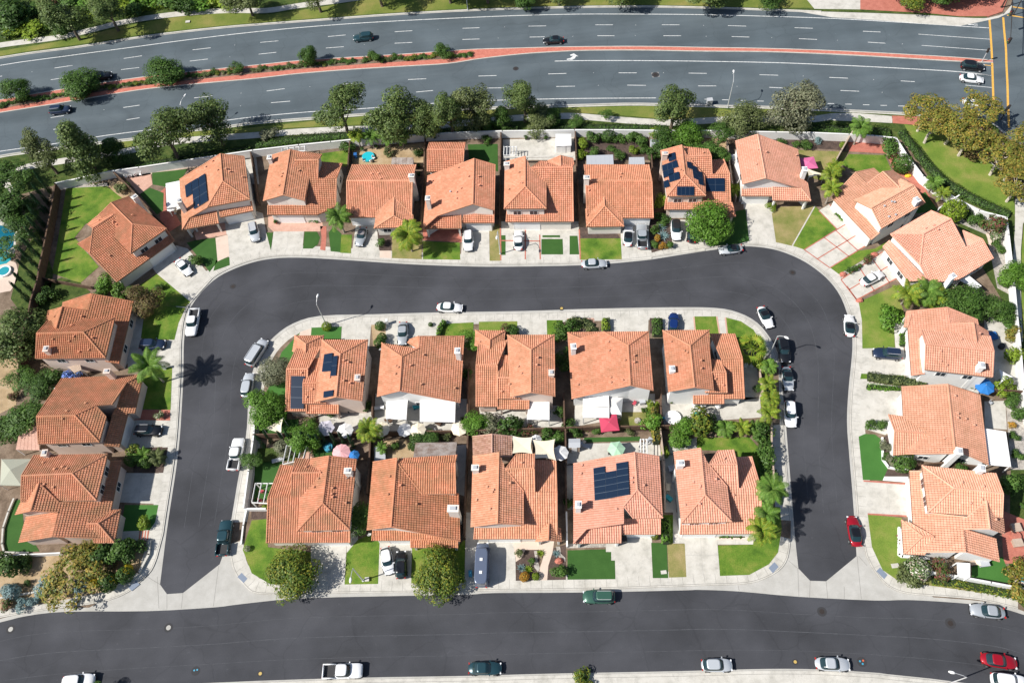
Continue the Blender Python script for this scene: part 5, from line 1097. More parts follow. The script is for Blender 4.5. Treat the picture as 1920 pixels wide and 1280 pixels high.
# street lamps
def lamp(base, bend, tip, label, h=6.8, col='metal'):
    b=at(*base,.12); t=empty('street_lamp',(b.x,b.y,.12),0,label,'street lamp'); a=at(*bend,h+.12)-b; e=at(*tip,h+1.0)-b
    d=Vector((e.x,e.y,0))
    if d.length>2.6: d=d.normalized()*2.2
    mb=MB(); mb.disc((0,0,0),.2,.12,10); mb.tube([(0,0,0),(0,0,h)],[.11,.07],8); mb.build('pole',MT[col],t)
    mb=MB(); mb.tube([(0,0,h-.05),tuple(d*.25+Vector((0,0,h+.45))),tuple(d*.8+Vector((0,0,h+.85)))],[.06,.05,.04],6); mb.build('arm',MT[col],t)
    m=MB(); dd=d.normalized(); o=d*.8+Vector((0,0,h+.83)); rz=math.atan2(dd.y,dd.x); m.disc((0,0,0),1,.5,10,0,.6)
    m.V=[(v[0]*.45,v[1]*.2,v[2]*.3) for v in m.V]; m.build('lamp_head',MT['white'],t,loc=tuple(o+dd*.35),rz=rz)
lamp((612.5,610),(593,571.5),(595,555),'street lamp rising from a heart-shaped shrub on the upper inner corner'); lamp((681,1088),(660,1064),(657,1087),'street lamp on the lower lawn beside the white hatchback drive')
lamp((1440.8,669),(1456.4,635),(1474,632),'street lamp leaning over the black off-roader at the bend'); lamp((1364,202),(1376.5,143),(1375,122),'tall street lamp on the avenue kerb west of the round olive tree')
lamp((938,476),(932,435),(931,450),'street lamp between two drives beside the plain white sedan'); lamp((362,242),(357,190),(356,170),'street lamp half hidden between avenue trees on the west side'); lamp((877,19),(876,-5),(875,30),'street lamp on the far verge of the avenue'); lamp((1772,1283),(1771,1266),(1770,1256),'street lamp at the bottom edge below the red sedan')
lamp((1900,28),(1906,-20),(1930,-10),'dark street lamp on the traffic light corner',col='darkmetal')
# traffic signal mast
b=at(1878,14,.12); t=empty('traffic_signal',(b.x,b.y,.12),0,'traffic signal mast reaching over the crossing at the avenue junction','traffic signal')
e=at(1893,78,5.6)-b; e.z=0; H_=5.6
mb=MB(); mb.disc((0,0,0),.3,.15,10); mb.tube([(0,0,0),(0,0,H_)],[.17,.12],8); mb.build('pole',MT['darkmetal'],t)
mb=MB(); mb.tube([(0,0,H_-.4),tuple(e*.5+Vector((0,0,H_+.1))),tuple(e+Vector((0,0,H_+.3)))],[.12,.09,.06],6); mb.build('mast_arm',MT['darkmetal'],t)
for u,n_ in ((.5,1),(.98,1)):
    mb=MB(); q=e*u; mb.box((q.x,q.y,H_-.2),(.5,.45,1.3),0,.4); s_=mb.build('signal_head',MT['darkmetal'],t)
    for k,cc in enumerate(((.5,.02,.02),(.5,.3,.02),(.02,.35,.1))):
        mb=MB(); mb.disc((q.x-.28,q.y,H_+.2-k*.4),.13,.04,8); mb.build('lens',flat('signal_lens',cc,.3),s_)
mb=MB(); mb.box((-.9,.1,3.6),(1.0,.06,.45),0,1.2); mb.build('street_sign',flat('sign_green',(.02,.30,.22),.5),t)
b=at(1876,225,.12); t=empty('traffic_signal',(b.x,b.y,.12),0,'traffic signal post rising among the yellow trees by the near crossing kerb','traffic signal'); mb=MB(); mb.tube([(0,0,0),(0,0,3.2)],.1,8); mb.build('pole',MT['darkmetal'],t); mb=MB(); mb.box((0,0,3.2),(.9,.4,1.0),0,.6); mb.build('signal_head',MT['darkmetal'],t)
b=at(1841,116,.12); t=empty('traffic_signal',(b.x,b.y,.12),0,'slim signal post at the tip of the median nose','traffic signal'); mb=MB(); mb.tube([(0,0,0),(0,0,3.0)],.09,8); mb.build('pole',MT['metal'],t); mb=MB(); mb.box((0,0,2.9),(.35,.35,1.0)); mb.build('signal_head',MT['darkmetal'],t)
# manholes
def manhole(x,y,r,label,cols=('darkmetal',),z=.012):
    p=at(x,y); t=empty('manhole_cover',(p.x,p.y,z),0,label,'manhole cover'); mb=MB(); mb.disc((0,0,0),r*1.6,.004,20); mb.build('collar',flat('dark_patch',(.035,.035,.038),.9),t)
    for k,c in enumerate(cols):
        a=k*2.1+.6; d=0 if len(cols)==1 else r*.62; mb=MB(); mb.disc((d*math.cos(a),d*math.sin(a),.004),r*(.85 if len(cols)==1 else .32),.012,14); mb.build('lid',c if not isinstance(c,str) else MT[c],t)
pb=flat('blue_lid',(.05,.30,.45),.6); og=flat('orange_lid',(.6,.12,.05),.6); yl=flat('brass_lid',(.5,.35,.1),.6); lg=MT['gutter']
manhole(20,1179,.42,'pale manhole at the far western end of the wide street',(lg,)); manhole(316,1176,.42,'pale manhole below the western junction',(lg,)); manhole(367,1257,.4,'oval plate with two blue lids near the lower kerb',(pb,pb)); manhole(488,1262,.28,'small brass-centred cover west of the white pickup',(yl,)); manhole(1541,1146,.42,'plain manhole below the eastern junction'); manhole(1782,1168,.45,'manhole at the end of a long thin shadow'); manhole(1491,1240,.26,'small brass-centred cover beside the silver white sedan',(yl,)); manhole(1616,1240,.42,'triangular cluster of orange and blue lids',(og,pb,pb)); manhole(1053,578,.3,'small brass cover by the kerb of the upper court street',(yl,)); manhole(1486,511,.38,'manhole at the upper eastern bend of the court'); manhole(437,537,.38,'manhole at the upper western bend of the court'); manhole(1229,140.5,.5,'manhole in a pale square patch on the avenue'); manhole(967,129,.4,'manhole beside the avenue turn lane')
# small yard things
def blob(name, c, x, y, dims, mat, label, cat, z=.13, rz=0, lid=None):
    p=at(*cv(c,x,y),z); t=empty(name,(p.x,p.y,z),rz,label,cat); w_,d_,h_=dims
    m=MB(); m.add([(sx*w_/2*k,sy*d_/2*k,zz) for zz,k in ((0,.88),(h_,1)) for sx,sy in ((-1,-1),(1,-1),(1,1),(-1,1))],[(0,3,2,1),(4,5,6,7),(0,1,5,4),(1,2,6,5),(2,3,7,6),(3,0,4,7)]); m.build('body',mat,t)
    m=MB(); m.box((0,0,h_+.03),(w_*1.06,d_*1.06,.06)); m.build('lid',lid or mat,t); return t
binm=flat('bin_black',(.03,.03,.035),.5); binb=flat('bin_blue',(.03,.14,.4),.5)
blob('bin','w',1480,215,(.7,.8,1.1),binm,'black wheeled bin beside the stepped-solar house garage','bin'); blob('bin','C',322,310,(.6,.7,1.0),binb,'blue barrel bin in the dirt yard behind the single-ridge house','bin'); blob('bin','J',1600,910,(1.6,1.4,.5),binb,'blue covered box on the pale patio of the blue parasol house','box')
blob('storage_box','Q',1490,445,(1.7,2.4,.9),MT['greyroof'],'pale grey storage box in the sandy yard west of the corrugated cover','box')
blob('storage_box','E',835,350,(1.1,1.6,1.2),MT['white'],'white storage cupboard beside the plain gable house wall','box'); blob('utility_box','c',1478,780,(1.1,.9,1.2),MT['metal'],'grey utility cabinet on the avenue verge','cabinet'); blob('utility_box','y',950,402,(1.0,.6,.15),MT['conc'],'flat pale utility lid in the south eastern lawn','utility lid'); blob('utility_box','x',337,450,(.8,.5,.1),MT['conc'],'flat pale utility lid at the end of a dark turf strip','utility lid'); blob('utility_box','v',1155,505,(.6,.6,.3),MT['conc'],'small concrete box at the foot of the lower lawn lamp','box'); blob('utility_box','a',1410,168,(1.0,.7,.15),MT['conc'],'pale utility lid in the far avenue verge','utility lid')
blob('air_conditioner','O',870,1020,(.9,.9,.9),MT['greyroof'],'grey air conditioner unit behind the broad-sloped house','air conditioner'); blob('air_conditioner','S',1318,575,(.9,.9,.9),MT['greyroof'],'dark air conditioner unit in the side passage by the tan wall','air conditioner'); blob('air_conditioner','L',1525,935,(1.2,1.0,.8),MT['greyroof'],'large grey grill island on the south eastern terrace','grill'); blob('bench','L',1440,930,(1.0,.6,.6),MT['tanwall'],'pale stone bench beside the grill island','bench'); blob('armchair','L',1810,620,(1.3,1.2,.7),MT['tanwall'],'beige armchair above the round fire table','chair'); blob('armchair','L',1825,755,(1.3,1.1,.7),MT['tanwall'],'beige armchair below the round fire table','chair'); blob('mailbox','G',1468,1050,(.5,.45,1.2),MT['white'],'white mailbox on a post beside the leaning palm foot','mailbox'); blob('mailbox','M',1550,320,(.35,.5,1.3),MT['white'],'white mailbox by the drive of the dish-roof house','mailbox'); blob('potted_plant','w',330,465,(.5,.9,.6),pb,'small blue bin on the camper van drive','bin')
def disc(name,c,x,y,r,h,mat,label,cat,z=.13,mat2=None):
    p=at(*cv(c,x,y),z); t=empty(name,(p.x,p.y,z),0,label,cat); mb=MB(); mb.disc((0,0,0),r,h,16); mb.build('body',mat,t); mb=MB(); mb.disc((0,0,h),r*.75,.03,16); mb.build('top',mat2 or mat,t)
disc('spa_tub','G',45,190,1.35,.4,MT['white'],'round spa tub with blue water at the western pool edge','spa tub',.13,MT['water']); disc('spa_tub','L',1870,1050,1.2,.6,MT['stuccopink'],'round pale fountain basin at the south eastern corner','fountain',.13,MT['water']); disc('fire_pit','L',1815,688,.7,.5,MT['brick'],'round brick fire table on the south eastern terrace','fire pit'); disc('stone_ring','O',830,1180,.5,.3,MT['gravel'],'small stone fire ring in the brown back lawn','fire pit')
disc('paddling_pool','C',430,310,1.3,.35,flat('turquoise_float',(.02,.45,.55),.4),'oval turquoise paddling pool in the dirt yard','paddling pool',.2); disc('garden_table','Q',1028,380,.75,.75,pb,'small blue white round table west of the pale pink parasol','table'); disc('garden_table','J',1690,1000,.5,.6,binm,'dark round fire bowl on the pale eastern patio','fire bowl'); disc('boulder','P',385,1160,1.3,.5,MT['white'],'white covered round tub in the yard beside the fence vines','tub')
for c,x,y,l in (('J',565,178,'reddish boulder at the upper end of the gravel strip'),('J',285,355,'red boulder pair at the kerb beside the gravel strip'),('J',435,585,'red boulder at the lower kerb corner of the sedan drive'),('J',820,405,'red boulder by the garage of the sedan drive'),('w',995,365,'orange boulder in the eastern cactus bed'),('F',862,475,'yellow painted boulder at the foot of the curved white wall')):
    p=at(*cv(c,x,y),.13); m=MB()
    for k in range(1): m.disc((0,0,0),.7,.3,8,0,.55); m.disc((0,0,.3),.55,.25,8,0,.25)
    m.V=[(v[0]*random.uniform(.8,1.15),v[1]*random.uniform(.6,.9),v[2]) for v in m.V]
    o=m.build('boulder',flat('yellow_rock',(.75,.5,.03),.8) if 'yellow' in l else MT['brick'],loc=tuple(p)); tag(o,l,'boulder')
# ---------------------------------------------------------------- vegetation
def leafmesh(name, C, Nn, size, asp=.6, seed=0):
    "C centres (n,3), Nn normals: one small bent leaf clump per centre"
    r=np.random.default_rng(seed); n=len(C); Nn=Nn/np.linalg.norm(Nn,axis=1,keepdims=True)
    a=r.normal(size=(n,3)); t=np.cross(Nn,a); t/=np.linalg.norm(t,axis=1,keepdims=True)+1e-9; b=np.cross(Nn,t)
    s=(size*r.uniform(.6,1.3,n))[:,None]; w=s*asp
    p0=C-t*s; p1=C+b*w+Nn*s*.15; p2=C+t*s; p3=C-b*w+Nn*s*.15
    V=np.stack([p0,p1,p2,p3],1).reshape(-1,3)
    me=bpy.data.meshes.new(name); me.vertices.add(4*n); me.vertices.foreach_set('co',V.ravel()); me.loops.add(4*n); me.loops.foreach_set('vertex_index',np.arange(4*n,dtype=np.int32))
    me.polygons.add(n); me.polygons.foreach_set('loop_start',np.arange(0,4*n,4,dtype=np.int32)); me.polygons.foreach_set('loop_total',np.full(n,4,np.int32)); me.update(calc_edges=True); me.materials.append(None)
    return me
def unit(n, r): v=r.normal(size=(n,3)); return v/np.linalg.norm(v,axis=1,keepdims=True)
def crown(seed, clumps=42, per=85, cr=.30, size=.062, shape='round', gap=0):
    r=np.random.default_rng(seed); cs=[]; ns=[]
    nl=6; lobes=unit(nl,r)*r.uniform(.35,.62,(nl,1)); lobes[:,2]*=1.15; lr=r.uniform(.26,.46,nl)
    for k in range(clumps):
        d=unit(1,r)[0]; rad=r.uniform(.45,.86)**.8
        c=d*rad
        if shape in('tall','round'): q_=k%nl; c=lobes[q_]+unit(1,r)[0]*lr[q_]*r.uniform(.6,1.05)
        if shape=='cone': z=r.uniform(-1,1); rr=(1-z)*.5*.78+.08; a=r.uniform(0,6.28); q=r.uniform(.35,1); c=np.array([rr*q*math.cos(a),rr*q*math.sin(a),z*.88])
        if shape=='tall': c=c*np.array([.85,.85,1.0]); c[0]+=.12*math.sin(c[2]*4)
        if shape=='flat': c[2]=abs(c[2])*.7-.1
        R1=cr*r.uniform(.6,1.35); n=int(per*(R1/cr)**2); u=unit(n,r); rad2=r.uniform(.55,1,n)**.5
        cs.append(c+u*rad2[:,None]*R1*np.array([1,1,.8])); ns.append(u+c*.6+r.normal(size=(n,3))*.45+np.array([0,0,.35]))
    C=np.vstack(cs); Nn=np.vstack(ns)
    return leafmesh('crown',C,Nn,np.full(len(C),size),.62,seed)
def ball(seed, n=1500, size=.09, box=False):
    r=np.random.default_rng(seed); u=unit(n,r)
    if box: q=u/np.abs(u).max(1,keepdims=True); C=q*r.uniform(.9,1,n)[:,None]; Nn=u
    else: C=u*(r.uniform(.8,1,n)+.05*np.sin(u[:,0]*7+seed))[:,None]; Nn=u
    return leafmesh('foliage',C,Nn+r.normal(size=(n,3))*.3,np.full(n,size),.6,seed)
CROWN={'round':[crown(1,42,150,.3,.046),crown(2,46,140,.28,.046),crown(3,36,160,.32,.046)],'airy':[crown(11,46,190,.26,.036,'tall'),crown(12,52,170,.24,.036,'tall'),crown(13,42,190,.28,.036,'tall')],
 'pine':[crown(21,60,150,.24,.038,'cone'),crown(22,56,150,.26,.038,'cone')],'dense':[crown(31,70,150,.3,.042,'full'),crown(32,60,160,.32,.042,'full'),crown(33,52,160,.33,.042,'full')],
 'open':[crown(41,44,70,.19,.045,'flat'),crown(42,48,64,.18,.045,'flat'),crown(43,40,76,.20,.045,'flat')],
 'shrub':[crown(51,16,60,.42,.11),crown(52,18,55,.4,.11),crown(53,14,60,.45,.12)],'ball':[ball(61),ball(62)],'box':[ball(63,2600,.05,True)]}
def setm(o, m):
    o.material_slots[0].link='OBJECT'; o.material_slots[0].material=m
def trunkmesh(seed, limbs=5, h=1.0, lean=0.0):
    r=random.Random(seed); mb=MB(); mb.tube([(0,0,0),(r.uniform(-.03,.03),r.uniform(-.03,.03),.3),(lean*.5,0,.6),(lean,0,.95)],[.06,.045,.034,.015],7)
    for k in range(limbs):
        a=k*6.28/limbs+r.uniform(-.4,.4); z=.35+.4*k/limbs; e=r.uniform(.22,.36)
        mb.tube([(0,0,z),(e*.5*math.cos(a),e*.5*math.sin(a),z+.13),(e*math.cos(a),e*math.sin(a),z+.32)],[.025,.017,.007],5)
    me=mesh('tmp',mb.V,mb.F,[None]); d=me.data; bpy.data.objects.remove(me); return d
TRUNK=[trunkmesh(1,7),trunkmesh(2,8),trunkmesh(3,6)]
_cnt=[0]
def tree(kind, base, h, r, mat, label, cat='tree', name='tree', bark='bark', group=None, ch=None, c=None, z0=.12):
    "base: photo position of the trunk's foot; h total height, r crown radius, ch crown height"
    _cnt[0]+=1; i=_cnt[0]; b=at(*(cv(c,*base) if c else base),z0)
    if kind in('airy','pine'): h*=1.5; r*=1.5; ch=ch*1.45 if ch else None
    elif kind in('open','round'): r*=1.2
    t=empty(name,tuple(b),random.uniform(0,6.28),label,cat,group)
    ch=ch or min(h*.72,2*r*1.1)
    me=CROWN[kind][i%len(CROWN[kind])]; o=bpy.data.objects.new('crown',me); o.location=(0,0,h-ch/2); o.scale=(r*1.08,r*random.uniform(.92,1.1),ch/2*1.05); link(o,t); setm(o,FM[mat])
    tr=bpy.data.objects.new('trunk',TRUNK[i%3]); hh=(h-ch*.35); tr.scale=(min(hh*.9,h*.5+1),min(hh*.9,h*.5+1),hh); link(tr,t); setm(tr,MT[bark]); return t
def shrub(x, y, r, mat, label, c=None, h=None, kind='shrub', group=None, name='shrub', cat='shrub', rz=None, r2=None):
    "x,y: photo position of the shrub's middle"
    h=h or r*1.5; _cnt[0]+=1; i=_cnt[0]; b=at(*cv(c,x,y),.12+h*.5); me=CROWN[kind][i%len(CROWN[kind])]
    t=empty(name,(b.x,b.y,.12),random.uniform(0,6.28) if rz is None else rz,label,cat,group)
    o=bpy.data.objects.new('foliage',me); o.location=(0,0,h*.5); o.scale=(r,r2 or r*random.uniform(.88,1.1),h*.52); link(o,t); setm(o,FM[mat])
    s=bpy.data.objects.new('stem',TRUNK[i%3]); s.scale=(h*.6,h*.6,h*.7); link(s,t); setm(s,MT['bark']); return t
def hedge(pts, w, h, mat, label, c=None, name='hedge'):
    P=[at(*cv(c,*p),.12+h*.5) for p in pts]; r=np.random.default_rng(len(label)); cs=[]; ns=[]
    for a,b in zip(P[:-1],P[1:]):
        L_=(b-a).length; n=int(L_*(2*h+w)*26); u=r.uniform(0,1,n); d=(b-a)/L_; pr=r.uniform(0,2*h+w,n)
        side=np.where(pr<h,-w/2,np.where(pr>h+w,w/2,pr-h-w/2)); z=np.where(pr<h,pr,np.where(pr>h+w,pr-h-w,h)); rr=r.uniform(-.1,.1,n)
        bump=.12*np.sin(u*L_*2.1+side)
        cs.append(np.c_[a.x+d.x*u*L_-d.y*(side+rr), a.y+d.y*u*L_+d.x*(side+rr), .12+z+rr+bump]); nn=np.c_[-d.y*side*2,d.x*side*2,z/h*1.0]; ns.append(nn+r.normal(size=(n,3))*.35+np.array([0,0,.2]))
    me=leafmesh('foliage',np.vstack(cs),np.vstack(ns),np.full(sum(len(x) for x in cs),.16),.6,5)
    t=empty(name,(0,0,0),0,label,'hedge'); o=bpy.data.objects.new('foliage',me); link(o,t); setm(o,FM[mat])
    mb=MB()
    for a,b in zip(P[:-1],P[1:]):
        m=(a+b)/2; d=b-a; mb.box((m.x,m.y,.1+h*.42),(d.length,w*.75,h*.84),0,math.atan2(d.y,d.x))
    mb.build('branches',flat('hedge_core',(.02,.035,.01),1),t); return t
def palmcrown(seed, nf=26, L_=1.0, droop=.9, fan=False):
    r=random.Random(seed); V=[];F=[]
    for k in range(nf):
        az=k*2.399+r.uniform(-.2,.2); el=math.radians(r.uniform(-15,70) if not fan else r.uniform(-30,75)); ln=L_*r.uniform(.85,1.05)
        p=np.array([0,0,0.]); ca,sa=math.cos(az),math.sin(az); n=13; pts=[]
        e=el
        for j in range(n+1):
            pts.append(p.copy()); e2=e-droop*1.5*(j/n)**1.3; st=ln/n; p=p+np.array([ca*math.cos(e2)*st,sa*math.cos(e2)*st,math.sin(e2)*st])
        if not fan:
            for j in range(1,n):
                d=pts[j+1]-pts[j]; d/=np.linalg.norm(d); s=np.array([-sa,ca,0]); wl=.23*math.sin(math.pi*(j/n)**.75)+.05
                for sg in (-1,1):
                    for q in (0,.5):
                        o=pts[j]*(1-q)+pts[j+1]*q; tip=o+s*sg*wl*.9+d*wl*.55+np.array([0,0,-wl*.45]); m=(o+tip)/2+np.array([0,0,.015])
                        b=len(V); V+=[o-d*.011,o+d*.011,m+d*.02,tip,m-d*.013]; F.append((b,b+1,b+2,b+3,b+4))
            b=len(V)
            for j in range(n): 
                s=np.array([-sa,ca,0])*.012; q=len(V); V+=[pts[j]-s,pts[j]+s,pts[j+1]+s,pts[j+1]-s]; F.append((q,q+1,q+2,q+3))
        else:
            c=pts[int(n*.55)]; d=np.array([ca*math.cos(el),sa*math.cos(el),math.sin(el)]); s=np.array([-sa,ca,0]); up=np.cross(s,d)
            for j in range(13):
                a=math.radians(-100+j*200/12); dr=(d*math.cos(a)+s*math.sin(a)); tip=c+dr*.45*ln*(1 if abs(a)<1.3 else .8)+np.array([0,0,-.10])-up*.02
                pr=np.cross(dr,up)*.032; m=(c+tip)/2; b=len(V); V+=[c,m+pr,tip,m-pr]; F.append((b,b+1,b+2,b+3))
            q=len(V); s2=s*.01; V+=[-s2,s2,c+s2,c-s2]; F.append((q,q+1,q+2,q+3))
    me=bpy.data.meshes.new('fronds'); me.from_pydata([tuple(v) for v in V],[],F); me.materials.append(None); return me
PALM=[palmcrown(1),palmcrown(2,30,1,1.1),palmcrown(3,20,1,.8)]; FAN=[palmcrown(5,44,1,.5,True),palmcrown(6,40,1,.5,True)]
def palmtrunk():
    mb=MB(); rr=[.9,.62,.56,.54,.52,.5,.55]; mb.tube([(0,0,k/6) for k in range(7)],rr,10); o=mesh('t',mb.V,mb.F,[None],smooth=True); d=o.data; bpy.data.objects.remove(o); return d
PT=palmtrunk()
def palm(base, h, r, mat, label, c=None, kind='feather', name='palm', cat='palm tree', tr=.24, group=None):
    _cnt[0]+=1; i=_cnt[0]; b=at(*cv(c,*base),.12); t=empty(name,tuple(b),random.uniform(0,6.28),label,cat,group)
    L_=PALM if kind=='feather' else FAN
    o=bpy.data.objects.new('fronds',L_[i%len(L_)]); o.location=(0,0,h); o.scale=(r,r,r); link(o,t); setm(o,FM[mat])
    s=bpy.data.objects.new('trunk',PT); s.scale=(tr,tr,h+.05); link(s,t); setm(s,MT['greybark']); return t
def rosette(x,y,r,mat,label,c=None,n=26,name='agave',cat='agave',group=None):
    V=[];F=[]
    for k in range(n):
        a=k*2.399; el=.25+1.0*(k/n); ca,sa=math.cos(a),math.sin(a); L_=r*(1-.35*k/n); s=np.array([-sa,ca,0])*r*.09
        o=np.zeros(3); m=np.array([ca*math.cos(el),sa*math.cos(el),math.sin(el)])*L_*.5; tip=np.array([ca*math.cos(el*.8),sa*math.cos(el*.8),math.sin(el*.8)])*L_
        b=len(V); V+=[o-s*.6,o+s*.6,m+s,tip,m-s]; F.append((b,b+1,b+2,b+3,b+4))
    p=at(*cv(c,x,y),.15); o=mesh(name,V,F,FM[mat],loc=tuple(p)); tag(o,label,cat,group); return o
AV='trees along the near verge of the avenue'
for kind,base,h,r,mat,lab,ch in [
 ('airy',(108,325),7.5,2.9,'olive','thin olive tree at the western end of the near avenue verge',6),('pine',(178,318),8.2,4.0,'pine','broad dark green pine beside the bend of the verge path',7.5),('pine',(225,300),3.8,2.6,'dark','low dark tree in the shadow of the broad pine',3.4),
 ('airy',(335,300),9.5,4.4,'pine','tall wide tree immediately west of the half-hidden street lamp',8.8),('airy',(418,272),8.2,4.0,'pine','tree leaning over the avenue above the L-shaped solar array house',6.2),('shrub',(500,258),2.6,1.9,'grey','small grey olive bush on the verge east of the lamp',2.4),
 ('airy',(653,253),8.2,3.8,'pine','lone tree with a long bare leaning trunk over the verge path',5.6),('airy',(742,264),8.8,4.3,'pine','wide tree in a cluster behind the dirt yard palms',7.2),('dense',(805,262),9.3,3.6,'pine','darkest tree of the avenue cluster near the square-winged house',8),
 ('airy',(850,258),8.6,3.0,'pine','narrow tall tree in the middle of the avenue cluster',7),('airy',(895,244),7.5,3.3,'olive','grey olive tree at the eastern end of the avenue cluster',5.8),('pine',(905,245),4.2,2.0,'green','bright conical young tree beside the white wall, western of a pair',4.2),
 ('pine',(943,242),4.0,1.8,'green','bright conical young tree beside the white wall, eastern of a pair',3.9),('airy',(985,228),7.8,2.9,'pine','tree casting a dark shadow over three avenue lanes',6),('round',(1006,238),3.8,3.2,'olive','low rounded olive tree under the dark-shadow tree',3.6),('round',(1040,232),3.4,1.9,'green','small green tree east of the low rounded olive',3),
 ('round',(1078,238),2.6,1.6,'green','young tree on the hedge strip behind the gabled white shed',2.4),('open',(1136,225),2.4,1.4,'green','tiny sapling on the verge path with its own small shadow',1.8),('airy',(1258,240),7.2,3.7,'pine','tree with forked trunk standing above the solar-panelled house',5.8),
 ('dense',(1385,243),5.4,4.3,'olive','big round olive tree just east of the tall avenue lamp',5.4),('airy',(1474,243),7.6,3.9,'grey','tall silver grey tree on the eastern verge',7.2),('round',(1490,243),3.0,2.6,'olive','low bush at the foot of the silver grey tree',2.8)]:
    if kind=='shrub': shrub(base[0],base[1]-8,r,mat,lab,h=h)
    else: tree(kind,base,h,r,mat,lab,group=AV,ch=ch)
for x,y,h,r,lab in [(42,187,5.0,3.3,'westernmost tree of the brick median'),(160,176,5.2,4.2,'spreading median tree beside the black car'),(318,153,5.0,4.1,'largest round median tree casting a wedge of shadow'),(447,137,2.6,1.5,'small round median tree standing among low shrubs'),(583,120,4.2,2.0,'narrow dark median tree above the lane dashes'),(706,113,2.4,1.5,'smallest thin median sapling'),(832,104,3.2,1.8,'easternmost median tree where the brick strip widens')]:
    tree('dense' if r>1.9 else 'round',(x,y),h,r,'green',lab,ch=h*.92)
for x,y,h,r,lab,mt in [(150,75,7.5,4.2,'large dark tree on the far verge, west of the long grass strip','pine'),(222,58,7.5,3.8,'dark tree throwing shade on the far path','pine'),(474,30,6,3.8,'olive tree at the start of the far verge lawn','olive'),(602,23,7,3.5,'tree on the far verge whose shadow falls beside a path','olive'),(717,12,7.5,4,'tree on the far verge with a crown above the picture edge','pine'),(845,6,7.5,4,'dark-shadowed tree west of the far verge lamp','pine'),(915,6,7.5,4,'tree immediately east of the far verge lamp','pine'),(985,10,4,3.2,'low dark tree touching the far kerb','dark'),(1048,10,5,3.2,'tree above the black sedan lane','pine'),(1165,10,4.2,3.6,'round tree above the middle of the far kerb','pine'),(1330,12,5,4.6,'widest tree above the far kerb with shadow over the edge line','pine'),(1440,12,4.4,3,'tree next to the far driveway','dark')]:
    tree('airy' if mt!='dark' else 'round',(x,y),h,r,mt,lab)
# far verge planting
for k,(x,y,r,h,m) in enumerate([(10,40,4.5,4,'dark'),(55,52,3.5,2.2,'lime'),(20,62,2,1.6,'lime'),(82,6,3,2.2,'red'),(60,18,3,2.6,'green'),(95,28,3,2.2,'green'),(0,8,4,4,'dark'),(130,2,3.4,3,'green'),(175,-4,4,3,'bright'),(215,6,4,2.6,'lime'),(265,-2,4.5,3,'bright'),(320,-4,4.5,3,'green'),(370,-6,4,3,'bright'),(420,-6,4,3,'lime')]):
    shrub(x,y,r,m,['dense dark shrub in the far corner garden','yellow green mound in the far corner garden','small lime shrub at the far path','crimson-flecked bush in the far garden','loose green bush beside the crimson one','green bush above the far path bend','dark tree-like bush at the very corner','green bush beyond the dark verge tree','bright bush behind the far path','lime bush behind the far path','broad bright bush beyond the long grass strip','green bush beyond the long grass strip','bright bush nearing the far olive tree','lime bush touching the far olive tree'][k],h=h)
hedge([(80,52),(150,34),(230,16),(330,6),(420,2)],2.2,1.1,'lime','long yellow green hedge along the far path')
hedge([(480,272),(540,264),(600,258),(655,254)],2.4,.8,'green','clipped hedge between verge path and white wall, below the lone leaning trunk')
hedge([(1000,240),(1100,238),(1200,239),(1250,240)],1.6,.5,'dark','low dark hedge between verge path and white wall, behind the vegetable garden')
hedge([(1520,243),(1590,245),(1668,250)],3.0,.9,'green','thick hedge outside the wall at the brick corner')
hedge([(1690,247),(1712,275),(1735,305),(1765,335),(1800,358),(1840,380),(1893,402)],1.6,.9,'dark','long curved dark hedge between park lawn and white wall')
hedge([(225,318),(300,306),(380,292),(470,280)],2.0,.6,'dark','dark shaded hedge outside the wall along the western gardens')
hedge([(690,258),(780,250),(880,244),(970,241)],1.8,.8,'dark','dark hedge under the avenue tree cluster')
# sycamores at the park corner
for x,y,h,r,lab in [(1720,246,7.4,4.3,'westernmost yellowing tree, its pale trunk rising from the red paving'),(1733,268,8.4,3.9,'yellowing tree with a long slanting pale trunk'),(1772,270,8.2,4.0,'yellowing tree in the middle of the first park row'),(1797,292,8.8,4.0,'yellowing tree leaning over the junction kerb'),(1856,328,8.2,4.1,'yellowing tree by the curved stone edging'),(1880,341,7.6,3.6,'yellowing tree behind the curved stone edging'),(1887,378,7.6,3.8,'lowest yellowing tree with strongly leaning pale trunk'),(1815,238,7.6,4.2,'yellowing tree hiding the near crossing corner'),(1905,300,7.2,3.8,'yellowing tree at the eastern picture edge')]:
    tree('open',(x,y),h,r,'yellow',lab,bark='palebark',group='yellowing park trees',ch=h*.62)
for x,y,r,lab in [(1815,280,2.6,'brown ground bush under the western park trees'),(1850,272,2.8,'brown ground bush in the middle of the park bed'),(1885,300,2.6,'brown ground bush behind the stone edging'),(1900,335,2.0,'small brown ground bush at the eastern edge')]: shrub(x,y,r,'brown',lab,h=1.1)
for x,y,h,r,lab in [(1690,25,5,3.6,'broad yellow green tree on the far red paving'),(1745,20,6,4.2,'dark green tree behind the far red paving'),(1800,12,6,3.8,'yellow green tree near the traffic signal corner'),(1840,-8,6,3.6,'dark tree at the top of the signal corner')]: tree('round',(x,y-14),h,r,'autumn' if 'yellow' in lab else 'green',lab)
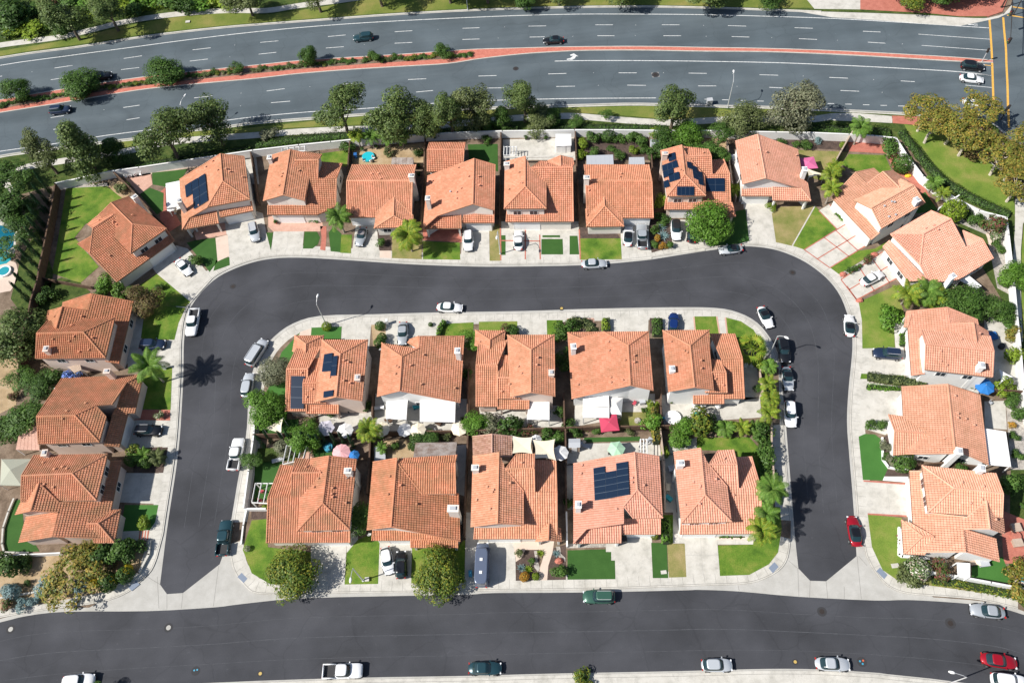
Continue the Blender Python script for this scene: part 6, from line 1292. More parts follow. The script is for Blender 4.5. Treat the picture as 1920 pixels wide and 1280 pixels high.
# garden trees
tree('dense',(1323,443),6.6,4.1,'bright','big round bright green tree shading the solar-panelled house drive',bark='bark',ch=6)
tree('dense',(560,1080),4.9,4.1,'autumn','round orange-flecked tree on the lower western corner lawn',ch=5); tree('dense',(826,1083),4.9,3.7,'autumn','round yellow green tree beside the black half-hidden car',ch=5.2)
tree('open',(150,1094),4.8,4.4,'yellow','sparse yellow-leaved tree over the sandy western corner',ch=4.6,bark='palebark'); tree('open',(172,1046),3.4,2.0,'yellow','small golden tree just below the lowest western house',ch=2.8)
tree('dense',(508,778),5.2,3.4,'bright','round bright tree overhanging the silver car on the inner western kerb',ch=4.8); tree('dense',(522,708),4.4,2.9,'grey','drooping grey green willow-like tree beside the silver van',ch=4.2); tree('dense',(578,830),4.6,2.9,'bright','round bright tree among the small cypresses',ch=4.4)
tree('round',(480,868),3.0,1.6,'green','small tree overhanging the pavement beside the white pickup'); tree('round',(545,848),3.0,1.9,'grey','grey green shrub tree among the small cypresses')
tree('dense',(60,655),8.2,5.6,'pine','huge dark green tree at the western edge beside the upper column house',ch=7.5); tree('round',(50,446),5.5,3.2,'dark','dark tree behind the cypress row near the pool'); tree('round',(20,410),8,5,'dark','large dark tree above the western pool'); tree('round',(35,338),5,3.4,'green','green tree at the upper western corner by the branching path'); tree('round',(66,404),3.4,2.0,'green','low green tree just above the cypress row'); tree('open',(20,480),3.5,2.6,'green','small tree on the pool edge')
tree('airy',(283,585),4.4,2.6,'brown','brown-leaved tree on the front lawn of the upper western house',ch=4); tree('round',(58,792),4.6,3.3,'green','green tree behind the middle western house'); tree('round',(30,820),4,3,'green','leafy tree above the four-sided canopy'); tree('round',(52,722),3.0,2.3,'green','broad green bush beside the dry western slope'); tree('round',(92,735),3.4,2.6,'dark','blue green bush beside the purple-flowered one')
tree('dense',(1790,588),4.6,4.3,'green','big round dark green tree between two eastern houses',ch=4.4); tree('dense',(1862,592),3.6,2.6,'green','smaller round tree beside the pale patio wall',ch=3.4); tree('dense',(1893,530),4,2.8,'bright','round bright tree straddling the eastern white wall',ch=3.8)
tree('dense',(1288,270),5.2,2.8,'bright','bright round tree behind the solar-panelled house',ch=5); tree('round',(1256,276),4.2,3.4,'dark','dark rounded tree next to the bright one',ch=4); tree('round',(1330,300),4.6,3.2,'green','spreading green tree beside the solar-panelled house',ch=4.4); tree('open',(1345,270),5,2.6,'green','feathery tree between the pale wall and the plain gable house')
tree('round',(1063,690),4.2,1.9,'green','small tree growing between the central house and the broad-sloped house',ch=3.6); tree('round',(672,975),4.0,2.6,'green','tall rounded shrub between the two lower western houses',ch=3.8,name='tree'); tree('round',(1270,820),3.6,2.2,'bright','small bright tree astride the back fence near the blue chairs',ch=3.4)
tree('round',(885,650),3.0,1.8,'bright','bushy small tree beside the central house corner'); tree('round',(893,805),2.6,2.0,'bright','bright bush at the western end of the back fence planting'); tree('round',(800,826),2.6,2.0,'dark','dark bush behind the corrugated cover')
# clipped and loose shrubs: (crop,x,y,r,mat,kind,label)
for c,x,y,r,m,k,l in [('M',1005,340,.95,'lime','ball','heart-shaped lime shrub round the foot of the corner lamp'),('M',1480,335,.95,'green','ball','clipped oval shrub on the drive bed, nearer the street'),('M',1498,440,.95,'green','ball','clipped round shrub in the middle of the drive bed'),('M',1478,485,1.1,'green','ball','clipped round shrub at the house end of the drive bed'),('N',603,322,.45,'green','ball','tiny round shrub at the edge of the dish-roof house drive'),
 ('N',1340,385,1.5,'dark','shrub','dark shrub on the central house lawn corner'),('N',1262,368,1.1,'red','shrub','purple shrub on the central house lawn'),('N',1750,395,1.9,'green','shrub','broad-leaved bush between the central and broad-sloped houses'),('O',230,355,1.6,'green','shrub','leafy bush by the pinkish planter wall'),('O',560,330,0,'lime','box','x'),('C',45,25,0,'x','x','x'),
 ('E',185,695,1.6,'lime','shrub','lime green shrub beside the solar-panelled house garage'),('D',1620,860,1.5,'green','shrub','green bush at the top of the agave bed'),('D',1545,955,.9,'green','shrub','low mound in the agave bed, upper western side'),('D',1580,1030,.7,'orange','shrub','tall orange-flowered clump in the agave bed'),('D',1632,1092,.9,'orange','shrub','round orange-flowered clump at the kerb end of the agave bed'),('D',1690,1085,.9,'green','shrub','green clump at the kerb corner of the agave bed'),('D',1555,1085,.8,'green','shrub','small green clump at the western kerb corner of the agave bed'),
 ('E',1175,745,1.0,'lime','shrub','lime shrub at the garage corner of the plain gable house'),('C',545,1060,1.0,'green','shrub','dark green bush on the drive bed of the covered-car house'),('F',815,365,2.0,'green','ball','round clipped shrub at the curve of the white wall'),('F',728,205,2.2,'green','shrub','leafy shrub in the corner of the brick strip'),('F',1275,780,2.3,'lime','ball','large lime green mound in the gravel garden'),('F',1395,820,1.1,'green','shrub','small green bush next to the lime green mound'),('F',1495,862,1.6,'green','shrub','spreading green bush in the gravel garden'),('F',1650,905,2.3,'red','shrub','large red-flecked bush by the wall corner'),('F',1655,1010,1.3,'pinkwhite','shrub','pale-flowered bush below the red-flecked one'),('F',1660,1075,1.1,'green','shrub','round green bush near the end of the pink edging'),('F',1695,1135,.9,'green','shrub','small bush near the wall in the gravel garden'),
 ('J',510,225,1.0,'red','shrub','reddish shrub cluster in the gravel strip'),('J',398,297,.6,'green','ball','small round shrub in the gravel strip'),('J',345,312,.7,'green','shrub','low shrub nearest the street in the gravel strip'),('J',437,275,.4,'green','ball','tiny shrub in the middle of the gravel strip'),('J',722,720,2.3,'bright','shrub','bright bush at the foot of the bushy palms'),('K',525,640,1.0,'green','shrub','rounded bush on the small island bed, street side'),('K',627,652,.9,'green','shrub','rounded bush on the small island bed, house side'),('K',680,930,.9,'green','shrub','small bush at the curve of the white edging'),('K',830,980,1.7,'green','ball','large dark clipped globe near the orange wall'),('K',740,975,1.1,'grey','shrub','grey shrub beside the dark clipped globe'),('K',665,825,1.1,'grey','shrub','pale succulent clump inside the white edging'),
 ('K',1705,305,1.8,'lime','shrub','lime leafy bush next to the blue parasol'),('K',1855,555,1.3,'green','shrub','green bush in the eastern gravel strip'),('K',1810,738,.9,'green','shrub','small round bush behind the flat white cover'),('K',1793,645,.7,'orange','shrub','orange brown shrub behind the flat white cover'),('K',1785,420,1.4,'green','shrub','green bush under the grey wooden fence'),('K',1840,905,1.0,'green','shrub','low bush below the flat white cover'),('K',1340,1020,1.2,'green','shrub','small green bush between the two lower eastern houses'),('K',1775,1185,2.0,'green','shrub','dark green bush beside the brick terrace'),('J',1790,760,1.7,'green','shrub','green bush inside the eastern wall by the patio'),('J',1790,880,1.5,'yellow','shrub','yellowish shrub inside the eastern wall'),('J',1810,1080,1.6,'lime','shrub','lime grassy clump near the white sail'),
 ('L',860,1030,1.9,'olive','shrub','grey green bush at the end of the long white wall'),('L',950,975,1.8,'pinkwhite','ball','rose bush thick with pink and white flowers'),('L',1140,980,1.6,'red','shrub','purple brown shrub by the long white wall'),('L',1840,990,1.8,'yellow','shrub','yellow-flowered clump beside the fountain basin'),('L',1880,1200,1.8,'yellow','shrub','yellow shrub at the lower eastern picture corner'),
 ('G',945,300,2.0,'bright','shrub','bright bush below the angled house corner'),('G',880,360,1.6,'green','shrub','green bush below the rail fence'),('G',1060,370,1.9,'palm','shrub','spiky green clump above the upper western house'),('G',1180,380,1.5,'green','shrub','green shrub beside the brown-leaved tree'),('G',420,380,2.0,'dark','shrub','dark rounded shrub under the rail fence'),('G',1420,320,.9,'green','shrub','small bush on the corner lawn by the sedan drive'),('A',1750,1225,1.3,'green','shrub','small olive green bush between the sedan drive and dark turf'),('A',1065,570,1.6,'olive','shrub','thin shrub in the sandy corner bed'),('A',1320,1240,0,'x','x','x'),
 ('H',640,220,1.6,'blue','shrub','blue-flowered bush between two western houses'),('H',470,225,1.9,'dark','shrub','dark green bush beside the blue-flowered one'),('H',110,385,1.1,'red','shrub','crimson-flowered shrub on the dry western slope'),('H',1420,560,.9,'pinkwhite','shrub','low white-flowered bed beside the brick path'),('H',1165,955,1.2,'green','ball','rounded bush by the shaded western drive'),('H',1295,975,1.2,'green','ball','glossy green mound in the rocky bed'),('H',1180,880,1.3,'autumn','shrub','orange green shrub by the garage corner'),
 ('I',1285,385,1.1,'lime','shrub','umbrella-shaped lime shrub at the brick steps'),('I',1180,600,1.9,'dark','shrub','dark rounded bush at the corner garden top'),('I',900,640,2.2,'dark','shrub','dark bush row under the porch of the lowest western house'),('I',1060,620,2.0,'green','shrub','green bush in the middle of the planted corner'),('I',760,660,2.0,'green','shrub','green bush behind the sparse yellow tree'),('I',1110,840,1.4,'dark','ball','dark green ball near the curved edge'),('I',955,905,1.6,'dark','ball','dark green ball between yellow clumps'),('I',1137,787,.8,'yel','ball','yellow clump highest on the planted corner'),('I',1015,877,.8,'yel','ball','yellow clump of the closest pair, western'),('I',1055,863,.5,'yel','ball','small yellow clump of the closest pair, eastern'),('I',897,905,.6,'yel','ball','yellow clump just above the pale retaining edge'),('I',838,910,.7,'yel','ball','westernmost yellow clump on the corner slope'),('I',105,995,1.3,'agave','ball','pale blue green ball shrub on the sandy slope'),('I',60,970,.9,'agave','ball','smaller blue green shrub on the sandy slope'),('I',240,908,.6,'dark','shrub','tiny dark shrub on the open sand'),('I',60,1095,1.1,'red','shrub','rusty shrub below the sandy slope kerb'),('I',205,1093,1.2,'agave','shrub','low grey shrub by the lower kerb'),('I',305,1070,.9,'agave','shrub','small low grey shrub by the lower kerb'),('I',90,750,2.2,'dark','shrub','dark hedge-like bush west of the sparse yellow tree'),('I',205,735,1.6,'dark','shrub','dark round bush beside the thin white wall'),('I',985,745,1.2,'brown','shrub','brown low shrub on the planted corner'),('I',400,960,1.5,'agave','shrub','sage bush under the sparse yellow tree'),('I',715,930,1.3,'agave','shrub','sage bush above the western kerb ramp'),
 ('Q',470,900,.6,'lime','shrub','small lime clump beside the western pergola'),('Q',300,1270,.5,'pinkwhite','ball','small white hydrant-side clump on the corner kerb'),('R',1130,180,1.9,'grey','shrub','grey green bush in the flat-paved yard'),('R',1290,190,2.2,'dark','shrub','dark bush in the flat-paved yard'),('R',1380,185,1.2,'bright','shrub','bright bush ending the flat-paved yard planting'),('R',1490,215,1.2,'red','shrub','bare reddish shrub at the flat-paved yard edge'),('R',1640,285,1.6,'green','shrub','green bush behind the eastern shade sail'),('R',1730,285,1.3,'green','shrub','small green bush by the corner of the shade sail'),
 ('S',420,170,1.3,'green','shrub','bush in the western corner of the crimson parasol yard'),('S',1160,140,1.9,'bright','shrub','bright bush ending the vine-covered fence'),('S',1270,420,.9,'lime','shrub','small lime shrub in the corner house passage'),('S',410,860,1.0,'green','shrub','small bush by the low white wall'),('S',1175,1160,.6,'autumn','ball','small planted pot by the stepped-solar garage'),
 ('T',640,165,2.4,'autumn','shrub','tall reddish green bush in the back fence planting'),('T',740,150,1.7,'green','shrub','green bush beside the reddish green one'),('T',1180,265,2.0,'green','shrub','green bush in the corner of the back lawn'),('T',1200,430,2.0,'green','shrub','dark bush midway down the back lawn wall'),('T',1225,600,1.8,'green','shrub','bush at the foot of the back lawn wall'),('T',510,150,1.0,'green','shrub','small clump beside the blue garden chairs'),('P',1210,690,1.7,'lime','shrub','lime bush at the tan wall by the street lamp'),('P',1190,900,1.3,'green','shrub','green bush inside the eastern strip'),
 ('w',692,300,.7,'olive','shrub','small olive clump in the cactus garden, upper corner'),('w',732,483,.75,'orange','ball','orange ball cactus cluster at the kerb of the cactus bed'),('w',818,480,.6,'lime','ball','small lime ball at the kerb of the cactus bed'),('w',788,360,.6,'green','shrub','little green clump in the cactus bed'),('w',1000,440,1.2,'green','shrub','low green mat in the eastern cactus bed'),('v',1150,0,0,'x','x','x'),
 ('D',60,150,1.2,'green','shrub','feathery plant against the white wall behind the small turf yard'),('D',1140,120,1.4,'dark','ball','dark dome bush against the white wall in the vegetable garden'),('D',920,190,1.2,'lime','shrub','lime bush in the vegetable garden, upper western corner'),('D',905,275,1.3,'lime','shrub','lime bush lower in the vegetable garden'),('D',1010,130,1.6,'green','shrub','leafy vegetable row by the white wall'),('D',1010,265,1.3,'green','shrub','tomato-like plants in the vegetable garden'),('D',1240,140,1.3,'green','shrub','green plants east of the dark dome bush'),('D',1350,125,1.6,'green','shrub','leafy plants at the upper east of the vegetable garden'),('D',1440,170,1.5,'green','shrub','large-leaved plant beside the small grey shed'),('D',1165,225,1.0,'green','shrub','sprawling plant in the middle vegetable bed'),('D',1370,245,1.2,'lime','shrub','yellow green plants in the eastern vegetable bed'),('D',1235,290,1.1,'green','shrub','plant between the two lattice covers'),('D',1480,240,1.1,'green','shrub','climbing plant beside the vegetable beds'),('D',1540,265,1.7,'dark','shrub','dark narrow shrub next to the small grey shed'),('D',1550,90,1.2,'lime','shrub','banana-like plant at the white wall'),('D',1665,180,1.1,'lime','shrub','lime clump under the dark rounded tree'),
 ('C',600,265,1.2,'olive','shrub','grey green bush in the dirt yard'),('C',870,270,1.0,'dark','shrub','dark potted plants at the east of the dirt yard'),('C',230,200,1.7,'green','shrub','hedge plant at the corner of the small lawn'),('E',1580,165,.8,'agave','shrub','slim shrub against the white wall above the beige lawn'),('E',1470,200,1.1,'green','shrub','green clump in the bark strip by the white wall'),('E',1260,170,1.1,'green','shrub','spiky clump behind the plain gable house'),('E',1390,190,.9,'green','shrub','small clump in the bark strip'),('E',860,980,0,'x','x','x'),('J',100,600,0,'x','x','x'),('E',1800,200,.7,'lime','shrub','little yellow green shrub near the diagonal tan wall')]:
    if r==0: continue
    shrub(x,y,r,m,l,c=c,kind=k,h=(r*1.5 if k!='ball' else r*1.7))
hedge([(548,275),(552,385)],1.3,1.2,'lime','bright clipped block hedge beside the broad-sloped house drive',c='O')
hedge([(1005,275),(1012,425)],1.7,1.0,'green','block hedge between the crimson parasol house and the corner house fronts',c='O'); hedge([(255,300),(330,290),(430,350),(432,380)],2.0,.5,'olive','low ivy bed inside a pink planter wall',c='O')
hedge([(728,295),(690,350),(672,420)],.7,1.0,'bright','narrow curved clipped hedge beside the dish-roof house lawn',c='N'); hedge([(508,215),(700,240),(1020,275)],1.6,.9,'olive','brown-topped clipped hedge between two eastern drives',c='K'); hedge([(500,310),(800,325)],.7,.7,'bright','green lower side of the brown-topped hedge by the eastern drive',c='K')
hedge([(1270,1000),(1275,1225)],1.1,1.2,'bright','narrow bright hedge between the stepped-solar house and corner house',c='S'); hedge([(800,1160),(990,1160)],.5,.4,'green','thin low hedge under the eaves of the hip-front corner house',c='T'); hedge([(225,800),(320,885)],.6,.5,'bright','small bright hedge by the diagonal house windows',c='F'); hedge([(810,850),(815,990)],.7,.5,'bright','small hedge strip beside the pale path of the estate-car house',c='J')
hedge([(1165,30),(1190,330)],1.1,1.9,'yellow','vine covering the fence east of the crimson parasol yard',c='S'); hedge([(500,210),(700,215),(900,205)],.6,.4,'red','low red-leaved planting along the back fence of the crimson parasol yard',c='S'); hedge([(1320,865),(1410,870)],.8,.6,'green','planter hedge beside the brick porch edge',c='B')
hedge([(790,680),(800,830)],.5,.4,'red','narrow red and green flower planter along the lower eastern house',c='L'); hedge([(1075,1070),(1300,1105),(1500,1140),(1830,1210)],1.4,.35,'autumn','low groundcover strip outside the long white wall',c='L')
# cypresses
CY=crown(71,46,60,.30,.07,'cone')
def cyp(x,y,h,r,label,g):
    b=at(x,y,.12); t=empty('cypress',tuple(b),random.uniform(0,6),label,'cypress',g); o=bpy.data.objects.new('crown',CY); o.location=(0,0,h*.53); o.scale=(r,r,h*.53); link(o,t); setm(o,FM['cypress']); s=bpy.data.objects.new('trunk',TRUNK[0]); s.scale=(1.2,1.2,h*.5); link(s,t); setm(s,MT['bark'])
for k,(x,y) in enumerate([(97,362),(93,385),(90,402),(86,425),(84,443.6),(81.6,464),(75,484),(70,502),(67,523.5),(60,546.7),(56.7,565.6)]): cyp(x,y,6.3,.66,'slim cypress, %s, in the row beside the dark timber fence'%['uppermost','second from the top','third from the top','fourth from the top','fifth from the top','middle one','fifth from the bottom','fourth from the bottom','third from the bottom','second from the bottom','lowest'][k],'cypress row by the dark fence')
for k,(x,y) in enumerate([(496,838),(511,831),(537,832),(551,833),(579,833),(594,838),(606,838),(614,833),(632,834),(648,833),(665,838)]): cyp(x,y,5.0,.5,'small cypress, %s, in the row behind the lower corner house'%['westernmost','second from the west','third from the west','fourth from the west','fifth from the west','middle one','fifth from the east','fourth from the east','third from the east','second from the east','easternmost'][k],'cypress row in the inner block')
# palms
palm((646,436),4.6,3.1,'palm','tall feather palm by the brick entry path of the cross-gable house'); palm((773,471),5.0,3.6,'palmlime','big yellow green palm on the dry lawn of the covered-car house'); palm((307,716),5.8,3.7,'palm','palm whose star-shaped shadow falls on the western street'); palm((704,831),5.2,2.6,'palmlime','palm standing between the white parasols')
palm((1430,945),6.4,2.9,'palm','slender palm with star-shaped shadow on the eastern street'); palm((1414,1012),4.8,2.6,'palmlime','thick-trunked palm at the corner of the hip-front house'); palm((1424,985),5.4,2.2,'palm','palm between the slender one and the thick-trunked one')
palm((1601,271),4.6,2.8,'palm','palm rising behind the white wall over the corner hedge'); palm((1548,352),3.6,2.2,'palmlime','upper palm of the pair beside the beige shade sail'); palm((1548,382),4.2,2.3,'palmlime','lower palm of the pair beside the beige shade sail'); palm((1741,360),2.6,2.0,'palm','small palm at the curved white wall, upper'); palm((1758,378),2.2,1.8,'palmlime','small palm at the curved white wall, lower'); palm((1560,330),2.4,2.0,'palmlime','low palm clump by the diagonal tan wall')
for x,y,h,l in [(676,276,3.4,'westernmost yard palm behind the dirt yard'),(702,278,3.2,'second yard palm behind the dirt yard'),(731,277,3.0,'third yard palm behind the dirt yard'),(757,275,3.0,'easternmost yard palm behind the dirt yard')]: palm((x,y),h,2.2,'palm' if x>690 else 'palmlime',l)
palm((1690,570),3.0,3.0,'palmlime','bushy yellow palm in front of the white sedan house'); palm((1725,566),3.2,3.0,'palm','bushy green palm beside the yellow one'); palm((1745,572),2.6,2.6,'palmlime','low bushy palm next to the big dark green tree')
palm((1402,672),3.4,3.1,'palmlime','large fan palm at the upper outer corner of the inner block',kind='fan'); palm((1432,735),3.2,1.8,'palmlime','upper yellow palm in the eastern strip behind parked cars'); palm((1436,765),3.4,2.0,'palmlime','middle yellow palm in the eastern strip behind parked cars'); palm((1434,790),3.0,2.1,'palmlime','lowest yellow palm in the eastern strip behind the white off-roader'); palm((1436,700),2.4,1.7,'palm','topmost palm in the eastern strip')
palm((1357,812),1.8,1.9,'palm','green fan plant in the back fence row'); palm((1387,810),1.8,1.8,'palmlime','yellow green fan plant in the back fence row'); palm((1412,808),1.4,1.5,'palm','smallest fan plant in the back fence row'); palm((1292,805),1.0,1.5,'palm','low fan plant west of the reddish green bush'); palm((275,862),1.2,1.9,'palm','spiky palm in the rocky bed by the dark car'); palm((300,862),1.2,1.9,'olive','grey spiky palm in the rocky bed by the dark car'); palm((1373,365),1.5,1.9,'palmlime','lime spiky palm in the passage west of the plain gable house'); palm((720,846),1.4,1.3,'palm','tiny palm in the sandy yard west of the corrugated cover')
rosette(1240,428,1.3,'agave','large blue agave in the bed between two upper drives, upper'); rosette(1243,444,1.5,'agave','large blue agave in the bed between two upper drives, lower'); rosette(760/4+800,430/4+960,1.0,'lime','pale star-shaped agave in the cactus garden',n=20); rosette(852/4+800,310/4+960,.9,'lime','yellow star-shaped agave high in the cactus garden',n=20); rosette(710/4+800,420/4+960,.9,'agave','blue agave at the western side of the cactus garden'); rosette(970/4+800,312/4+960,.8,'agave','blue agave in the eastern cactus bed')
# median planting: low clumps one could count
bx=[(0,198),(100,181),(200,165),(290,153),(370,143),(480,132),(570,123.5),(700,114),(800,108.5),(880,104)]
_pr=None; s_=0
for x in range(2,884,11):
    for a,b_ in zip(bx[:-1],bx[1:]):
        if a[0]<=x<=b_[0]: y=a[1]+(b_[1]-a[1])*(x-a[0])/(b_[0]-a[0])
    if 440<x<470 or (655<x<690 and x%2): continue
    r=random.uniform(.55,1.0) if x<870 else .8
    if _pr is None:
        _pr=shrub(x,y,r,'green','low rounded shrub in the planted strip of the brick median',h=r*1.1,group='low shrubs of the brick median'); s_=r
    else:
        q=at(x,y+random.uniform(-2.5,2.5),.12); c=_pr.copy(); COL.objects.link(c); c.location=(q.x,q.y,.12); c.rotation_euler=(0,0,random.uniform(0,6)); k=r/s_; c.scale=(k*random.uniform(.9,1.3),k,k)
        for ch_ in _pr.children:
            d=ch_.copy(); COL.objects.link(d); d.parent=c
            if d.name.startswith('foliage'): setm(d,FM[random.choice(['green','olive','autumn','green'])])

shrub(1092,1276,1.5,'autumn','leafy shrub on the lower pavement at the bottom edge',h=1.6); tree('round',(190,1312),3.6,1.9,'green','small tree beyond the bottom edge casting a dark leafy shadow by the kerb')

for x,y,r,m,l in [(712,812,.9,'dark','dark shrub at the foot of the tall garden palm'),(742,835,.9,'green','low green shrub in the sandy yard'),(772,838,.8,'dark','small dark shrub in the middle of the sandy yard'),(835,818,1.0,'olive','olive shrub on the fence line above the corrugated cover'),(1082,812,1.0,'dark','dark shrub just below the middle back fence, western part'),(1120,806,.8,'green','green shrub on the middle back fence under the crimson parasol'),(1180,806,.9,'olive','olive shrub along the back fence east of the crimson parasol'),(1225,762,1.2,'lime','lime climber beside the corner house back yard'),(690,760,1.0,'dark','dark shrub beside the western patio cover fence'),(870,790,.9,'dark','dark shrub by the cream parasol'),(1048,770,1.0,'dark','dark shrub in the fenced strip by the central house yard'),(620,775,.8,'green','small green shrub behind the corner house with solar arrays'),(585,790,.9,'dark','dark shrub near the grey white parasol'),(875,700,1.1,'dark','dark bush in the passage west of the central house'),(30,30,3.6,'dark','dense dark tree-like bush in the far corner garden, beside the lime mound'),(110,48,3.0,'dark','dark bush beneath the far verge trees'),(250,20,2.6,'dark','dark bush between bright hedges of the far path'),(345,12,2.4,'dark','dark bush at the far hedge near the dark verge tree')]:
    shrub(x,y,r,m,l)
# ---------------------------------------------------------------- garden furniture
CM={'white':MT['white'],'black':binm,'wood':MT['wood'],'blue':pb,'grey':MT['greyroof'],'red':flat('red_cushion',(.45,.06,.09),.8),'teal':flat('teal_box',(.02,.35,.42),.5),'clay':MT['brick'],'beige':MT['cream']}
def item(kind,c,x,y,col,label,rz=None):
    p=at(*cv(c,x,y),.14); rz=random.uniform(0,6.28) if rz is None else rz; m=CM[col]; t=empty({'chair':'garden_chair','table':'garden_table','pot':'plant_pot','lounger':'sun_lounger','box':'storage_box','stool':'bar_stool'}[kind],tuple(p),rz,label,{'pot':'plant pot','lounger':'sun lounger','box':'box','stool':'stool'}.get(kind,kind))
    def b(n,c_,d): q=MB(); q.box(c_,d); return q.build(n,m,t)
    if kind=='chair':
        b('seat',(0,0,.43),(.5,.5,.07)); b('backrest',(-.25,0,.72),(.06,.5,.5))
        for sx in (-.2,.2):
            for sy in (-.2,.2): b('leg',(sx,sy,.2),(.05,.05,.4))
    elif kind=='table':
        q=MB(); q.disc((0,0,.68),.55,.06,14); q.build('tabletop',m,t); b('leg',(0,0,.34),(.1,.1,.68)); q=MB(); q.disc((0,0,0),.3,.04,10); q.build('foot',m,t)
    elif kind=='pot':
        q=MB(); q.disc((0,0,0),.2,.42,10,0,.3); q.build('pot',m,t); o=bpy.data.objects.new('foliage',CROWN['shrub'][0]); o.location=(0,0,.7); o.scale=(.45,.45,.4); link(o,t); setm(o,FM['green'])
    elif kind=='lounger':
        b('frame',(0,0,.25),(1.9,.65,.06)); b('mattress',(-.2,0,.32),(1.3,.6,.08)); b('backrest',(.65,0,.48),(.6,.6,.3))
        for sx in (-.8,.8): b('leg',(sx,0,.11),(.06,.6,.22))
    elif kind=='box': b('body',(0,0,.3),(1.1,.6,.6)); b('lid',(0,0,.63),(1.16,.66,.06))
    elif kind=='stool':
        q=MB(); q.disc((0,0,.7),.2,.06,10); q.build('seat',m,t); b('leg',(0,0,.35),(.07,.07,.7))
for a in [('chair','A',1130,492,'white','white garden chair, first in the arc on the brick patio, nearest the striped lawn'),('chair','A',1167,487,'white','white garden chair, second in the arc on the brick patio'),('chair','A',1207,477,'white','white garden chair, third in the arc on the brick patio'),('chair','A',1257,470,'white','white garden chair, last in the arc on the brick patio'),('table','A',1560,790,'beige','round table under the small white parasol by the white canopy'),
 ('chair','C',395,345,'white','white chair west of the paddling pool'),('chair','C',480,325,'white','white chair east of the paddling pool'),('chair','C',455,352,'white','white chair below the paddling pool'),('pot','C',880,395,'black','black potted plant in the passage of the square-winged house, upper'),('pot','C',880,470,'black','black potted plant in the passage of the square-winged house, lower'),('pot','C',380,250,'white','pale pot at the upper corner of the dirt yard'),('pot','C',500,228,'white','pale pot at the upper middle of the dirt yard'),
 ('pot','D',410,150,'black','black pot against the white wall, western of three'),('pot','D',497,146,'black','black pot against the white wall, middle of three'),('pot','D',588,150,'black','black pot against the white wall, eastern of three'),('pot','D',1255,340,'white','white pot between the two lattice covers'),
 ('lounger','N',145,1070,'white','white lounger beside the dish-roof house'),('table','N',245,1185,'wood','brown table at the edge of the western white patio cover'),('chair','N',210,1180,'wood','brown chair beside the brown table'),('box','N',675,1205,'wood','brown bench box in front of the eastern white patio cover'),('chair','R',640,240,'white','white chair behind the patio cover yard fence, western'),('chair','R',680,243,'white','white chair behind the patio cover yard fence, middle'),('chair','R',720,243,'white','white chair behind the patio cover yard fence, eastern'),('box','N',480,1060,'teal','teal box between the two white patio covers'),('box','M',1205,1085,'black','black daybed behind the corner house with solar arrays'),('chair','M',1160,1060,'grey','grey chair by the black daybed'),('table','M',760,1110,'blue','blue round table beside the garden strip of the corner house'),
 ('box','O',1400,1060,'white','white planter box in front of the low tiled awning'),('table','O',1345,1060,'white','white round table at the western end of the tiled awning'),('table','O',1540,1055,'white','white round table at the eastern end of the tiled awning'),('box','O',1360,1135,'teal','greenish covered table in the corner house back yard'),('chair','O',1060,1165,'blue','blue chair by the fence vines'),('pot','O',1130,1020,'clay','potted plant behind the corner house wall'),('chair','P',1030,703,'white','western white chair in the shaded side yard'),('chair','P',1085,703,'white','eastern white chair in the shaded side yard'),('pot','O',880,1095,'clay','clay pot plant in the crimson parasol yard, western'),('pot','O',915,1092,'clay','clay pot plant in the crimson parasol yard, eastern'),('chair','O',800,1035,'red','red cushioned chair near the pop-up canopy'),('chair','O',310,1015,'wood','brown chair west of the white patio cover'),
 ('chair','S',775,432,'black','black chair west of the green parasol'),('chair','S',880,432,'black','black chair east of the green parasol'),('chair','S',545,330,'beige','beige chair beside the grey storage shed'),('lounger','S',550,360,'grey','grey lounger beside the grey storage shed'),('stool','S',1038,337,'black','black stool at the narrow pergola, upper'),('stool','S',1039,380,'black','black stool at the narrow pergola, middle'),('stool','S',1040,417,'black','black stool at the narrow pergola, lower'),('box','S',1140,320,'grey','grey barbecue beside the narrow pergola'),('chair','S',1415,335,'blue','pale blue chair below the small bright tree, western'),('chair','S',1455,335,'blue','pale blue chair below the small bright tree, eastern'),('box','S',1290,735,'beige','pale box in the side passage by the tan wall'),('box','S',1298,830,'teal','turquoise box in the side passage by the tan wall'),
 ('chair','Q',440,770,'red','red chair under the western pergola, upper'),('chair','Q',425,848,'red','red chair under the western pergola, lower'),('lounger','Q',575,490,'grey','grey swing seat below the small cypresses'),('chair','Q',1030,402,'wood','brown chair near the small blue white table'),('lounger','K',1200,252,'white','white lounger between two eastern houses'),('pot','K',1432,322,'grey','grey potted item below the white triangular sail'),('pot','K',1762,475,'white','round white pot in the eastern gravel strip, upper'),('pot','K',1782,515,'white','round white pot in the eastern gravel strip, lower'),('chair','K',1590,458,'grey','grey chair frame behind the wide-roofed house'),('box','J',1560,750,'black','dark covered heap behind the blue parasol house'),('table','L',1480,925,'beige','pale round table by the south eastern wall'),('pot','L',1865,430,'black','black urn on the pale path of the south eastern terrace'),('chair','F',790,930,'black','black chair between the two diagonal houses'),('pot','B',1035,895,'clay','clay pot by the brick path pillar'),('pot','v',1150,400,'white','x')][:-1]: item(*a)
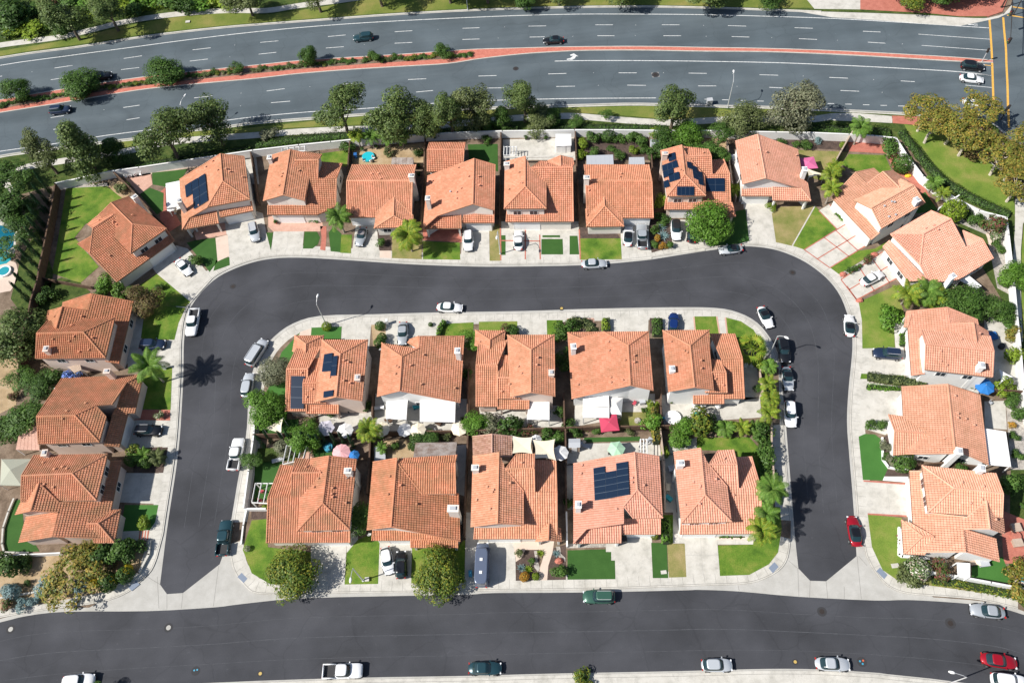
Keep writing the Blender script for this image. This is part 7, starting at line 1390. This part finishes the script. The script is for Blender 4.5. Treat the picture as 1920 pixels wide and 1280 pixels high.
# ---------------------------------------------------------------- vehicles
PAINT={}
def paint(c):
    if c not in PAINT: PAINT[c]=flat('car_paint',c,.28,.25 if max(c)<.7 else .0,.6)
    return PAINT[c]
WHT=(.80,.81,.82); SIL=(.42,.45,.48); LSIL=(.55,.58,.61); BLK=(.012,.013,.016); NAV=(.02,.035,.075); TEAL=(.02,.06,.075); BLU=(.01,.035,.16); RED=(.36,.008,.02); GRN=(.045,.12,.085); DGRY=(.05,.055,.065)
def se(L0,L1,w,n=28,p=3.2,z=0,zf=None):
    out=[]; cx=(L0+L1)/2; a=(L0-L1)/2
    for k in range(n):
        t=2*math.pi*k/n; c,s=math.cos(t),math.sin(t)
        x=cx+a*math.copysign(abs(c)**(2/p),c); y=w*math.copysign(abs(s)**(2/p),s); out.append((x,y,z if zf is None else zf(x)))
    return out
def loft(mb, rings, cap=True, i=0, capi=None, sel=None):
    n=len(rings[0]); V=[v for r in rings for v in r]; b=len(mb.V)
    mb.V+=V
    for r in range(len(rings)-1):
        for k in range(n):
            mb.F.append((b+r*n+k,b+r*n+(k+1)%n,b+(r+1)*n+(k+1)%n,b+(r+1)*n+k)); mb.I.append(i if sel is None else sel(r,k))
    if cap:
        q=b+(len(rings)-1)*n
        for k in range(n//2):
            f=(q+k,q+k+1,q+(n-k-1)%n,q+(n-k)%n) if k else (q,q+1,q+n-1)
            if k==n//2-1: f=(q+k,q+k+1,q+n-k-1+0) if False else (q+k,q+k+1,q+n-k)
            mb.F.append(f); mb.I.append(i if capi is None else capi)
SPEC={'sedan':dict(L=4.75,W=.92,belt=.92,hood=.80,deck=.88,roof=1.43,g=(.95,.25,-1.05,-1.75),p=3.0),
 'hatch':dict(L=4.3,W=.90,belt=.95,hood=.86,deck=.95,roof=1.50,g=(.95,.35,-1.45,-1.95),p=3.2),
 'suv':dict(L=4.75,W=.96,belt=1.08,hood=1.0,deck=1.08,roof=1.70,g=(.95,.4,-1.85,-2.2),p=4.0),
 'pickup':dict(L=5.7,W=1.0,belt=1.15,hood=1.08,deck=1.1,roof=1.85,g=(1.25,.75,-.75,-.95),p=4.6),
 'coupe':dict(L=4.5,W=.92,belt=.88,hood=.76,deck=.86,roof=1.32,g=(.7,.0,-.95,-1.75),p=2.8),
 'camper':dict(L=6.6,W=1.05,belt=1.2,hood=1.15,deck=1.2,roof=2.75,g=(2.55,2.0,-3.2,-3.25),p=6.0),
 'van':dict(L=5.6,W=.98,belt=1.12,hood=1.05,deck=1.1,roof=1.95,g=(1.6,.95,-2.5,-2.72),p=5.0)}
PROTO={}
def vehicle_proto(kind, roofblack=False, rack=False):
    S=SPEC[kind]; L=S['L']; hl=L/2; W=S['W']; g=S['g']; p=S['p']
    def deck(x):
        if x>g[0]: 
            t=(x-g[0])/(hl-g[0]); return S['belt']-(S['belt']-S['hood'])*t-.18*t**4
        if x<g[3]:
            t=(g[3]-x)/(hl+g[3]+1e-6) if hl+g[3]>.05 else 0; return S['deck']-.08*t
        return S['belt']
    root=bpy.data.objects.new('parked_car',None); root.empty_display_size=.5
    kids=[]
    def part(name,mb,mats,smooth=False):
        me=bpy.data.meshes.new(name); me.from_pydata([tuple(v) for v in mb.V],[],mb.F)
        for m in mats: me.materials.append(m if not isinstance(m,str) else None)
        if isinstance(mats[0],str): me['pt']=mats[0]
        me.polygons.foreach_set('material_index',mb.I)
        if smooth: me.polygons.foreach_set('use_smooth',[True]*len(me.polygons))
        me.update(); o=bpy.data.objects.new(name,me); kids.append((o,None)); return o
    mb=MB(); rr=[se(hl-.12,-hl+.12,W-.06,p=p,z=.28),se(hl-.02,-hl+.02,W,p=p,z=.5),se(hl,-hl,W,p=p,z=.68),se(hl-.04,-hl+.03,W-.02,p=p,zf=lambda x:deck(x)-.07),se(hl-.14,-hl+.10,W-.09,p=p,zf=deck)]
    if kind=='pickup':
        # shorten the closed hull to the cab and add an open bed
        loft(mb,[rr[0],rr[1],se(hl,-hl,W,p=p,z=.62)],True,0); x0=g[3]-.02
        rr=[se(hl,x0,W,p=7,z=.6),se(hl,x0,W,p=7,z=.75),se(hl-.04,x0,W-.02,p=7,zf=lambda x:deck(max(x,g[3]))-.07),se(hl-.14,x0,W-.09,p=7,zf=lambda x:deck(max(x,g[3])))]
    loft(mb,rr,True,0)
    # close hood/deck by strips so that curvature shows
    if kind=='pickup':
        for sy in (-1,1): mb.box(((g[3]-hl)/2,sy*(W-.08),.88),(hl+g[3]-.08,.14,.58))
        mb.box((-hl+.10,0,.88),(.14,2*W-.3,.58)); 
    part('body',mb,['PAINT'],True)
    if kind=='pickup':
        mb=MB(); mb.box(((g[3]-hl)/2+.02,0,.66),(hl+g[3]-.25,2*W-.32,.06)); part('cargo_bed',mb,[MT['blackplastic']])
    # cabin
    wb=W-.10; wr=W-.24 if kind not in('camper','van') else W-.12; n=28
    base=se(g[0],g[3],wb,p=max(4.5,p),z=S['belt']-.05); mid=se(g[0]+(g[1]-g[0])*.5,g[3]+(g[2]-g[3])*.5,(wb+wr)/2+.02,p=max(4.5,p),z=(S['belt']+S['roof'])/2); top=se(g[1],g[2],wr,p=max(4.5,p),z=S['roof']-.05); top2=se(g[1]-.12,g[2]+.12,wr-.10,p=max(4.5,p),z=S['roof'])
    def quadrant(k):
        t=2*math.pi*(k+.5)/n; c,s=abs(math.cos(t)),abs(math.sin(t)); return t
    gl={'windshield':MB(),'rear_window':MB(),'side_window':MB(),'side_window2':MB()}
    mb=MB(); loft(mb,[base,mid,top,top2],True,0); roofm=part('roof',mb,['ROOF' if roofblack else 'PAINT'],False)
    def lerp3(a,b,u): return tuple(a[i]+(b[i]-a[i])*u for i in range(3))
    def panel(mbx,ring0,ring1,idx,u0,u1,out=.012):
        for k in idx:
            a,b=ring0[k%n],ring0[(k+1)%n]; c,d=ring1[(k+1)%n],ring1[k%n]
            q=[lerp3(a,d,u0),lerp3(b,c,u0),lerp3(b,c,u1),lerp3(a,d,u1)]
            nx=(Vector(q[1])-Vector(q[0])).cross(Vector(q[3])-Vector(q[0]))
            if nx.length<1e-9: continue
            nx.normalize(); 
            if nx.dot(Vector((q[0][0]-(g[0]+g[3])/2,q[0][1],.3)))<0: nx=-nx
            mbx.add([tuple(Vector(v)+nx*out) for v in q],[(0,1,2,3)])
    def ang(k): return (math.degrees(2*math.pi*(k+.5)/n)+180)%360-180
    fr=[k for k in range(n) if abs(ang(k))<58]; re=[k for k in range(n) if abs(abs(ang(k))-180)<58]
    sl=[k for k in range(n) if 62<ang(k)<118]; sr=[k for k in range(n) if -118<ang(k)<-62]
    lo_,hi_=.12,.92
    if kind=='camper': lo_,hi_=.1,.75
    for nm,idx in (('windshield',fr),('rear_window',re),('side_window',sl),('side_window2',sr)):
        if kind=='camper' and nm=='rear_window': continue
        panel(gl[nm],base,mid,idx,lo_,1.0); 
        if kind!='camper': panel(gl[nm],mid,top,idx,0,hi_)
        part(nm.replace('2',''),gl[nm],[MT['carglass']])
    if kind=='suv' and rack or rack:
        for sy in (-1,1):
            mb=MB(); mb.box(((g[1]+g[2])/2,sy*(wr-.12),S['roof']+.06),(g[1]-g[2]-.3,.05,.05)); part('roof_rail',mb,[MT['metal']])
    if kind=='camper':
        for x in (.3,-1.6):
            mb=MB(); mb.box((x,0,S['roof']+.05),(.42,.42,.1)); part('roof_vent',mb,[MT['white']])
    for sy in (-1,1):
        mb=MB(); mb.box((hl*(.925 if p<5 else .97),sy*W*.66,S['hood']-.2),(.2,.30,.12),0,-sy*.3); part('headlight',mb,[MT['headlight']])
        mb=MB(); mb.box((-hl*(.94 if p<4.2 else 1.0),sy*W*.68,.78),(.12,.28,.16),0,sy*.25); part('taillight',mb,[MT['taillight']])
        mb=MB(); mb.box((g[0]-.22,sy*(W+.06),S['belt']+.08),(.14,.2,.14)); part('wing_mirror',mb,['PAINT'])
    for sx in (1,-1):
        for sy in (-1,1):
            x=sx*(hl-.85 if kind!='camper' else hl-1.1); mb=MB(); mb.tube([(x,sy*(W-.2),.33),(x,sy*(W+.02),.33)],.33,14); ty=part('wheel',mb,[MT['tyre']])
            m2=MB(); m2.tube([(x,sy*(W+.0),.33),(x,sy*(W+.035),.33)],.20,10); me=bpy.data.meshes.new('rim'); me.from_pydata(m2.V,[],m2.F); me.materials.append(MT['rim']); o=bpy.data.objects.new('rim',me); kids.append((o,ty))
    mb=MB(); mb.box((hl-.02,0,.45),(.1,1.2,.16)); part('bumper',mb,[MT['blackplastic']])
    return root,kids
VG='vehicles of the court and its streets'
def car(x, y, fx, fy, kind, col, label, roofblack=False, rack=False, name=None, roofcol=None, c=None, z=0):
    "x,y: photo position of the middle of the car's roof line; fx,fy: a photo position ahead of it"
    x,y=cv(c,x,y) if c else (x,y); fx,fy=cv(c,fx,fy) if c else (fx,fy)
    key=(kind,roofblack,rack); 
    if key not in PROTO: PROTO[key]=vehicle_proto(*key)
    root,kids=PROTO[key]; S=SPEC[kind]; hz=S['belt']*.8+z; p=at(x,y,hz); q=at(fx,fy,hz)
    r=root.copy(); r.name=name or {'pickup':'pickup_truck','suv':'parked_car','camper':'camper_van','van':'parked_van'}.get(kind,'parked_car'); COL.objects.link(r); r.location=(p.x,p.y,z+.0); r.rotation_euler=(0,0,math.atan2(q.y-p.y,q.x-p.x))
    tag(r,label,{'pickup':'pickup truck','camper':'camper van','van':'van'}.get(kind,'car'),VG); mp={}
    for o,par in kids:
        d=o.copy(); COL.objects.link(d); d.parent=mp.get(par,r); mp[o]=d
        if d.data.get('pt'):
            for i_,s_ in enumerate(d.material_slots): s_.link='OBJECT'; s_.material=paint(roofcol) if (d.data['pt']=='ROOF' and roofcol) else (paint(BLK) if d.data['pt']=='ROOF' else paint(col))
    return r

Z1=.124
car(681,69,661,71,'suv',TEAL,'dark teal suv on the far carriageway of the avenue'); car(1038,75,1018,76,'sedan',BLK,'black sedan driving on the far carriageway beside the brick median'); car(112,205,140,202,'suv',NAV,'dark blue suv on the near carriageway at the western end',rack=True); car(190,142,212,138,'suv',BLK,'black car half hidden by a median tree')
car(1824,123,1850,126,'suv',BLK,'black suv waiting in the turn lane at the crossing'); car(1822,147,1845,150,'sedan',WHT,'white sedan waiting at the crossing below the black suv'); car(1828,192,1850,195,'sedan',WHT,'white car mostly hidden under the yellow trees at the crossing')
car(344,500,362,520,'sedan',WHT,'white sedan parked diagonally on the angled house drive',z=Z1); car(361,603,356,630,'pickup',WHT,'white pickup at the outer western bend with its bed to the rear'); car(285,645,312,644,'suv',NAV,'dark blue suv in the shade beside the western palm',z=Z1); car(277,806,300,806,'suv',BLK,'black suv with pale roof rails on a shaded western drive',rack=True,z=Z1)
car(476,434,480,452,'suv',LSIL,'silver suv with dark roof glass on the drive beside the L-shaped solar house',rack=True,z=Z1); car(677,443,672,462,'coupe',SIL,'silver car under a grey cover on the single-ridge house drive',True,roofcol=(.30,.27,.27),z=Z1); car(878,450,878,472,'suv',WHT,'white estate car on the drive east of the small dry lawn',rack=True,z=Z1); car(972,450,972,430,'sedan',WHT,'white sedan on the red-lined concrete drive',z=Z1)
car(1114,494,1136,493,'sedan',LSIL,'silver sedan parked at the upper kerb of the court'); car(1178,442,1179,424,'sedan',WHT,'white sedan with black roof beside the grey pickup',True,z=Z1); car(1204,442,1203,420,'pickup',SIL,'grey pickup on the drive next to the agave bed',z=Z1); car(1268,430,1269,455,'suv',WHT,'white off-roader with black roof box on the solar-panelled house drive',True,roofcol=(.03,.03,.03),z=Z1); car(1298,436,1300,412,'sedan',BLK,'dark car tucked under the big bright green tree',z=Z1)
car(1370,467,1346,470,'coupe',LSIL,'silver convertible with black top at the upper eastern kerb',True); car(1635,521,1660,508,'sedan',WHT,'white sedan on the red-lined drive of the hip-roofed diagonal house',z=Z1); car(1593,610,1592,590,'coupe',WHT,'white coupe with dark rear window at the outer eastern kerb',True); car(1665,662,1640,660,'suv',NAV,'dark estate car on the drive of the blue parasol house',rack=True,z=Z1)
car(843,576,866,577,'sedan',WHT,'white sedan parked at the inner kerb below the caption area'.replace('below the caption area','of the upper street')); car(755,624,754,644,'sedan',SIL,'silver grey sedan on the dish-roof house drive',z=Z1); car(1263,605,1264,588,'hatch',BLU,'deep blue car partly under the corner house eaves',z=Z1); car(1435,594,1446,616,'coupe',WHT,'white coupe with black glass roof at the inner eastern bend',True); car(1470,656,1474,680,'suv',BLK,'black off-roader parked under the leaning street lamp'); car(1477,709,1480,730,'coupe',LSIL,'silver coupe with black roof parked along the inner eastern kerb',True); car(1482,775,1484,800,'suv',WHT,'white suv parked lowest along the inner eastern kerb',rack=True)
car(481,660,494,640,'van',LSIL,'silver van with roof bars at the inner western bend',rack=True); car(464,721,468,700,'suv',LSIL,'silver suv partly under the round bright tree'); car(442,850,447,825,'pickup',WHT,'white pickup with empty dark bed on the western street'); car(420,1007,424,980,'pickup',TEAL,'dark pickup with a box in its bed near the western junction'); car(1602,995,1598,972,'sedan',RED,'red sedan with black roof parked near the eastern junction',True)
car(726,1050,730,1072,'hatch',WHT,'white hatchback on the drive of the corrugated-cover house',z=Z1); car(752,1058,752,1036,'hatch',BLK,'black car half under the yellow green tree',z=Z1); car(904,1058,905,1030,'camper',(.13,.16,.23),'grey blue camper van on the drive of the shade-sail house',z=Z1); car(1123,1118,1098,1118,'suv',GRN,'green suv parked at the upper kerb of the wide street',rack=True)
car(642,1257,672,1256,'pickup',WHT,'white pickup with covered bed at the lower kerb of the wide street'); car(909,1252,935,1252,'sedan',TEAL,'dark teal sedan at the lower kerb of the wide street'); car(1344,1246,1370,1246,'hatch',LSIL,'silver white hatchback with red tail lights at the lower kerb'); car(1561,1244,1585,1245,'sedan',LSIL,'silver white sedan at the lower kerb beside the lid cluster'); car(1873,1238,1900,1242,'sedan',RED,'red sedan on the wide street near the eastern edge'); car(1893,1276,1920,1280,'suv',WHT,'white suv cut off by the lower eastern corner'); car(1852,1145,1826,1142,'sedan',SIL,'silver sedan parked at the upper kerb of the wide street'); car(146,1276,170,1274,'suv',WHT,'white car cut off by the bottom edge near the western end')

if __name__=='__main__' and False: print(DEBUG)
